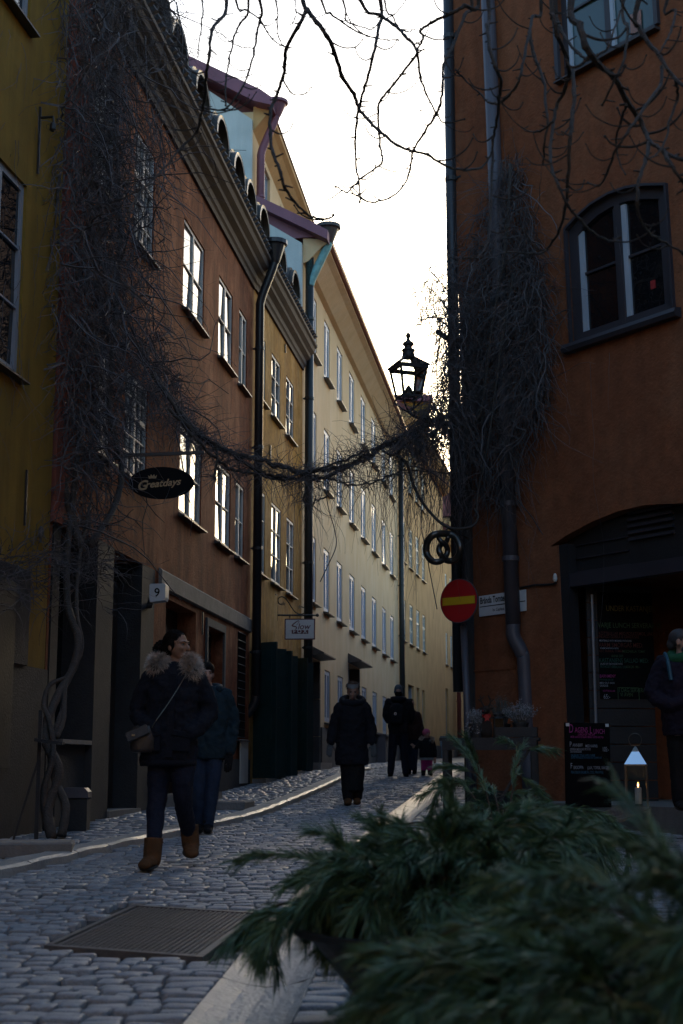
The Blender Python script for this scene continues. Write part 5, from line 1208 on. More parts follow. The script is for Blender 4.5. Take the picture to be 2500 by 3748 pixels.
# --- house number lamp
c = at(583, 2172, 17.3); s3 = thing('number_lamp', tuple(c - UP * .11), 'white house number box with black nine mounted on the brown wall', 'sign')
mb = MB(); rz = Matrix.Rotation(R(-8), 3, 'Z')
prof = [(-.09, -.115), (.09, -.095), (.10, -.06), (.10, .095), (.085, .11), (-.085, .11), (-.10, .095), (-.10, -.06)]
P = [c + rz @ Vector((x, -.09, z)) for x, z in prof] + [c + rz @ Vector((x * .96, .09, z)) for x, z in prof]; k = len(prof)
mb.faces(P, [tuple(range(k)), tuple(range(k, 2 * k))[::-1]] + [(i, k + i, k + (i + 1) % k, (i + 1) % k) for i in range(k)]); mb.build('box', M['white'], s3)
text(s3, 'numeral', '9', .15, c + rz @ Vector((-.003, -.092, -.05)), rz @ Vector((1, 0, 0)), UP, 'signblack', .012, 0, 'CENTER')
mb = MB(); mb.span(c + Vector((-.09, .05, .0)), WB1.pt(WB1.hit(548, 2170)[0], c.z, 0), .06); mb.build('arm', M['black'], s3)
# --- street lantern
c = at(1496, 1454, 17.4); lm = thing('street_lantern', tuple(at(1496, 1490, 17.4)), 'old black four sided street lantern on a bracket among the vines', 'lantern')
rz = Matrix.Rotation(R(20), 3, 'Z'); m_px = 17.4 / F
hb, ht = .118, .175; Hh = 108 * m_px
def lc(x, y, z): return c + rz @ Vector((x, y, z))
bot = [lc(sx * hb, sy * hb, 0) for sx, sy in ((-1, -1), (1, -1), (1, 1), (-1, 1))]; top = [lc(sx * ht, sy * ht, Hh) for sx, sy in ((-1, -1), (1, -1), (1, 1), (-1, 1))]
for i in range(4):
    j = (i + 1) % 4
    mb = MB(); mb.span(bot[i], top[i], .026); mb.build('corner_bar', M['black'], lm)
    mb = MB(); mb.span(bot[i], bot[j], .024); mb.build('bottom_rail', M['black'], lm)
    mb = MB(); mb.span(top[i] + UP * .012, top[j] + UP * .012, .05, .045); mb.build('top_rail', M['black'], lm)
    mb = MB(); mb.quad(bot[i], bot[j], top[j], top[i]); mb.build('pane', M['clear'], lm)
rt_ = [lc(sx * .062, sy * .062, Hh + .155) for sx, sy in ((-1, -1), (1, -1), (1, 1), (-1, 1))]; re_ = [lc(sx * (ht + .03), sy * (ht + .03), Hh + .03) for sx, sy in ((-1, -1), (1, -1), (1, 1), (-1, 1))]
for i in range(4):
    j = (i + 1) % 4; mb = MB(); mb.span(re_[i], rt_[i], .022); mb.build('roof_rib', M['black'], lm)
    mb = MB(); mb.quad(re_[i], re_[j], rt_[j], rt_[i]); mb.build('roof_pane', M['clear'], lm)
mb = MB(); z0 = Hh + .15
mb.lathe([(.085, z0), (.09, z0 + .02), (.08, z0 + .03), (.075, z0 + .085), (.088, z0 + .095), (.085, z0 + .11), (.05, z0 + .13), (.05, z0 + .16), (.075, z0 + .175), (.07, z0 + .20), (.03, z0 + .23), (.018, z0 + .26), (.028, z0 + .275), (.034, z0 + .30), (.022, z0 + .325), (.012, z0 + .335)], c, 14); mb.build('chimney', M['black'], lm, smooth=False)
mb = MB(); mb.lathe([(.075, 0), (.07, .05), (.045, .10), (.02, .14), (.0, .16)], c + Vector((.0, 0, .005)), 10); mb.build('burner', M['black'], lm)
for i in range(4):
    mb = MB(); o2 = (bot[i] - c); mb.tube(curve_pts([bot[i], bot[i] + o2 * .12 - UP * .05, c + o2 * .6 - UP * .13, c - UP * .2], 5), .012, 6); mb.build('cradle_arm', M['black'], lm)
mb = MB(); mb.tube(curve_pts([c - UP * .19, c - UP * .26 + Vector((.1, 0, 0)), c - UP * .28 + Vector((.4, .2, 0)), Vector((RC[0] + .02, RC[1] + .15, c.z - .3))], 6), .02, 8); mb.build('bracket', M['black'], lm)
mb = MB(); a_ = WR.hit(1700, 1250)[0]; mb.span(at(1600, 1214, 17.3), Vector((RC[0] + .05, RC[1] + .1, at(1600, 1214, 17.3).z)), .05); mb.build('upper_bracket', M['black'], lm)
# --- baker's pretzel
PZ = [(668, 312), (645, 365), (585, 405), (572, 450), (590, 500), (630, 545), (690, 562), (755, 530), (785, 460), (778, 390), (740, 325), (680, 292), (610, 285), (535, 292), (475, 335), (445, 410), (450, 490), (490, 550), (545, 572), (600, 555), (645, 505), (658, 445), (635, 395), (590, 360), (562, 318)]
pz = thing('pretzel_sign', tuple(at(1622, 2066, 16.9)), 'bronze pretzel shaped bakery sign hanging above the no entry sign', 'sign')
P = curve_pts([at(1400 + x * .3615, 1850 + y * .3615, 16.9 + .05 * math.sin(i * 1.3)) for i, (x, y) in enumerate(PZ)], 5); n_ = len(P)
M['bronze'] = mat('dark_bronze', (.085, .075, .065), .32, .7, var=.2)
mb = MB(); mb.tube(P, [.024 + .020 * math.sin(math.pi * i / (n_ - 1)) ** .6 if 0 < i < n_ - 1 else .014 for i in range(n_)], 10); mb.build('pretzel', M['bronze'], pz, smooth=True)
mb = MB(); p0 = at(1622, 1952, 16.9); p1 = at(1640, 1932, 17.0); mb.tube([p0, p1], .008, 5); mb.build('hook', M['black'], pz)
mb = MB(); mb.tube([p1, Vector((RC[0] - .02, RC[1] - .02, p1.z + .05))], .014, 6); mb.build('bracket', M['black'], pz)
# --- no entry sign on a leaning grey pole
c = at(1680, 2199, 17.3); ne = thing('no_entry_sign', (at(1700, 2800, 17.25).x, 17.25, gz(17.25)), 'round red no entry sign with yellow bar on a grey pole', 'road sign')
az = R(38); xd = Vector((math.cos(az), -math.sin(az), 0)); nd = xd.cross(UP)
mb = MB(); plate(mb, c, xd, UP, .525, .525, .012, 48); mb.build('disc', M['signred'], ne)
mb = MB(); plate(mb, c - nd * .004, xd, UP, .545, .545, .014, 48); mb.build('rim', M['greypipe'], ne)
mb = MB(); plate(mb, c + nd * .008, xd, UP, .47, .095, .006); mb.build('bar', M['signyel'], ne)
t_ = at(1697, 2290, 17.45); b_ = Vector((at(1722, 2700, 17.4).x, 17.4, gz(17.4)))
mb = MB(); mb.tube([b_, t_, t_ + UP * .0], .042, 12); mb.build('pole', M['greypipe'], ne, smooth=True)
mb = MB(); mb.tube(curve_pts([t_ - UP * .05, t_ + Vector((-.01, -.03, .03)), c - nd * .03 - UP * .2, c - nd * .03 + UP * .1], 4), .03, 8); mb.build('neck', M['greypipe'], ne)
# --- street name plate
an = WR.hit(1758, 2200); a2 = WR.hit(1930, 2180)
zc_ = (WR.hit(1758, 2183)[1] + WR.hit(1758, 2258)[1]) / 2; hh = WR.hit(1758, 2183)[1] - WR.hit(1758, 2258)[1]
aL = an[0]; aR = a2[0]; c = WR.pt((aL + aR) / 2, zc_, .02); xd = -Vector((WR.t.x, WR.t.y, 0))
sp = thing('street_name_plate', tuple(c - UP * hh / 2), 'white street name plate with black lettering partly behind the downpipe', 'sign')
mb = MB(); plate(mb, c, xd, UP, abs(aL - aR), hh, .008); mb.build('plate', M['white'], sp)
mb = MB(); plate(mb, c + Vector((0, 0, -.01)) + Vector((WR.n.x, WR.n.y, 0)) * .005, xd, UP, abs(aL - aR) * .97, .010, .004); mb.build('rule', M['signblack'], sp)
text(sp, 'lettering', 'Brända Tomten', .115, WR.pt(aL - .025, zc_ + .028, .026), xd, UP, 'signblack', .018, 0, sx=.68)
text(sp, 'lettering', 'kv. Cepheus', .055, WR.pt(aL - .26, zc_ - .085, .026), xd, UP, 'signblack', .01, 0, sx=.8)

# --- chalk menu on the open door
xd = -Vector((DW.t.x, DW.t.y, 0)); k2 = .287; o2 = (2050, 2150)
def dpt(x, y): a, z = DW.hit(o2[0] + x * k2, o2[1] + y * k2, .012); return DW.pt(a, z, .012)
mn = thing('menu_board', tuple(dpt(800, 1450)), 'black chalk menu sheet fixed to the open restaurant door', 'menu')
e0, e1 = dpt(470, 60), dpt(1170, 60); zb = dpt(480, 1420).z
mb = MB(); cm_ = (e0 + e1) / 2; cm_.z = (e0.z + zb) / 2; plate(mb, cm_ - Vector((DW.n.x, DW.n.y, 0)) * .006, xd, UP, (e1 - e0).length, e0.z - zb, .008); mb.build('sheet', M['signblack'], mn)
ML = [(585, 300, 'UNDER KASTANJEN', 82, 'chalk_y', .72), (480, 510, 'VARJE LUNCH SERVERAR VI:', 74, 'chalk_g', .74), (492, 605, 'KÖTTBULLAR MED POTATISMOS, LINGON', 48, 'chalk_r', .70), (492, 645, 'INLAGD GURKA & GRÄDDSÅS', 44, 'chalk_r', .72), (500, 690, 'MEATBALLS WITH MASHED POTATOES', 28, 'chalk_w', .7),
      (490, 760, 'VARM SMÖRGÅS MED:', 66, 'chalk_r', .72), (510, 785, 'WARM SANDWICH WITH', 24, 'chalk_w', .7), (500, 825, 'OST, SKINKA, TOMAT', 36, 'chalk_r', .72), (795, 830, 'MOZZARELLA, TOMAT', 34, 'chalk_g', .7), (655, 890, 'SKINK OST', 36, 'chalk_g', .7),
      (498, 955, 'KASTANJENS SALLAD MED:', 62, 'chalk_t', .70), (510, 985, 'SALAD OF THE HOUSE WITH', 26, 'chalk_w', .7), (510, 1025, 'FETAOST 125:-', 40, 'chalk_t', .7), (655, 1030, 'KYCKLING 125:-', 36, 'chalk_t', .62), (835, 1030, 'RÄKOR 145:-', 38, 'chalk_g', .7),
      (505, 1150, 'BARNMENY', 46, 'chalk_p', .7), (505, 1190, 'PANNKAKOR', 30, 'chalk_t', .8), (505, 1230, 'MED SYLT OCH', 28, 'chalk_w', .8), (505, 1265, 'GRÄDDE', 28, 'chalk_w', .8), (545, 1330, 'KÖTTBULLAR', 26, 'chalk_p', .8), (555, 1420, '65:-', 66, 'chalk_w', .7),
      (752, 1335, 'I DAG SERVERAR', 62, 'chalk_g', .66), (768, 1390, 'VI ÄVEN', 52, 'chalk_g', .7)]
for (x, y, t, h_, m, sx) in ML:
    p = dpt(x, y); text(mn, 'chalk_lettering', t, h_ * k2 / F * p.y * 1.25, p, xd, UP, m, .004, 0, sx=sx)
mb = MB()
for (a, b) in (((738, 1278), (1000, 1282)), ((1000, 1282), (1012, 1440)), ((738, 1278), (742, 1430))):
    mb = MB(); mb.span(dpt(*a), dpt(*b), .006); mb.build('chalk_line', M['chalk_g'], mn)
# --- pavement board by the doorway
k3 = .2551; o3 = (2050, 2600); TL = at(o3[0] + 78 * k3, o3[1] + 175 * k3, 13.9); TR = at(o3[0] + 690 * k3, o3[1] + 205 * k3, 14.15)
xd = (TR - TL); xd.z = 0; wdt = xd.length; xd.normalize(); yd = Vector((.02, .06, 1)).normalized()
bd = thing('menu_board', (TL.x + .2, TL.y, zp), 'chalkboard easel with the pink headed daily lunch menu by the doorway', 'menu')
hb_ = TL.z - zp - .0; c = TL + xd * wdt / 2 - yd * hb_ / 2
mb = MB(); plate(mb, c, xd, yd, wdt + .02, hb_, .02); mb.build('board', M['signblack'], bd)
mb = MB(); mb.span(c + yd * hb_ / 2 + Vector((0, .01, 0)), Vector((c.x + .05, c.y + .3, zp)), .03); mb.build('rear_strut', M['blackpaint'], bd)
for (cx_, x_) in ((0, -1), (1, 1)):
    mb = MB(); mb.box(c + xd * (wdt / 2 - .02) * x_ + yd * (hb_ / 2 - .02) - Vector((0, .014, 0)), (.035, .012, .03)); mb.build('clip', M['white'], bd)
def bp(x, y):
    u, v = o3[0] + x * k3, o3[1] + y * k3; r_ = ray(u, v); n_ = xd.cross(yd); cc = c + n_ * .0125
    if n_.y > 0: n_ = -n_; cc = c + n_ * .0125
    d = (cc - Vector((0, 0, CZ))).dot(n_) / r_.dot(n_); return Vector((0, 0, CZ)) + r_ * d
xs_ = xd
BL = [(125, 320, 'D', 190, 'chalk_p', .62), (210, 318, 'AGENS', 118, 'chalk_p', .68), (425, 330, 'L', 150, 'chalk_p', .6), (478, 335, 'UNCH', 105, 'chalk_p', .72), (255, 362, 'LUNCH OF THE DAY', 52, 'chalk_p', .68), (148, 395, 'BRÖD KAFFE & TE INGÅR / BREAD COFFEE AND TEA', 44, 'chalk_p', .62),
      (135, 520, 'P', 110, 'chalk_w', .7), (178, 520, 'ANNBIFF', 68, 'chalk_w', .72), (362, 530, 'MED KAPRIS', 60, 'chalk_w', .72), (605, 590, '105:-', 100, 'chalk_w', .62), (142, 572, 'SERVERAS MED KOKT POTATIS', 46, 'chalk_w', .62), (142, 606, 'OCH GRÄDDSÅS', 46, 'chalk_w', .64),
      (155, 662, 'SALISBURY STEAK WITH CAPER', 50, 'chalk_b', .66), (155, 692, 'SERVED WITH BOILED POTATOES AND CREAM SAUCE', 42, 'chalk_b', .58), (148, 835, 'F', 120, 'chalk_w', .66), (190, 842, 'ISKSOPPA', 70, 'chalk_w', .64), (390, 845, '(LAX, TORSK, RÄKOR)', 66, 'chalk_w', .66), (655, 860, '98:-', 92, 'chalk_w', .6), (155, 908, 'FISH SOUP (SALMON, COD, PRAWNS)', 58, 'chalk_b', .64)]
for (x, y, t, h_, m, sx) in BL:
    p = bp(x, y); text(bd, 'chalk_lettering', t, h_ * k3 / F * p.y * .92, p, xd, yd, m, .008, 0, sx=sx)
# --- candle lantern on the step
lb = at(2333, 2945, 13.6); lb = Vector((lb.x, lb.y, zp)); cl = thing('candle_lantern', tuple(lb), 'tall steel and glass lantern with a burning white candle on the doorstep', 'lantern')
hw = .097; hB = .405; rz = Matrix.Rotation(R(-14), 3, 'Z')
def lc2(x, y, z): return lb + rz @ Vector((x, y, z))
C4 = ((-1, -1), (1, -1), (1, 1), (-1, 1)); M['dsteel'] = mat('darkened_steel', (.20, .18, .16), .35, .8, var=.2)
for i in range(4):
    (x0, y0), (x1, y1) = C4[i], C4[(i + 1) % 4]
    mb = MB(); mb.span(lc2(x0 * hw, y0 * hw, .015), lc2(x0 * hw, y0 * hw, hB), .012); mb.build('post', M['dsteel'], cl)
    mb = MB(); mb.span(lc2(x0 * hw, y0 * hw, hB), lc2(x1 * hw, y1 * hw, hB), .014); mb.build('top_rail', M['dsteel'], cl)
    mb = MB(); mb.quad(lc2(x0 * hw, y0 * hw, .02), lc2(x1 * hw, y1 * hw, .02), lc2(x1 * hw, y1 * hw, hB), lc2(x0 * hw, y0 * hw, hB)); mb.build('pane', M['clear'], cl)
    k = .34; mb = MB(); mb.quad(lc2(x0 * (hw + .006), y0 * (hw + .006), hB + .008), lc2(x1 * (hw + .006), y1 * (hw + .006), hB + .008), lc2(x1 * hw * k, y1 * hw * k, hB + .125), lc2(x0 * hw * k, y0 * hw * k, hB + .125)); mb.build('roof_face', M['steel'], cl)
mb = MB(); mb.lathe([(.045, hB + .126), (.03, hB + .15), (.008, hB + .175)], lb, 4, rz @ Matrix.Rotation(R(45), 3, 'Z')); mb.build('cap', M['dsteel'], cl)
mb = MB(); mb.box(lb + UP * .008, (hw * 2.05, hw * 2.05, .016), rz); mb.build('base', M['dsteel'], cl)
mb = MB(); mb.tube([lc2(.06 * math.cos(a) , 0, hB + .235 + .06 * math.sin(a)) for a in [R(-50 + i * 14) for i in range(21)]], .004, 6); mb.span(lc2(-.04, 0, hB + .185), lc2(.04, 0, hB + .185), .006); mb.build('handle', M['dsteel'], cl)
cd = thing('candle', tuple(lc2(.012, 0, .017)), 'white pillar candle burning inside the steel lantern', 'candle')
M['wax'] = mat('white_wax', (.75, .76, .80), .5, var=.05); cb = lc2(.012, 0, .017)
mb = MB(); mb.lathe([(.032, 0), (.032, .145), (.027, .152), (.012, .146)], cb + UP * .03, 16); mb.build('wax', M['wax'], cd, smooth=False)
mb = MB(); mb.lathe([(.036, 0), (.036, .03)], cb, 14); mb.build('holder', M['black'], cd)
fm = bpy.data.materials.new('flame'); fm.use_nodes = True; n = fm.node_tree.nodes; n.remove(n['Principled BSDF']); em = n.new('ShaderNodeEmission'); em.inputs[0].default_value = (1, .42, .10, 1); em.inputs[1].default_value = 5.0; fm.node_tree.links.new(em.outputs[0], n['Material Output'].inputs[0]); M['flame'] = fm
mb = MB(); mb.lathe([(.001, 0), (.006, .012), (.0065, .02), (.003, .036), (.0005, .05)], cb + UP * .182, 8); mb.build('flame', M['flame'], cd)
# --- tread plate in front of the step
tp = thing('tread_plate', tuple(at(2250, 2985, 12.9)), 'chequered metal ramp plate leading to the restaurant doorstep', 'ramp')
Q = [at(2262, 2948, 13.9), at(2384, 2953, 13.45), at(2216, 3027, 12.2), at(2110, 3010, 12.6)]
mb = MB(); mb.faces(Q + [q - UP * .02 for q in Q], [(0, 1, 2, 3), (0, 4, 5, 1), (1, 5, 6, 2), (2, 6, 7, 3), (3, 7, 4, 0)]); mb.build('plate', M['castiron'], tp)
st = MB()
for i in range(16):
    for j in range(10):
        s_, t_ = (i + .5) / 16, (j + .5) / 10; p = (Q[0] * (1 - t_) + Q[1] * t_) * (1 - s_) + (Q[3] * (1 - t_) + Q[2] * t_) * s_
        st.span(p + Vector((-.018, -.004 if (i + j) % 2 else .004, .002)), p + Vector((.018, .004 if (i + j) % 2 else -.004, .002)), .008, .006)
tag(st.build('treads', M['castiron'], tp), kind='stuff')
# --- black table with winter plants at the corner
tb = at(1795, 2700, 15.6); zt_ = tb.z; tg = gz(15.6) - .02; th = thing('plant_table', (tb.x, tb.y, gz(15.6)), 'black wooden table against the orange corner, with heather pots on top', 'table')
rz = Matrix.Rotation(R(-10), 3, 'Z')
def tc(x, y, z): v = rz @ Vector((x, y, 0)); return Vector((tb.x + v.x, tb.y + v.y, z))
for k in range(4): mb = MB(); mb.box(tc(0, -.19 + k * .125, zt_ - .02), (1.06, .115, .03), rz); mb.build('top_board', M['blackpaint'], th)
mb = MB(); mb.box(tc(0, -.24, zt_ - .085), (1.0, .03, .10), rz); mb.build('apron', M['blackpaint'], th)
for x in (-.47, .47):
    for y in (-.22, .2): mb = MB(); mb.span(tc(x, y, gz(tb.y)), tc(x, y, zt_ - .036), .06); mb.build('leg', M['blackpaint'], th)
mb = MB(); mb.span(tc(.44, -.2, zt_ - .1), tc(.1, -.2, gz(15.6) + .25), .05, .03); mb.build('brace', M['blackpaint'], th)
cra = thing('crate', tuple(tc(.29, -.08, zt_)), 'low black wooden crate at the right end of the plant table', 'crate')
for (dx, dy, sx_, sy_) in ((0, -.14, .44, .02), (0, .14, .44, .02), (-.21, 0, .02, .26), (.21, 0, .02, .26)): mb = MB(); mb.box(tc(.29 + dx, -.08 + dy, zt_ + .055), (sx_, sy_, .10), rz); mb.build('side_board', M['blackpaint'], cra)
M['heather'] = mat('pale_heather', (.34, .33, .35), .9, var=.4, scale=60); M['heatherg'] = mat('grey_green_heather', (.09, .10, .09), .9, var=.4, scale=60); M['potm'] = mat('dark_pot', (.035, .034, .036), .6)
rh_ = random.Random(9)
def heather(x, z, r, h, label, mm, n=90, y=-.08, pot=.09, trail=False):
    b = tc(x, y, z); t = thing('potted_heather', tuple(b), label, 'potted plant')
    mb = MB(); mb.lathe([(pot * .75, 0), (pot, .13), (pot * 1.06, .13), (pot * 1.06, .15), (pot * .9, .15), (pot * .85, .12)], b, 14); mb.build('pot', M['potm'], t)
    mb = MB(); fl = MB()
    for k in range(n):
        a = rh_.uniform(0, 6.28); rr = rh_.uniform(.0, 1) ** .6
        e = b + Vector((math.cos(a) * r * rr, math.sin(a) * r * rr * .6, .14 + h * (1 - .45 * rr) * rh_.uniform(.7, 1.1)))
        s = b + Vector((math.cos(a) * pot * .6 * rr, math.sin(a) * pot * .6 * rr, .13))
        if trail and rr > .75: e.z -= h * rh_.uniform(.5, 1.3)
        P = [s, s + (e - s) * .4 + UP * .02, e]
        P = curve_pts(P, 3); mb.tube(P, .0022, 3, False)
        for q in P[2:]:
            for _ in range(3):
                w_ = Vector((rh_.gauss(0, .008), rh_.gauss(0, .008), rh_.gauss(0, .012))); v = Vector((rh_.gauss(0, 1), rh_.gauss(0, 1), rh_.gauss(.5, .6))).normalized() * .016
                fl.poly([q + w_, q + w_ + v + Vector((.004, 0, 0)), q + w_ + v * .7 + Vector((-.005, .002, .004))])
    tag(mb.build('stems', M['heatherg'], t), kind='stuff'); tag(fl.build('flowers', M[mm], t), kind='stuff')
heather(-.14, zt_, .17, .17, 'pale trailing heather in a pot at the left of the plant table', 'heather', 110, trail=True)
heather(.33, zt_ + .01, .20, .24, 'upright pale heather in the crate at the right of the plant table', 'heather', 120)
heather(.12, zt_, .13, .36, 'tall grey green heather at the back of the plant table', 'heatherg', 80, y=.12)
# reindeer ornament with a red star
rd = tc(-.03, -.12, zt_); rn = thing('reindeer_ornament', tuple(rd), 'dark reindeer ornament with a red star at its neck on the plant table', 'ornament')
M['fur_d'] = mat('dark_brown_plush', (.035, .024, .018), .95, var=.3, scale=80, bump=.6, bscale=150)
mb = MB(); mb.lathe([(.055, 0), (.065, .06), (.05, .16), (.03, .22), (.028, .25)], rd, 12); mb.ell(rd + Vector((.0, -.02, .29)), (.04, .055, .045), 12, 8); mb.ell(rd + Vector((-.03, -.06, .275)), (.028, .03, .024), 10, 6)
mb.build('body', M['fur_d'], rn, smooth=True)
for s_ in (-1, 1):
    mb = MB(); a = rd + Vector((.02 * s_, 0, .32)); mb.tube([a, a + Vector((.03 * s_, 0, .06)), a + Vector((.025 * s_ - .02, 0, .13))], [.012, .01, .006], 6); mb.tube([a + Vector((.03 * s_, 0, .06)), a + Vector((.065 * s_, 0, .09))], .007, 5); mb.tube([a + Vector((.028 * s_, 0, .09)), a + Vector((-.0 * s_, 0, .125))], .006, 5); mb.build('antler', M['fur_d'], rn)
    mb = MB(); mb.ell(rd + Vector((.05 * s_, 0, .31)), (.028, .008, .013), 8, 5); mb.build('ear', M['fur_d'], rn)
mb = MB(); cc = rd + Vector((.0, -.07, .205)); mb.poly([cc + Vector(((.045 if i % 2 == 0 else .02) * math.sin(math.pi * i / 5), 0, (.045 if i % 2 == 0 else .02) * math.cos(math.pi * i / 5))) for i in range(10)]); mb.build('red_star', M['signred'], rn)
mb = MB(); mb.lathe([(.045, 0), (.048, .012), (.045, .03), (.035, .035)], rd + UP * .215, 12); mb.build('red_scarf', M['signred'], rn)
mb = MB(); mb.ell(rd + Vector((-.045, -.085, .28)), (.008,) * 3, 8, 6); mb.build('red_nose', M['signred'], rn)
tl = tc(.10, -.1, zt_); tln = thing('small_lantern', tuple(tl), 'small black lantern with dark glass in the middle of the plant table', 'lantern')
for (x, y) in C4: mb = MB(); mb.span(tl + Vector((x * .05, y * .05, 0)), tl + Vector((x * .05, y * .05, .2)), .01); mb.build('post', M['black'], tln)
mb = MB(); mb.box(tl + UP * .01, (.115, .115, .02)); mb.build('base', M['black'], tln)
mb = MB(); mb.lathe([(.085, .2), (.08, .215), (.06, .22), (.06, .25), (.02, .27)], tl, 12); mb.build('top', M['black'], tln)
for (x, y) in ((0, -1), (1, 0), (-1, 0), (0, 1)): mb = MB(); e = Vector((-y, x, 0)) * .048; q = tl + Vector((x * .05, y * .05, 0)); mb.quad(q - e + UP * .02, q + e + UP * .02, q + e + UP * .2, q - e + UP * .2); mb.build('pane', M['darkglass'], tln)
# --- stone blocks and boxes along the left wall
def stoneblock(name, c0, sz, rot, label, m='stone', cat='stone step'):
    b = Vector((c0.x, c0.y, gz(c0.y) - .02)); mb = MB(); mb.box(b + UP * sz[2] / 2, sz, Matrix.Rotation(rot, 3, 'Z'), .015)
    return tag(mb.build(name, M[m], None, b), label, cat)
p_ = gat(95, 3135); stoneblock('stone_step', p_ + Vector((-.13, .12, 0)), (.95, .5, .13), R(8), 'grey granite step at the bottom left by the yellow house')
p_ = gat(835, 2962); stoneblock('stone_step', p_ + Vector((0, .15, 0)), (.55, .75, .12), R(-6), 'dark flat step stone on the left pavement behind the walkers')
p_ = at(278, 2950, 14.75); b = Vector((p_.x, p_.y, gz(14.75))); ub = thing('wall_box', tuple(b), 'grey metal box with rounded lid below the shop window', 'box')
mb = MB(); mb.box(b + UP * .16, (.26, .2, .32)); mb.build('case', M['plinth'], ub)
mb = MB(); P = [(-.14, .0), (-.14, .06), (-.10, .10), (.10, .10), (.14, .06), (.14, 0)]; V = [b + Vector((x, -.12, .325 + z)) for x, z in P] + [b + Vector((x, .1, .325 + z)) for x, z in P]; k = 6
mb.faces(V, [tuple(range(k)), tuple(range(k, 2 * k))[::-1]] + [(i, k + i, k + (i + 1) % k, (i + 1) % k) for i in range(k)]); mb.build('lid', M['greypipe'], ub)
for (u, v, d, w_, h_, lab, m) in ((1391, 2796, 46, .22, .85, 'grey utility cabinet at the foot of the cream house', 'greypipe'), (1625, 2785, 66, .32, .95, 'blue grey utility cabinet far up the alley', 'bluetin')):
    p_ = at(u, v, d); b = Vector((p_.x, p_.y, gz(d))); t = thing('utility_cabinet', tuple(b), lab, 'cabinet')
    mb = MB(); mb.box(b + UP * h_ / 2, (w_ * 1.6, .4, h_)); mb.build('case', M[m], t); mb = MB(); mb.box(b + UP * (h_ + .02), (w_ * 1.75, .48, .05)); mb.build('roof', M[m], t)

# ---------------------------------------------------------------- pine planters
def pine_mat():
    m = mat('pine_needle', (.046, .120, .070), .42, var=.6, scale=20, col2=(.11, .17, .06), spec=.5, blotch=9)
    return m
M['needle'] = pine_mat(); M['pinestem'] = mat('pine_stem', (.06, .04, .025), .8)
rp_ = random.Random(17)
def needles(mb, path, rng, dens, Ln, wd):
    n = len(path)
    for i in range(n - 1):
        a, b = path[i], path[i + 1]; t = (b - a); L_ = t.length; t = t.normalized(); q = t.orthogonal().normalized(); r_ = t.cross(q)
        for k in range(max(1, int(L_ * dens))):
            f = rng.random(); p = a + (b - a) * f; th = rng.uniform(0, 6.283); sp = rng.uniform(.15, .6)
            d = (t + (q * math.cos(th) + r_ * math.sin(th)) * sp).normalized(); L2 = Ln * rng.uniform(.7, 1.15)
            s = d.cross(Vector((rng.gauss(0, 1), rng.gauss(0, 1), rng.gauss(0, 1)))).normalized() * wd * .5
            m_ = p + d * L2 * .55; e = p + d * L2 - UP * L2 * rng.uniform(.08, .28)
            mb.faces([p - s * .7, p + s * .7, m_ + s, m_ - s, e], [(0, 1, 2, 3), (3, 2, 4)])
def pine_planter(name, c, rim_r, rim_z, label, nb, reach, rise, d_px, wd, Ln=.085, bowl=True, dirs=None, foot=.18, els=(.05, 1.3), front=False):
    gzz = gz(c.y); t = thing(name, (c.x, c.y, gzz), label, 'planter')
    if bowl:
        h = rim_z - gzz; mb = MB()
        mb.lathe([(rim_r * foot / .5, 0), (rim_r * .40, .02), (rim_r * .42, h * .12), (rim_r * .62, h * .45), (rim_r * .86, h * .86), (rim_r * .92, h * .93), (rim_r, h * .95), (rim_r * 1.01, h), (rim_r * .95, h), (rim_r * .86, h * .9), (.02, h * .86)], (c.x, c.y, gzz), 36); mb.build('bowl', M['potblack'], t, smooth=False)
    stem = MB(); nd_ = MB()
    for k in range(nb):
        if dirs and k < len(dirs): az_, el_, ln, st_ = dirs[k]
        else: az_ = rp_.uniform(0, 6.283); el_ = rp_.uniform(*els); ln = reach * rp_.uniform(.65, 1.15); st_ = rp_.uniform(0, .5)
        if front and k >= len(dirs or []) and 3.3 < az_ < 5.3: el_ = max(el_, .8); ln *= .85; st_ = min(st_, .4)
        p = Vector((c.x + math.cos(az_) * rim_r * st_, c.y + math.sin(az_) * rim_r * st_, rim_z - .02 + rp_.uniform(0, .1) + .05 * (1 - st_)))
        d = Vector((math.cos(az_) * math.cos(el_), math.sin(az_) * math.cos(el_), math.sin(el_) * rise)).normalized(); path = [p.copy()]; n_ = 9
        for i in range(n_):
            d = (d + Vector((rp_.gauss(0, .07), rp_.gauss(0, .07), -.16 + rp_.gauss(0, .05)))).normalized(); p = p + d * ln / n_; path.append(p.copy())
        stem.tube(path, [.006 * (1 - .6 * i / n_) for i in range(n_ + 1)], 4, False); needles(nd_, path[3:], rp_, 700 * d_px, Ln, wd)
        for j in range(4):
            i = rp_.randint(3, 8); q = path[i]; dd = (path[min(i + 1, n_)] - path[i]).normalized()
            dd = (dd + Vector((rp_.gauss(0, .6), rp_.gauss(0, .6), rp_.gauss(-.05, .35)))).normalized(); sub = [q.copy()]
            for i2 in range(5): dd = (dd + Vector((rp_.gauss(0, .05), rp_.gauss(0, .05), -.10))).normalized(); q = q + dd * ln * .42 / 5; sub.append(q.copy())
            stem.tube(sub, .003, 3, False); needles(nd_, sub[1:], rp_, 760 * d_px, Ln, wd)
    tag(stem.build('pine_stems', M['pinestem'], t), kind='stuff'); tag(nd_.build('pine_needles', M['needle'], t), kind='stuff'); return t
M['potblack'] = mat('matt_black_pot', (.012, .012, .013), .55, var=.2)
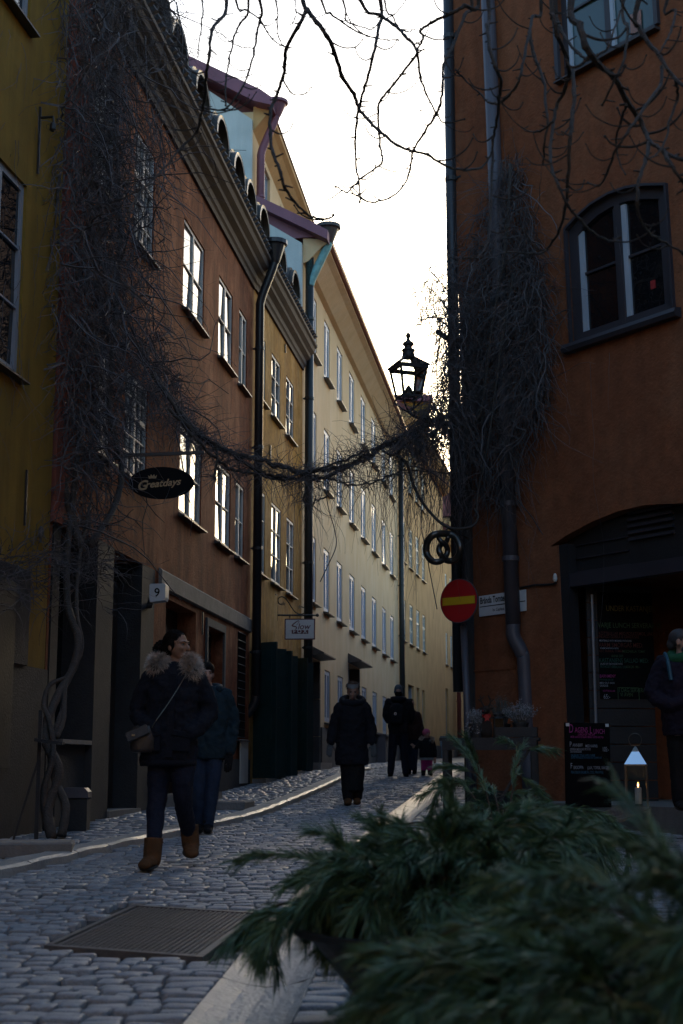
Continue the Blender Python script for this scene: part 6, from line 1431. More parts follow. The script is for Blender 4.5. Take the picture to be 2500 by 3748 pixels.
pine_planter('pine_planter', Vector((.36, 4.75, 0)), .52, .50, 'wide black bowl planter heaped with pine sprigs beside the gutter', 150, .33, 1.05, 1.15, .0030, els=(.3, 1.4), dirs=[(3.3, .5, .30, .75), (3.6, .6, .28, .7), (2.9, .5, .30, .7), (3.1, .9, .36, .6), (3.15, .35, .22, .95), (2.95, .35, .22, .95), (4.95, .3, .22, .9), (4.5, 1.0, .30, .5), (3.9, 1.0, .28, .5)], front=True)
pine_planter('pine_planter', Vector((.88, 7.9, 0)), .46, .60, 'farther bowl of pine sprigs reaching up in front of the plant table', 88, .40, 1.0, .95, .0038, els=(.05, .95), dirs=[(2.3, 1.25, .56, .3), (1.6, 1.35, .60, .2), (2.0, 1.3, .58, .25), (1.2, 1.3, .5, .2), (2.9, .55, .50, .8), (3.1, .45, .52, .8), (3.3, .45, .5, .8), (.2, .4, .6, .6), (-.1, .35, .62, .6), (.1, .5, .55, .6)])
pine_planter('pine_planter', Vector((.62, 2.75, 0)), .48, .46, 'nearest bowl of pine sprigs filling the bottom right corner, out of focus', 150, .36, 1.0, 1.1, .0030, els=(.1, 1.0), dirs=[(3.1, .3, .42, .6), (3.4, .3, .42, .7), (3.3, .2, .42, .8), (2.8, .4, .42, .6), (3.0, .6, .42, .5)])
pine_planter('pine_planter', Vector((.86, 2.35, 0)), .26, .46, 'upright pine sprigs at the right edge close to the camera', 64, .34, 1.5, 1.0, .0030, els=(.3, 1.4), dirs=[(2.2, 1.4, .52, .7), (2.8, 1.42, .52, .9), (1.8, 1.4, .48, .6), (3.1, 1.42, .46, 1.0)])
# ---------------------------------------------------------------- people
def cloth(name, col, rough=.85, var=.2): return mat(name, col, rough, var=var, scale=14, bump=.35, bscale=38, spec=.25)
M['skin'] = mat('skin', (.30, .155, .095), .5, var=.06, scale=10); M['skin_l'] = mat('fair_skin', (.42, .25, .19), .5, var=.06)
M['navy'] = cloth('navy_parka', (.0065, .0085, .016)); M['navyj'] = cloth('dark_denim', (.010, .013, .028)); M['denim'] = cloth('blue_denim', (.02, .035, .07)); M['teal'] = cloth('dark_teal_jacket', (.010, .026, .038))
M['blackc'] = cloth('black_coat', (.009, .010, .016)); M['blackp'] = cloth('black_trousers', (.008, .008, .010)); M['suede'] = cloth('tan_suede', (.11, .052, .022), .9); M['glove'] = cloth('grey_knit', (.10, .11, .12)); M['gloved'] = cloth('dark_glove', (.012, .012, .014))
M['plum'] = cloth('plum_jacket', (.012, .009, .020)); M['greenscarf'] = cloth('green_scarf', (.015, .09, .04)); M['bluescarf'] = cloth('blue_grey_scarf', (.05, .09, .13)); M['brownj'] = cloth('brown_jacket', (.04, .022, .02)); M['pink'] = cloth('pink_trousers', (.42, .035, .19)); M['pinkhat'] = cloth('pink_hat', (.52, .12, .22)); M['beanie'] = cloth('slate_beanie', (.09, .12, .15)); M['band'] = cloth('grey_headband', (.27, .29, .31))
M['hair_d'] = mat('dark_hair', (.007, .005, .0045), .75, spec=.12, var=.3, scale=60, bump=.5, bscale=120); M['hair_b'] = mat('brown_curly_hair', (.10, .045, .022), .6, var=.3, scale=60); M['hair_g'] = mat('grey_hair', (.035, .035, .04), .65, var=.3, scale=60)
M['furm'] = mat('fur_trim', (.44, .36, .30), .8, var=.45, scale=45, col2=(.20, .15, .12), blotch=12); M['leather'] = mat('dark_brown_leather', (.028, .020, .017), .45, var=.2, bump=.2); M['chain'] = mat('chain_metal', (.30, .27, .22), .35, .9)
M['eye_w'] = flat('eye_white', (.28, .26, .24), .4); M['eye_d'] = flat('dark_iris', (.012, .008, .006), .2); M['lip'] = flat('lip', (.22, .07, .06), .5); M['brow'] = flat('brow_hair', (.012, .009, .008), .8); M['rubber'] = flat('boot_rubber', (.02, .018, .016), .7)
dtex = bpy.data.textures.new('folds', 'CLOUDS'); dtex.noise_scale = .075; dtex.noise_depth = 2
def remesh(name, mb, voxel, m, parent, fold=0.0, smooth=3):
    me = mb.mesh(name); o = bpy.data.objects.new(name, me); COL.objects.link(o)
    r = o.modifiers.new('r', 'REMESH'); r.mode = 'VOXEL'; r.voxel_size = voxel; r.use_smooth_shade = True
    if smooth: s = o.modifiers.new('s', 'SMOOTH'); s.iterations = smooth; s.factor = .5
    if fold:
        dmod = o.modifiers.new('d', 'DISPLACE'); dmod.texture = dtex; dmod.strength = fold; dmod.mid_level = .5; dmod.texture_coords = 'GLOBAL'
    dg_ = bpy.context.evaluated_depsgraph_get(); e = bpy.data.meshes.new_from_object(o.evaluated_get(dg_)); bpy.data.objects.remove(o)
    e.name = name
    xs_ = [v.co.x for v in e.vertices]; ys_ = [v.co.y for v in e.vertices]; zs_ = [v.co.z for v in e.vertices]
    org = Vector((sum(xs_) / len(xs_), sum(ys_) / len(ys_), min(zs_))) if xs_ else Vector((0, 0, 0))
    for v in e.vertices: v.co -= org
    e.polygons.foreach_set('use_smooth', [True] * len(e.polygons))
    return link_mesh(name, e, M[m], parent, org)
def loft(mb, secs, n=18):                              # secs: (cx, cy, z, rx, ry)
    base_ = len(mb.v)
    for (cx, cy, z, rx, ry) in secs:
        for k in range(n):
            a = 2 * math.pi * k / n; c, s = math.cos(a), math.sin(a)
            mb.v.append((cx + rx * math.copysign(abs(c) ** .85, c), cy + ry * math.copysign(abs(s) ** .85, s), z))
    for i in range(len(secs) - 1):
        for k in range(n):
            j = (k + 1) % n; mb.f.append((base_ + i * n + k, base_ + i * n + j, base_ + (i + 1) * n + j, base_ + (i + 1) * n + k)); mb.mi.append(0)
    mb.f.append(tuple(base_ + k for k in range(n))[::-1]); mb.f.append(tuple(base_ + (len(secs) - 1) * n + k for k in range(n))); mb.mi += [0, 0]
def limb(mb, pts, rad):
    P = curve_pts([Vector(p) for p in pts], 4); n = len(P); R_ = []
    for i in range(n):
        t = i / (n - 1) * (len(rad) - 1); k = min(int(t), len(rad) - 2); f = t - k; R_.append(rad[k] * (1 - f) + rad[k + 1] * f)
    mb.tube(P, R_, 12); mb.ell(P[0], (R_[0],) * 3, 10, 8); mb.ell(P[-1], (R_[-1],) * 3, 10, 8)
def hand(mb, w, d, side, size=1.0, curl=.5, back=Vector((0, -1, 0))):
    """palm, four fingers and a thumb; d points from wrist to knuckles"""
    d = Vector(d).normalized(); bk = (back - d * back.dot(d)).normalized(); s = d.cross(bk) * side; w = Vector(w)
    rot = Matrix((s, bk, d)).transposed()
    mb.ell(w + d * .045 * size, (.040 * size, .017 * size, .052 * size), 10, 8, rot); mb.tube([w - d * .02, w + d * .03 * size], .024 * size, 8)
    for i, (o, L_) in enumerate(((-.028, .066), (-.0095, .076), (.0095, .070), (.027, .054))):
        p = w + d * .085 * size + s * o * size; dd = d.copy(); P = [p - d * .02 * size]
        for k in range(3):
            dd = (dd - bk * curl * .38 * (k + 1) * .6).normalized(); p = p + dd * L_ * size / 3 * 1.05; P.append(p)
        mb.tube(P, [.0095 * size, .0095 * size, .0088 * size, .0072 * size], 7); mb.ell(P[-1], (.0072 * size,) * 3, 6, 5)
    p = w + d * .025 * size - s * .034 * size; P = [p + s * .015 * size, p - s * .018 * size + d * .022 * size - bk * .008, p - s * .024 * size + d * .052 * size - bk * .014]
    mb.tube(P, [.013 * size, .0115 * size, .0085 * size], 7); mb.ell(P[-1], (.0085 * size,) * 3, 6, 5)
def head_prims(mb, c, yaw, pitch=0, k=1.0):
    """c: centre of the skull; face looks along -y before turning"""
    Rm = Matrix.Rotation(yaw, 3, 'Z') @ Matrix.Rotation(pitch, 3, 'X')
    def P(x, y, z): return c + Rm @ Vector((x, y, z)) * k
    def E(p, r): mb.ell(P(*p), tuple(q * k for q in r), 14, 10, Rm)
    E((0, .012, .028), (.074, .093, .088)); E((0, -.022, -.02), (.063, .070, .080)); E((0, -.045, -.078), (.040, .042, .034)); E((0, -.070, -.092), (.020, .018, .016))
    E((0, -.075, .022), (.052, .020, .018))                                       # brow
    mb.tube([P(0, -.088, .012), P(0, -.100, -.012), P(0, -.116, -.030)], [.008 * k, .0105 * k, .0125 * k], 8); E((0, -.106, -.034), (.0165, .013, .010))
    for s in (-1, 1): E((.034 * s, -.066, -.022), (.022, .022, .020)); E((.073 * s, .012, -.008), (.010, .019, .032))
    E((0, -.092, -.062), (.024, .010, .010)); E((0, -.090, -.073), (.020, .010, .008))
    return P, Rm
def face_parts(parent, P, Rm, k=1.0, gaze=0):
    for s in (-1, 1):
        mb = MB(); mb.ell(P(.031 * s, -.079, .004), (.0135 * k, .009 * k, .0072 * k), 10, 8, Rm); mb.build('eye', M['eye_w'], parent, smooth=True)
        mb = MB(); mb.ell(P(.031 * s + gaze, -.0855, .004), (.0058 * k, .0035 * k, .0058 * k), 8, 6, Rm); mb.build('iris', M['eye_d'], parent, smooth=True)
        mb = MB(); mb.tube([P(.012 * s, -.096, .020), P(.030 * s, -.094, .027), P(.050 * s, -.080, .022)], [.003 * k, .0038 * k, .0022 * k], 6); mb.build('eyebrow', M['brow'], parent)
        mb = MB(); mb.tube([P(.018 * s, -.087, .008), P(.031 * s, -.0905, .0125), P(.046 * s, -.082, .007)], .0022 * k, 5); mb.build('eyelid', M['brow'], parent)
    mb = MB(); mb.ell(P(0, -.1005, -.0615), (.021 * k, .006 * k, .0052 * k), 10, 6, Rm); mb.build('upper_lip', M['lip'], parent, smooth=True)
    mb = MB(); mb.ell(P(0, -.0985, -.0715), (.018 * k, .006 * k, .0058 * k), 10, 6, Rm); mb.build('lower_lip', M['lip'], parent, smooth=True)
def tuft(mb, c, r, n, L_, rng, wd=.0022, m=None, inner=.75, dirf=None):
    for _ in range(n):
        v = Vector((rng.gauss(0, 1), rng.gauss(0, 1), rng.gauss(0, 1))).normalized(); p = Vector((v.x * r[0], v.y * r[1], v.z * r[2]))
        if m: p = m @ p; v = m @ v
        p = c + p * inner; d = (v + Vector((rng.gauss(0, .35), rng.gauss(0, .35), rng.gauss(-.1, .35)))).normalized()
        if dirf: d = (d + dirf).normalized()
        s = d.orthogonal().normalized() * wd; l = L_ * rng.uniform(.6, 1.2); e = p + d * l - UP * l * .18
        mb.faces([p - s, p + s, p + d * l * .5 + s * .8, p + d * l * .5 - s * .8, e], [(0, 1, 2, 3), (3, 2, 4)])
def curls(mb, c, r, n, rng, rad=.004, L_=.05, m=None):
    for _ in range(n):
        v = Vector((rng.gauss(0, 1), rng.gauss(0, 1), rng.gauss(0, 1))).normalized(); p = Vector((v.x * r[0], v.y * r[1], v.z * r[2]))
        if m: p = m @ p
        p = c + p * .8; a = v.orthogonal().normalized(); b = v.cross(a); P = []
        for i in range(7): th = i * 1.1; P.append(p + v * L_ * i / 6 + (a * math.cos(th) + b * math.sin(th)) * .010 - UP * .004 * i)
        mb.tube(P, rad, 4, False)
rpp = random.Random(77)
def person(px_u, d, label, spec, z=None):
    """all joints in metres: x to the right of the body line, y away from the viewer, z above the ground"""
    X = (px_u - 1250) * d / F * 1.0; g0 = gz(d) if z is None else z; o = Vector((X, d, g0)); V = lambda p: o + Vector(p)
    k = spec.get('k', 1.0); vox = spec.get('vox', .009)
    t = thing('person', tuple(o), label, 'person')
    body = MB(); hc = V(spec['head']); P, Rm = head_prims(body, hc, spec.get('yaw', 0), spec.get('pitch', 0), k)
    nk = V(spec['neck']); body.tube([nk - UP * .06 * k, hc + Vector((0, .012, -.06 * k))], [.055 * k, .047 * k], 12)
    loft(body, [(o.x + a, o.y + b, g0 + c, r1 * .86, r2 * .82) for a, b, c, r1, r2 in spec['torso']])
    for pts, rad in spec['legs']: limb(body, [V(p) for p in pts], [r * .8 for r in rad])
    for pts, rad in spec['arms']: limb(body, [V(p) for p in pts], [r * .72 for r in rad])
    for (sx, sy, sz), (ax, ay, az), (tx, ty, tz), r in spec['boots']:
        body.tube([V((sx, sy, sz)), V((ax, ay, az))], r * .6, 8); body.tube([V((ax, ay, az)), V((tx, ty, tz))], r * .5, 8)
    for (w_, dr, side, curl) in spec['hands']: hand(body, V(w_), dr, side, k, curl)
    remesh('body', body, max(.0055, vox * .7), spec.get('skin', 'skin'), t, 0, 2)
    if spec.get('face', True): face_parts(t, P, Rm, k)
    tr_ = MB()
    for pts, rad in spec['legs']: limb(tr_, [V(p) for p in pts], rad)
    loft(tr_, [(o.x + a, o.y + b, g0 + c, r1 * .92, r2 * .92) for a, b, c, r1, r2 in spec['hips']])
    remesh('trousers', tr_, vox, spec['tmat'], t, .018 * k, 3)
    ct = MB(); loft(ct, [(o.x + a, o.y + b, g0 + c, r1, r2) for a, b, c, r1, r2 in spec['torso']])
    for pts, rad in spec['arms']: limb(ct, [V(p) for p in pts], rad)
    remesh('coat', ct, vox, spec['cmat'], t, spec.get('fold', .036) * k, 3)
    for b in spec['boots']:
        bm_ = MB(); (sx, sy, sz), (ax, ay, az), (tx, ty, tz), r = b
        bm_.tube([V((sx, sy, sz)), V((ax, ay, az))], [r * 1.08, r], 12); bm_.ell(V((ax, ay, az)), (r, r, r)); 
        fv = Vector((tx - ax, ty - ay, tz - az)); L_ = fv.length; q = fv.to_track_quat('Y', 'Z').to_matrix()
        bm_.ell(V(((ax + tx) / 2, (ay + ty) / 2, (az + tz) / 2)), (r * .92, L_ * .62, r * .66), 12, 8, q); bm_.ell(V((tx, ty, tz)), (r * .80, r * .9, r * .55), 12, 8, q)
        bo = remesh('boot', bm_, vox * .9, spec['bmat'], t, .006, 2)
        sm = MB(); sm.ell(V(((ax + tx) / 2, (ay + ty) / 2, (az + tz) / 2)) - (q @ Vector((0, 0, 1))) * r * .52, (r * .95, L_ * .78, r * .22), 14, 6, q); sm.build('sole', M['rubber'], bo, smooth=True)
    if spec.get('gmat'):
        for (w_, dr, side, curl) in spec['hands']:
            gm_ = MB(); hand(gm_, V(w_), dr, side, k * 1.12, curl); gm_.tube([V(w_) - Vector(dr).normalized() * .05, V(w_) + Vector(dr).normalized() * .01], .036 * k, 10); remesh('glove', gm_, .006, spec['gmat'], t, 0, 1)
    return t, P, Rm, V

# 1 woman in a navy parka, striding towards the viewer, head turned to the right
t, P, Rm, V = person(640, 10.67, 'woman in navy fur trimmed parka and tan boots walking near the viewer', dict(
    vox=.009, head=(.02, -.01, 1.615), neck=(.0, .0, 1.47), yaw=R(58), pitch=R(-3), skin='skin',
    torso=[(-.03, 0, .735, .205, .145), (-.03, 0, .80, .212, .15), (-.025, 0, .95, .205, .15), (-.01, 0, 1.10, .190, .14), (0, 0, 1.25, .200, .145), (0, .0, 1.36, .195, .13), (0, .0, 1.42, .150, .105), (0, -.005, 1.475, .085, .085), (0, -.005, 1.50, .075, .075)],
    hips=[(-.02, 0, .74, .17, .12), (-.01, 0, .84, .18, .13), (-.01, 0, .95, .16, .12)],
    legs=[([(-.085, 0, .86), (-.10, -.04, .52), (-.105, -.15, .20)], [.105, .074, .058]), ([(.085, 0, .86), (.085, -.03, .52), (.112, .20, .24)], [.105, .072, .056])],
    arms=[([(-.165, .0, 1.375), (-.25, .03, 1.22), (-.262, .03, 1.11), (-.19, -.06, 1.03), (-.12, -.12, 1.0)], [.078, .072, .068, .064, .058]), ([(.165, .0, 1.375), (.245, .03, 1.22), (.262, .03, 1.11), (.20, -.06, 1.02), (.14, -.12, .97)], [.078, .072, .068, .064, .058])],
    hands=[((-.11, -.10, .98), (.3, .1, -.9), 1, .4), ((.12, -.10, .95), (-.3, .1, -.9), -1, .4)],
    tmat='navyj', cmat='navy', bmat='suede', boots=[((-.105, -.15, .225), (-.112, -.16, .07), (-.145, -.28, .045), .066), ((.110, .20, .30), (.125, .21, .155), (.14, .13, .105), .066)]))
hc = V((.02, -.01, 1.615)); mb = MB()
mb.ell(hc + Rm @ Vector((0, .023, .045)), (.081, .094, .084), 16, 12, Rm); mb.ell(hc + Rm @ Vector((0, .065, -.01)), (.072, .055, .075), 14, 10, Rm)
for s in (-1, 1): mb.ell(hc + Rm @ Vector((.060 * s, .015, .015)), (.024, .045, .05), 10, 8, Rm)
hair = remesh('hair', mb, .006, 'hair_d', t, .004, 1)
mb = MB()
for k_ in range(150):                                   # combed strands running back to the ponytail
    a = rpp.uniform(-1.35, 1.35); b0_ = rpp.uniform(-.9, .4); P_ = []
    for j in range(6):
        q = b0_ + (1.5 - b0_) * j / 5; P_.append(hc + Rm @ (Vector((0, .023, .045)) + Vector((.082 * math.sin(a) * math.cos(q), .095 * math.sin(q), .085 * math.cos(a) * math.cos(q)))))
    mb.tube(P_, .0016, 4, False)
tag(mb.build('combed_strands', M['hair_d'], hair), kind='stuff')
bn = hc + Rm @ Vector((0, .135, .0)); mb = MB(); curls(mb, bn, (.062, .06, .068), 260, rpp, .0035, .035); tag(mb.build('curly_ponytail', M['hair_d'], hair), kind='stuff')
mb = MB(); curls(mb, hc + Vector((0, 0, .055)), (.075, .08, .06), 70, rpp, .0012, .02); tag(mb.build('flyaway_hair', M['hair_d'], hair), kind='stuff')
fur = MB()                                            # open fur ring of the hood
for i in range(15):
    a = R(-10) + (R(200)) * i / 14; cc = V((.0 + .135 * math.cos(a), .01 + .11 * math.sin(a), 1.475 + (.02 if math.cos(a) > 0 else .03)))
    tuft(fur, cc, (.052, .052, .058), 330, .055, rpp, .0016, None, .8)
for (x, z, r_) in ((-.125, 1.475, .066), (.135, 1.445, .078), (.115, 1.50, .055), (-.09, 1.50, .05)): tuft(fur, V((x, -.06, z)), (r_, r_ * .8, r_), 900, .05, rpp, .0016, None, .85)
tag(fur.build('fur_trim', M['furm'], t), kind='stuff')
mb = MB(); limb(mb, [V((-.13, -.02, 1.46)), V((-.10, .08, 1.47)), V((.0, .13, 1.46)), V((.11, .08, 1.46)), V((.14, -.02, 1.44))], [.05, .06, .065, .06, .05]); remesh('hood', mb, .01, 'navy', t, .01, 2)
mb = MB(); mb.tube([V((-.075, -.15, .80)), V((-.07, -.157, 1.1)), V((-.05, -.148, 1.3))], .0035, 5); mb.build('seam', M['navy'], t)
for s_ in (-1, 1):
    mb = MB(); mb.box(V((-.03 + .11 * s_, -.152, .90)), (.13, .02, .13), Matrix.Rotation(R(4 * s_), 3, 'Y'), .008); mb.build('pocket', M['navy'], t)
    mb = MB(); mb.box(V((-.03 + .11 * s_, -.163, .965)), (.14, .016, .045), Matrix.Rotation(R(9 * s_), 3, 'Y'), .006); mb.build('pocket_flap', M['navy'], t)
mb = MB(); mb.box(V((.0, -.150, 1.10)), (.05, .02, .62), Matrix.Rotation(R(2), 3, 'Y'), .006); mb.build('placket', M['navy'], t)
mb = MB(); loft(mb, [(V((-.03, 0, 0)).x, V((0, 0, 0)).y, V((0, 0, z)).z, .211, .151) for z in (.735, .775)]); mb.build('hem_band', M['navy'], t, smooth=True)
bag = thing('handbag', tuple(V((-.215, -.16, .83))), 'small dark leather flap handbag on a chain at the parka woman hip', 'handbag')
mb = MB(); loft(mb, [(V((-.205, -.15, 0)).x, V((0, -.15, 0)).y, V((0, 0, z)).z, rx, ry) for z, rx, ry in ((.83, .07, .035), (.85, .088, .045), (.93, .092, .045), (1.0, .075, .03), (1.025, .06, .02))]); remesh('pouch', mb, .007, 'leather', bag, .008, 2)
mb = MB(); mb.box(V((-.235, -.195, .968)), (.165, .02, .085), Matrix.Rotation(R(-24), 3, 'Y') @ Matrix.Rotation(R(-20), 3, 'X'), .008); mb.build('flap', M['leather'], bag)
mb = MB(); mb.box(V((-.262, -.214, .955)), (.025, .008, .014)); mb.build('clasp', M['chain'], bag)
mb = MB(); P_ = curve_pts([V((.10, -.115, 1.40)), V((.05, -.155, 1.30)), V((-.03, -.168, 1.17)), V((-.10, -.172, 1.07)), V((-.135, -.17, 1.01))], 10)
for a, b in zip(P_[:-1], P_[1:]): mb.tube([a, (a + b) / 2 + Vector((.0015, -.002, 0)), b], [.0022, .0042, .0022], 4)
mb.build('chain_strap', M['chain'], bag)

# 2 man behind her
t, P, Rm, V = person(768, 14.2, 'man in dark teal jacket and jeans half hidden behind the parka woman', dict(
    vox=.012, head=(-.03, 0, 1.55), neck=(.0, .02, 1.41), yaw=R(14), skin='skin_l',
    torso=[(0, 0, .72, .19, .13), (0, 0, .85, .195, .135), (0, 0, 1.0, .19, .135), (0, 0, 1.18, .20, .135), (0, .01, 1.31, .19, .12), (0, .02, 1.38, .14, .10), (0, .01, 1.43, .075, .075)],
    hips=[(0, 0, .72, .16, .12), (0, 0, .9, .17, .12)], legs=[([(-.08, 0, .84), (-.09, -.03, .48), (-.07, .05, .10)], [.095, .07, .055]), ([(.07, 0, .84), (.06, -.06, .48), (.02, -.06, .10)], [.095, .07, .055])],
    arms=[([(-.17, 0, 1.34), (-.24, .02, 1.08), (-.22, -.06, .83)], [.075, .062, .05]), ([(.17, 0, 1.34), (.245, .03, 1.08), (.225, -.05, .80)], [.075, .062, .05])],
    hands=[((-.22, -.07, .80), (.0, -.1, -1), 1, .5), ((.218, -.055, .77), (-.1, -.1, -1), -1, .5)], gmat='gloved', tmat='denim', cmat='teal', bmat='blackp', boots=[((-.07, .05, .14), (-.07, .05, .06), (-.08, -.08, .04), .05), ((.02, -.06, .14), (.02, -.06, .06), (.03, -.20, .04), .05)]))
mb = MB(); mb.ell(V((-.03, .012, 1.595)), (.082, .100, .083), 14, 10); mb.ell(V((-.03, .05, 1.54)), (.074, .06, .07), 14, 10); remesh('hair', mb, .008, 'hair_d', t, .006, 1)
mb = MB(); limb(mb, [V((-.10, -.03, 1.40)), V((-.08, .08, 1.42)), V((.08, .08, 1.42)), V((.10, -.03, 1.40))], [.04, .05, .05, .04]); remesh('hood', mb, .012, 'teal', t, .008, 2)

# 3 woman in long black coat and headband
t, P, Rm, V = person(1290, 19.7, 'woman in long black padded coat and grey headband walking down the middle', dict(
    vox=.014, head=(.005, -.02, 1.535), neck=(0, .01, 1.40), yaw=0, pitch=R(14), skin='skin_l',
    torso=[(-.01, 0, .545, .232, .16), (-.01, 0, .62, .235, .165), (-.01, 0, .80, .215, .155), (0, 0, 1.0, .195, .145), (0, 0, 1.18, .205, .145), (0, .0, 1.30, .20, .125), (0, .01, 1.37, .14, .105), (0, .0, 1.43, .085, .085)],
    hips=[(0, 0, .20, .165, .13), (0, 0, .40, .16, .13), (0, 0, .60, .17, .13), (0, 0, .85, .17, .13)], legs=[([(-.08, 0, .84), (-.08, -.02, .5), (-.065, -.03, .12)], [.10, .09, .075]), ([(.08, 0, .84), (.08, -.02, .5), (.06, .08, .12)], [.10, .09, .075])],
    arms=[([(-.17, 0, 1.32), (-.255, .03, 1.08), (-.30, -.02, .86)], [.082, .072, .062]), ([(.17, 0, 1.32), (.25, .03, 1.08), (.275, -.02, .86)], [.082, .072, .062])],
    hands=[((-.305, -.03, .83), (-.1, -.05, -1), 1, .35), ((.28, -.03, .83), (.08, -.05, -1), -1, .35)], gmat='glove', tmat='blackp', cmat='blackc', bmat='plumb' if False else 'suede', boots=[((-.065, -.03, .20), (-.065, -.03, .07), (-.07, -.16, .045), .06), ((.06, .08, .22), (.06, .08, .09), (.06, -.03, .05), .058)]))
hb_c = V((.005, -.02, 1.535)); mb = MB(); P_ = [hb_c + Rm @ Vector((.081 * math.cos(a),   .012 + .100 * math.sin(a), .086)) for a in [2 * math.pi * i / 20 for i in range(21)]]
for i, p in enumerate(P_[:-1]): mb.quad(p - UP * .028, P_[i + 1] - UP * .028, P_[i + 1] + UP * .03 * 1, p + UP * .03)
for i, p in enumerate(P_[:-1]): mb.quad(p * 1 + UP * .03, P_[i + 1] + UP * .03, P_[i + 1] * .5 + hb_c * .5 + UP * .045, p * .5 + hb_c * .5 + UP * .045)
mb.build('headband', M['band'], t, smooth=True)
mb = MB(); mb.ell(hb_c + Vector((0, .04, .045)), (.078, .08, .085), 12, 8); curls(mb, hb_c + Vector((0, .03, .095)), (.080, .07, .05), 260, rpp, .0045, .035); tag(mb.build('curly_hair', M['hair_b'], t), kind='stuff')
mb = MB(); limb(mb, [V((-.13, -.02, 1.38)), V((-.12, .08, 1.43)), V((0, .12, 1.45)), V((.12, .08, 1.43)), V((.13, -.02, 1.38)), V((0, -.09, 1.37)), V((-.12, -.03, 1.38))], [.055, .06, .06, .06, .055, .05, .055]); remesh('hood_and_scarf', mb, .013, 'blackc', t, .012, 2)

# 4 man with a rucksack seen from behind
t, P, Rm, V = person(1457, 28.5, 'man with grey beanie and black rucksack seen from behind', dict(
    vox=.018, head=(.0, .0, 1.665), neck=(0, .0, 1.54), yaw=R(180), face=False, skin='skin_l',
    torso=[(0, 0, .84, .20, .14), (0, 0, .95, .205, .145), (0, 0, 1.15, .205, .145), (0, 0, 1.32, .22, .145), (0, 0, 1.45, .20, .125), (0, 0, 1.51, .14, .10), (0, 0, 1.57, .09, .09)],
    hips=[(0, 0, .80, .18, .13), (0, 0, .98, .18, .13)], legs=[([(-.09, 0, .92), (-.13, 0, .5), (-.165, 0, .10)], [.11, .085, .07]), ([(.09, 0, .92), (.105, 0, .5), (.13, -.02, .10)], [.11, .085, .07])],
    arms=[([(-.19, 0, 1.46), (-.26, .02, 1.22), (-.20, .14, 1.10)], [.085, .07, .06]), ([(.19, 0, 1.46), (.27, .02, 1.22), (.22, .12, 1.08)], [.085, .07, .06])],
    hands=[((-.18, .16, 1.09), (.6, .5, 0), 1, .6), ((.2, .14, 1.07), (-.5, .5, 0), -1, .6)], tmat='navyj', cmat='blackc', bmat='blackp', boots=[((-.165, 0, .14), (-.165, 0, .07), (-.175, .11, .04), .058), ((.13, -.02, .14), (.13, -.02, .07), (.15, .09, .04), .058)]))
mb = MB(); mb.ell(V((0, -.03, 1.63)), (.079, .075, .08), 14, 10); remesh('hair', mb, .012, 'hair_d', t, .004, 1)
mb = MB(); mb.ell(V((0, .0, 1.715)), (.086, .10, .105), 14, 10); mb.lathe([(.088, -.02), (.092, 0), (.092, .03), (.086, .045)], V((0, 0, 1.655)), 16); remesh('beanie', mb, .012, 'beanie', t, .004, 1)
mb = MB(); limb(mb, [V((-.12, -.03, 1.53)), V((-.06, -.12, 1.52)), V((.06, -.12, 1.52)), V((.12, -.03, 1.53))], [.05, .06, .06, .05]); remesh('hood', mb, .016, 'blackc', t, .01, 2)
rk = thing('rucksack', tuple(V((-.05, -.2, 1.03))), 'black rucksack with a small round white badge', 'rucksack')
mb = MB(); mb.box(V((-.05, -.19, 1.22)), (.25, .14, .38), None, .05); mb.ell(V((-.05, -.19, 1.38)), (.12, .07, .06)); remesh('bag', mb, .012, 'blackc', rk, .006, 3)
mb = MB(); mb.box(V((-.05, -.265, 1.13)), (.19, .05, .17), None, .02); mb.build('front_pocket', M['blackc'], rk)
mb = MB(); plate(mb, V((-.075, -.297, 1.225)), (1, 0, 0), UP, .055, .055, .006, 20); bdg = mb.build('badge', M['white'], rk); mb = MB(); plate(mb, V((-.072, -.302, 1.225)), (1, 0, 0), UP, .022, .03, .003, 12); mb.build('badge_mark', M['signred'], rk)
for s in (-1, 1): mb = MB(); mb.tube(curve_pts([V((-.05 + .09 * s, -.13, 1.42)), V((-.05 + .13 * s, -.04, 1.52)), V((-.03 + .13 * s, .12, 1.42))], 4), .018, 6); mb.build('strap', M['blackc'], rk)

# 5 woman beyond him
t, P, Rm, V = person(1508, 29.6, 'woman in brown jacket and jeans mostly hidden beside the rucksack man', dict(
    vox=.018, head=(-.04, 0, 1.42), neck=(-.03, 0, 1.30), yaw=R(200), face=False, skin='skin_l',
    torso=[(0, 0, .70, .16, .12), (0, 0, .9, .165, .125), (-.02, 0, 1.1, .165, .125), (-.03, 0, 1.22, .16, .11), (-.03, 0, 1.28, .10, .09), (-.03, 0, 1.33, .06, .06)],
    hips=[(0, 0, .68, .15, .11), (0, 0, .85, .15, .11)], legs=[([(-.07, 0, .78), (-.08, 0, .45), (-.08, 0, .1)], [.09, .065, .052]), ([(.05, 0, .78), (.04, 0, .45), (.03, 0, .1)], [.09, .065, .052])],
    arms=[([(-.15, 0, 1.22), (-.2, 0, 1.0), (-.2, -.02, .8)], [.065, .055, .045]), ([(.11, 0, 1.22), (.17, 0, .98), (.20, -.05, .70)], [.065, .055, .045])],
    hands=[((-.2, -.02, .77), (0, 0, -1), 1, .4), ((.205, -.055, .67), (.2, 0, -1), -1, .5)], tmat='denim', cmat='brownj', bmat='blackp', boots=[((-.08, 0, .14), (-.08, 0, .07), (-.08, .1, .04), .05), ((.03, 0, .14), (.03, 0, .07), (.03, .1, .04), .05)]))
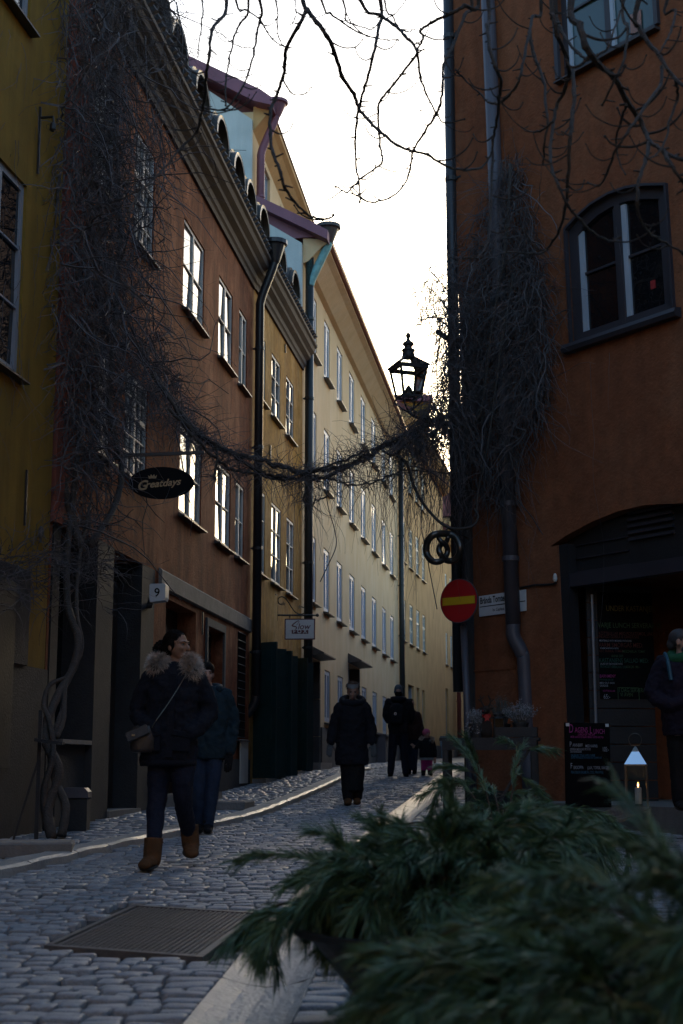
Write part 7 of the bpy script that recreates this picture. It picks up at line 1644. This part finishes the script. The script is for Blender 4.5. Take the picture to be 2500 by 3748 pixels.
mb = MB(); mb.ell(V((-.04, -.01, 1.45)), (.08, .095, .10), 12, 8); mb.ell(V((-.04, -.05, 1.36)), (.07, .05, .09), 12, 8); remesh('hair', mb, .012, 'hair_d', t, .005, 1)

# 6 child with pink trousers
t, P, Rm, V = person(1557, 28.9, 'small child in pink hat and pink trousers standing in the alley', dict(
    vox=.014, k=.80, head=(.0, -.01, .835), neck=(0, .0, .735), yaw=R(35), skin='skin_l',
    torso=[(0, 0, .36, .145, .11), (0, 0, .45, .15, .115), (0, 0, .58, .14, .11), (0, 0, .67, .135, .10), (0, 0, .715, .09, .08), (0, 0, .76, .06, .06)],
    hips=[(0, 0, .32, .115, .09), (0, 0, .46, .12, .09)], legs=[([(-.055, 0, .38), (-.06, 0, .24), (-.065, 0, .12)], [.07, .06, .052]), ([(.055, 0, .38), (.06, 0, .24), (.065, 0, .12)], [.07, .06, .052])],
    arms=[([(-.12, 0, .67), (-.17, -.01, .60), (-.21, -.03, .56)], [.055, .05, .042]), ([(.12, 0, .67), (.16, 0, .52), (.165, -.03, .40)], [.055, .05, .042])],
    hands=[((-.215, -.035, .565), (-.7, 0, .5), 1, .5), ((.165, -.03, .37), (0, 0, -1), -1, .5)], tmat='pink', cmat='blackc', bmat='blackp', boots=[((-.065, 0, .15), (-.065, 0, .06), (-.075, -.07, .04), .048), ((.065, 0, .15), (.065, 0, .06), (.085, -.06, .04), .048)]))
mb = MB(); mb.ell(V((0, .005, .865)), (.082, .092, .078), 14, 10); remesh('hat', mb, .01, 'pinkhat', t, .004, 1)
fur = MB()
for x, y, z in ((-.10, -.02, .74), (-.08, .06, .75), (0, .09, .75), (.08, .06, .75), (.115, -.01, .73), (.10, -.05, .70)): tuft(fur, V((x, y, z)), (.04, .04, .04), 220, .04, rpp, .003)
tag(fur.build('fur_trim', M['furm'], t), kind='stuff')
mb = MB(); loft(mb, [(V((0, 0, 0)).x, V((0, 0, 0)).y, V((0, 0, z)).z, rx, .115) for z, rx in ((.315, .135), (.365, .14))]); mb.build('tunic_hem', M['band'], t)

# 7 person at the right edge in plum jacket
t, P, Rm, V = person(2494, 12.9, 'person in plum jacket and green scarf at the right edge by the doorway', dict(
    vox=.011, head=(.0, .0, 1.505), neck=(-.01, .0, 1.37), yaw=R(62), skin='skin_l',
    torso=[(0, 0, .66, .20, .15), (0, 0, .8, .205, .155), (0, 0, 1.0, .205, .155), (0, 0, 1.18, .205, .15), (0, 0, 1.28, .19, .13), (0, 0, 1.34, .13, .10), (0, 0, 1.39, .08, .08)],
    hips=[(0, 0, .62, .16, .12), (0, 0, .85, .17, .13)], legs=[([(-.08, 0, .8), (-.08, 0, .45), (-.08, 0, .1)], [.10, .08, .065]), ([(.08, 0, .8), (.08, 0, .45), (.09, 0, .1)], [.10, .08, .065])],
    arms=[([(-.17, 0, 1.30), (-.27, .02, 1.06), (-.16, -.10, .93), (-.05, -.16, .96)], [.085, .078, .066, .056]), ([(.17, 0, 1.30), (.26, .0, 1.06), (.12, -.12, .95)], [.085, .075, .06])],
    hands=[((-.03, -.17, .965), (1, -.1, .1), 1, .6), ((.1, -.14, .96), (-1, -.1, .1), -1, .6)], tmat='blackp', cmat='plum', bmat='blackp', boots=[((-.08, 0, .14), (-.08, 0, .07), (-.08, -.1, .045), .055), ((.09, 0, .14), (.09, 0, .07), (.09, -.1, .045), .055)]), z=zp)
mb = MB(); hc = V((0, 0, 1.505)); mb.ell(hc + Rm @ Vector((0, .022, .034)), (.080, .096, .088), 14, 10, Rm); mb.ell(hc + Rm @ Vector((0, .09, -.02)), (.05, .05, .055), 12, 8, Rm); remesh('hair', mb, .008, 'hair_g', t, .006, 1)
mb = MB(); limb(mb, [V((-.10, .0, 1.36)), V((-.05, .09, 1.40)), V((.06, .09, 1.40)), V((.10, -.01, 1.37)), V((.02, -.10, 1.36)), V((-.08, -.05, 1.34)), V((-.10, .01, 1.36))], [.05, .055, .055, .05, .05, .05, .05]); remesh('scarf', mb, .011, 'greenscarf', t, .012, 2)
mb = MB(); mb.ell(hc + Rm @ Vector((0, -.055, -.07)), (.072, .066, .055), 14, 10, Rm); remesh('face_scarf', mb, .009, 'bluescarf', t, .006, 1)
mb = MB(); mb.tube(curve_pts([V((-.13, .10, 1.32)), V((-.15, .02, 1.40)), V((-.15, -.10, 1.30)), V((-.14, -.14, 1.15))], 5), .018, 6); mb.build('strap', mat('turquoise_strap', (.012, .07, .11), .6), t)
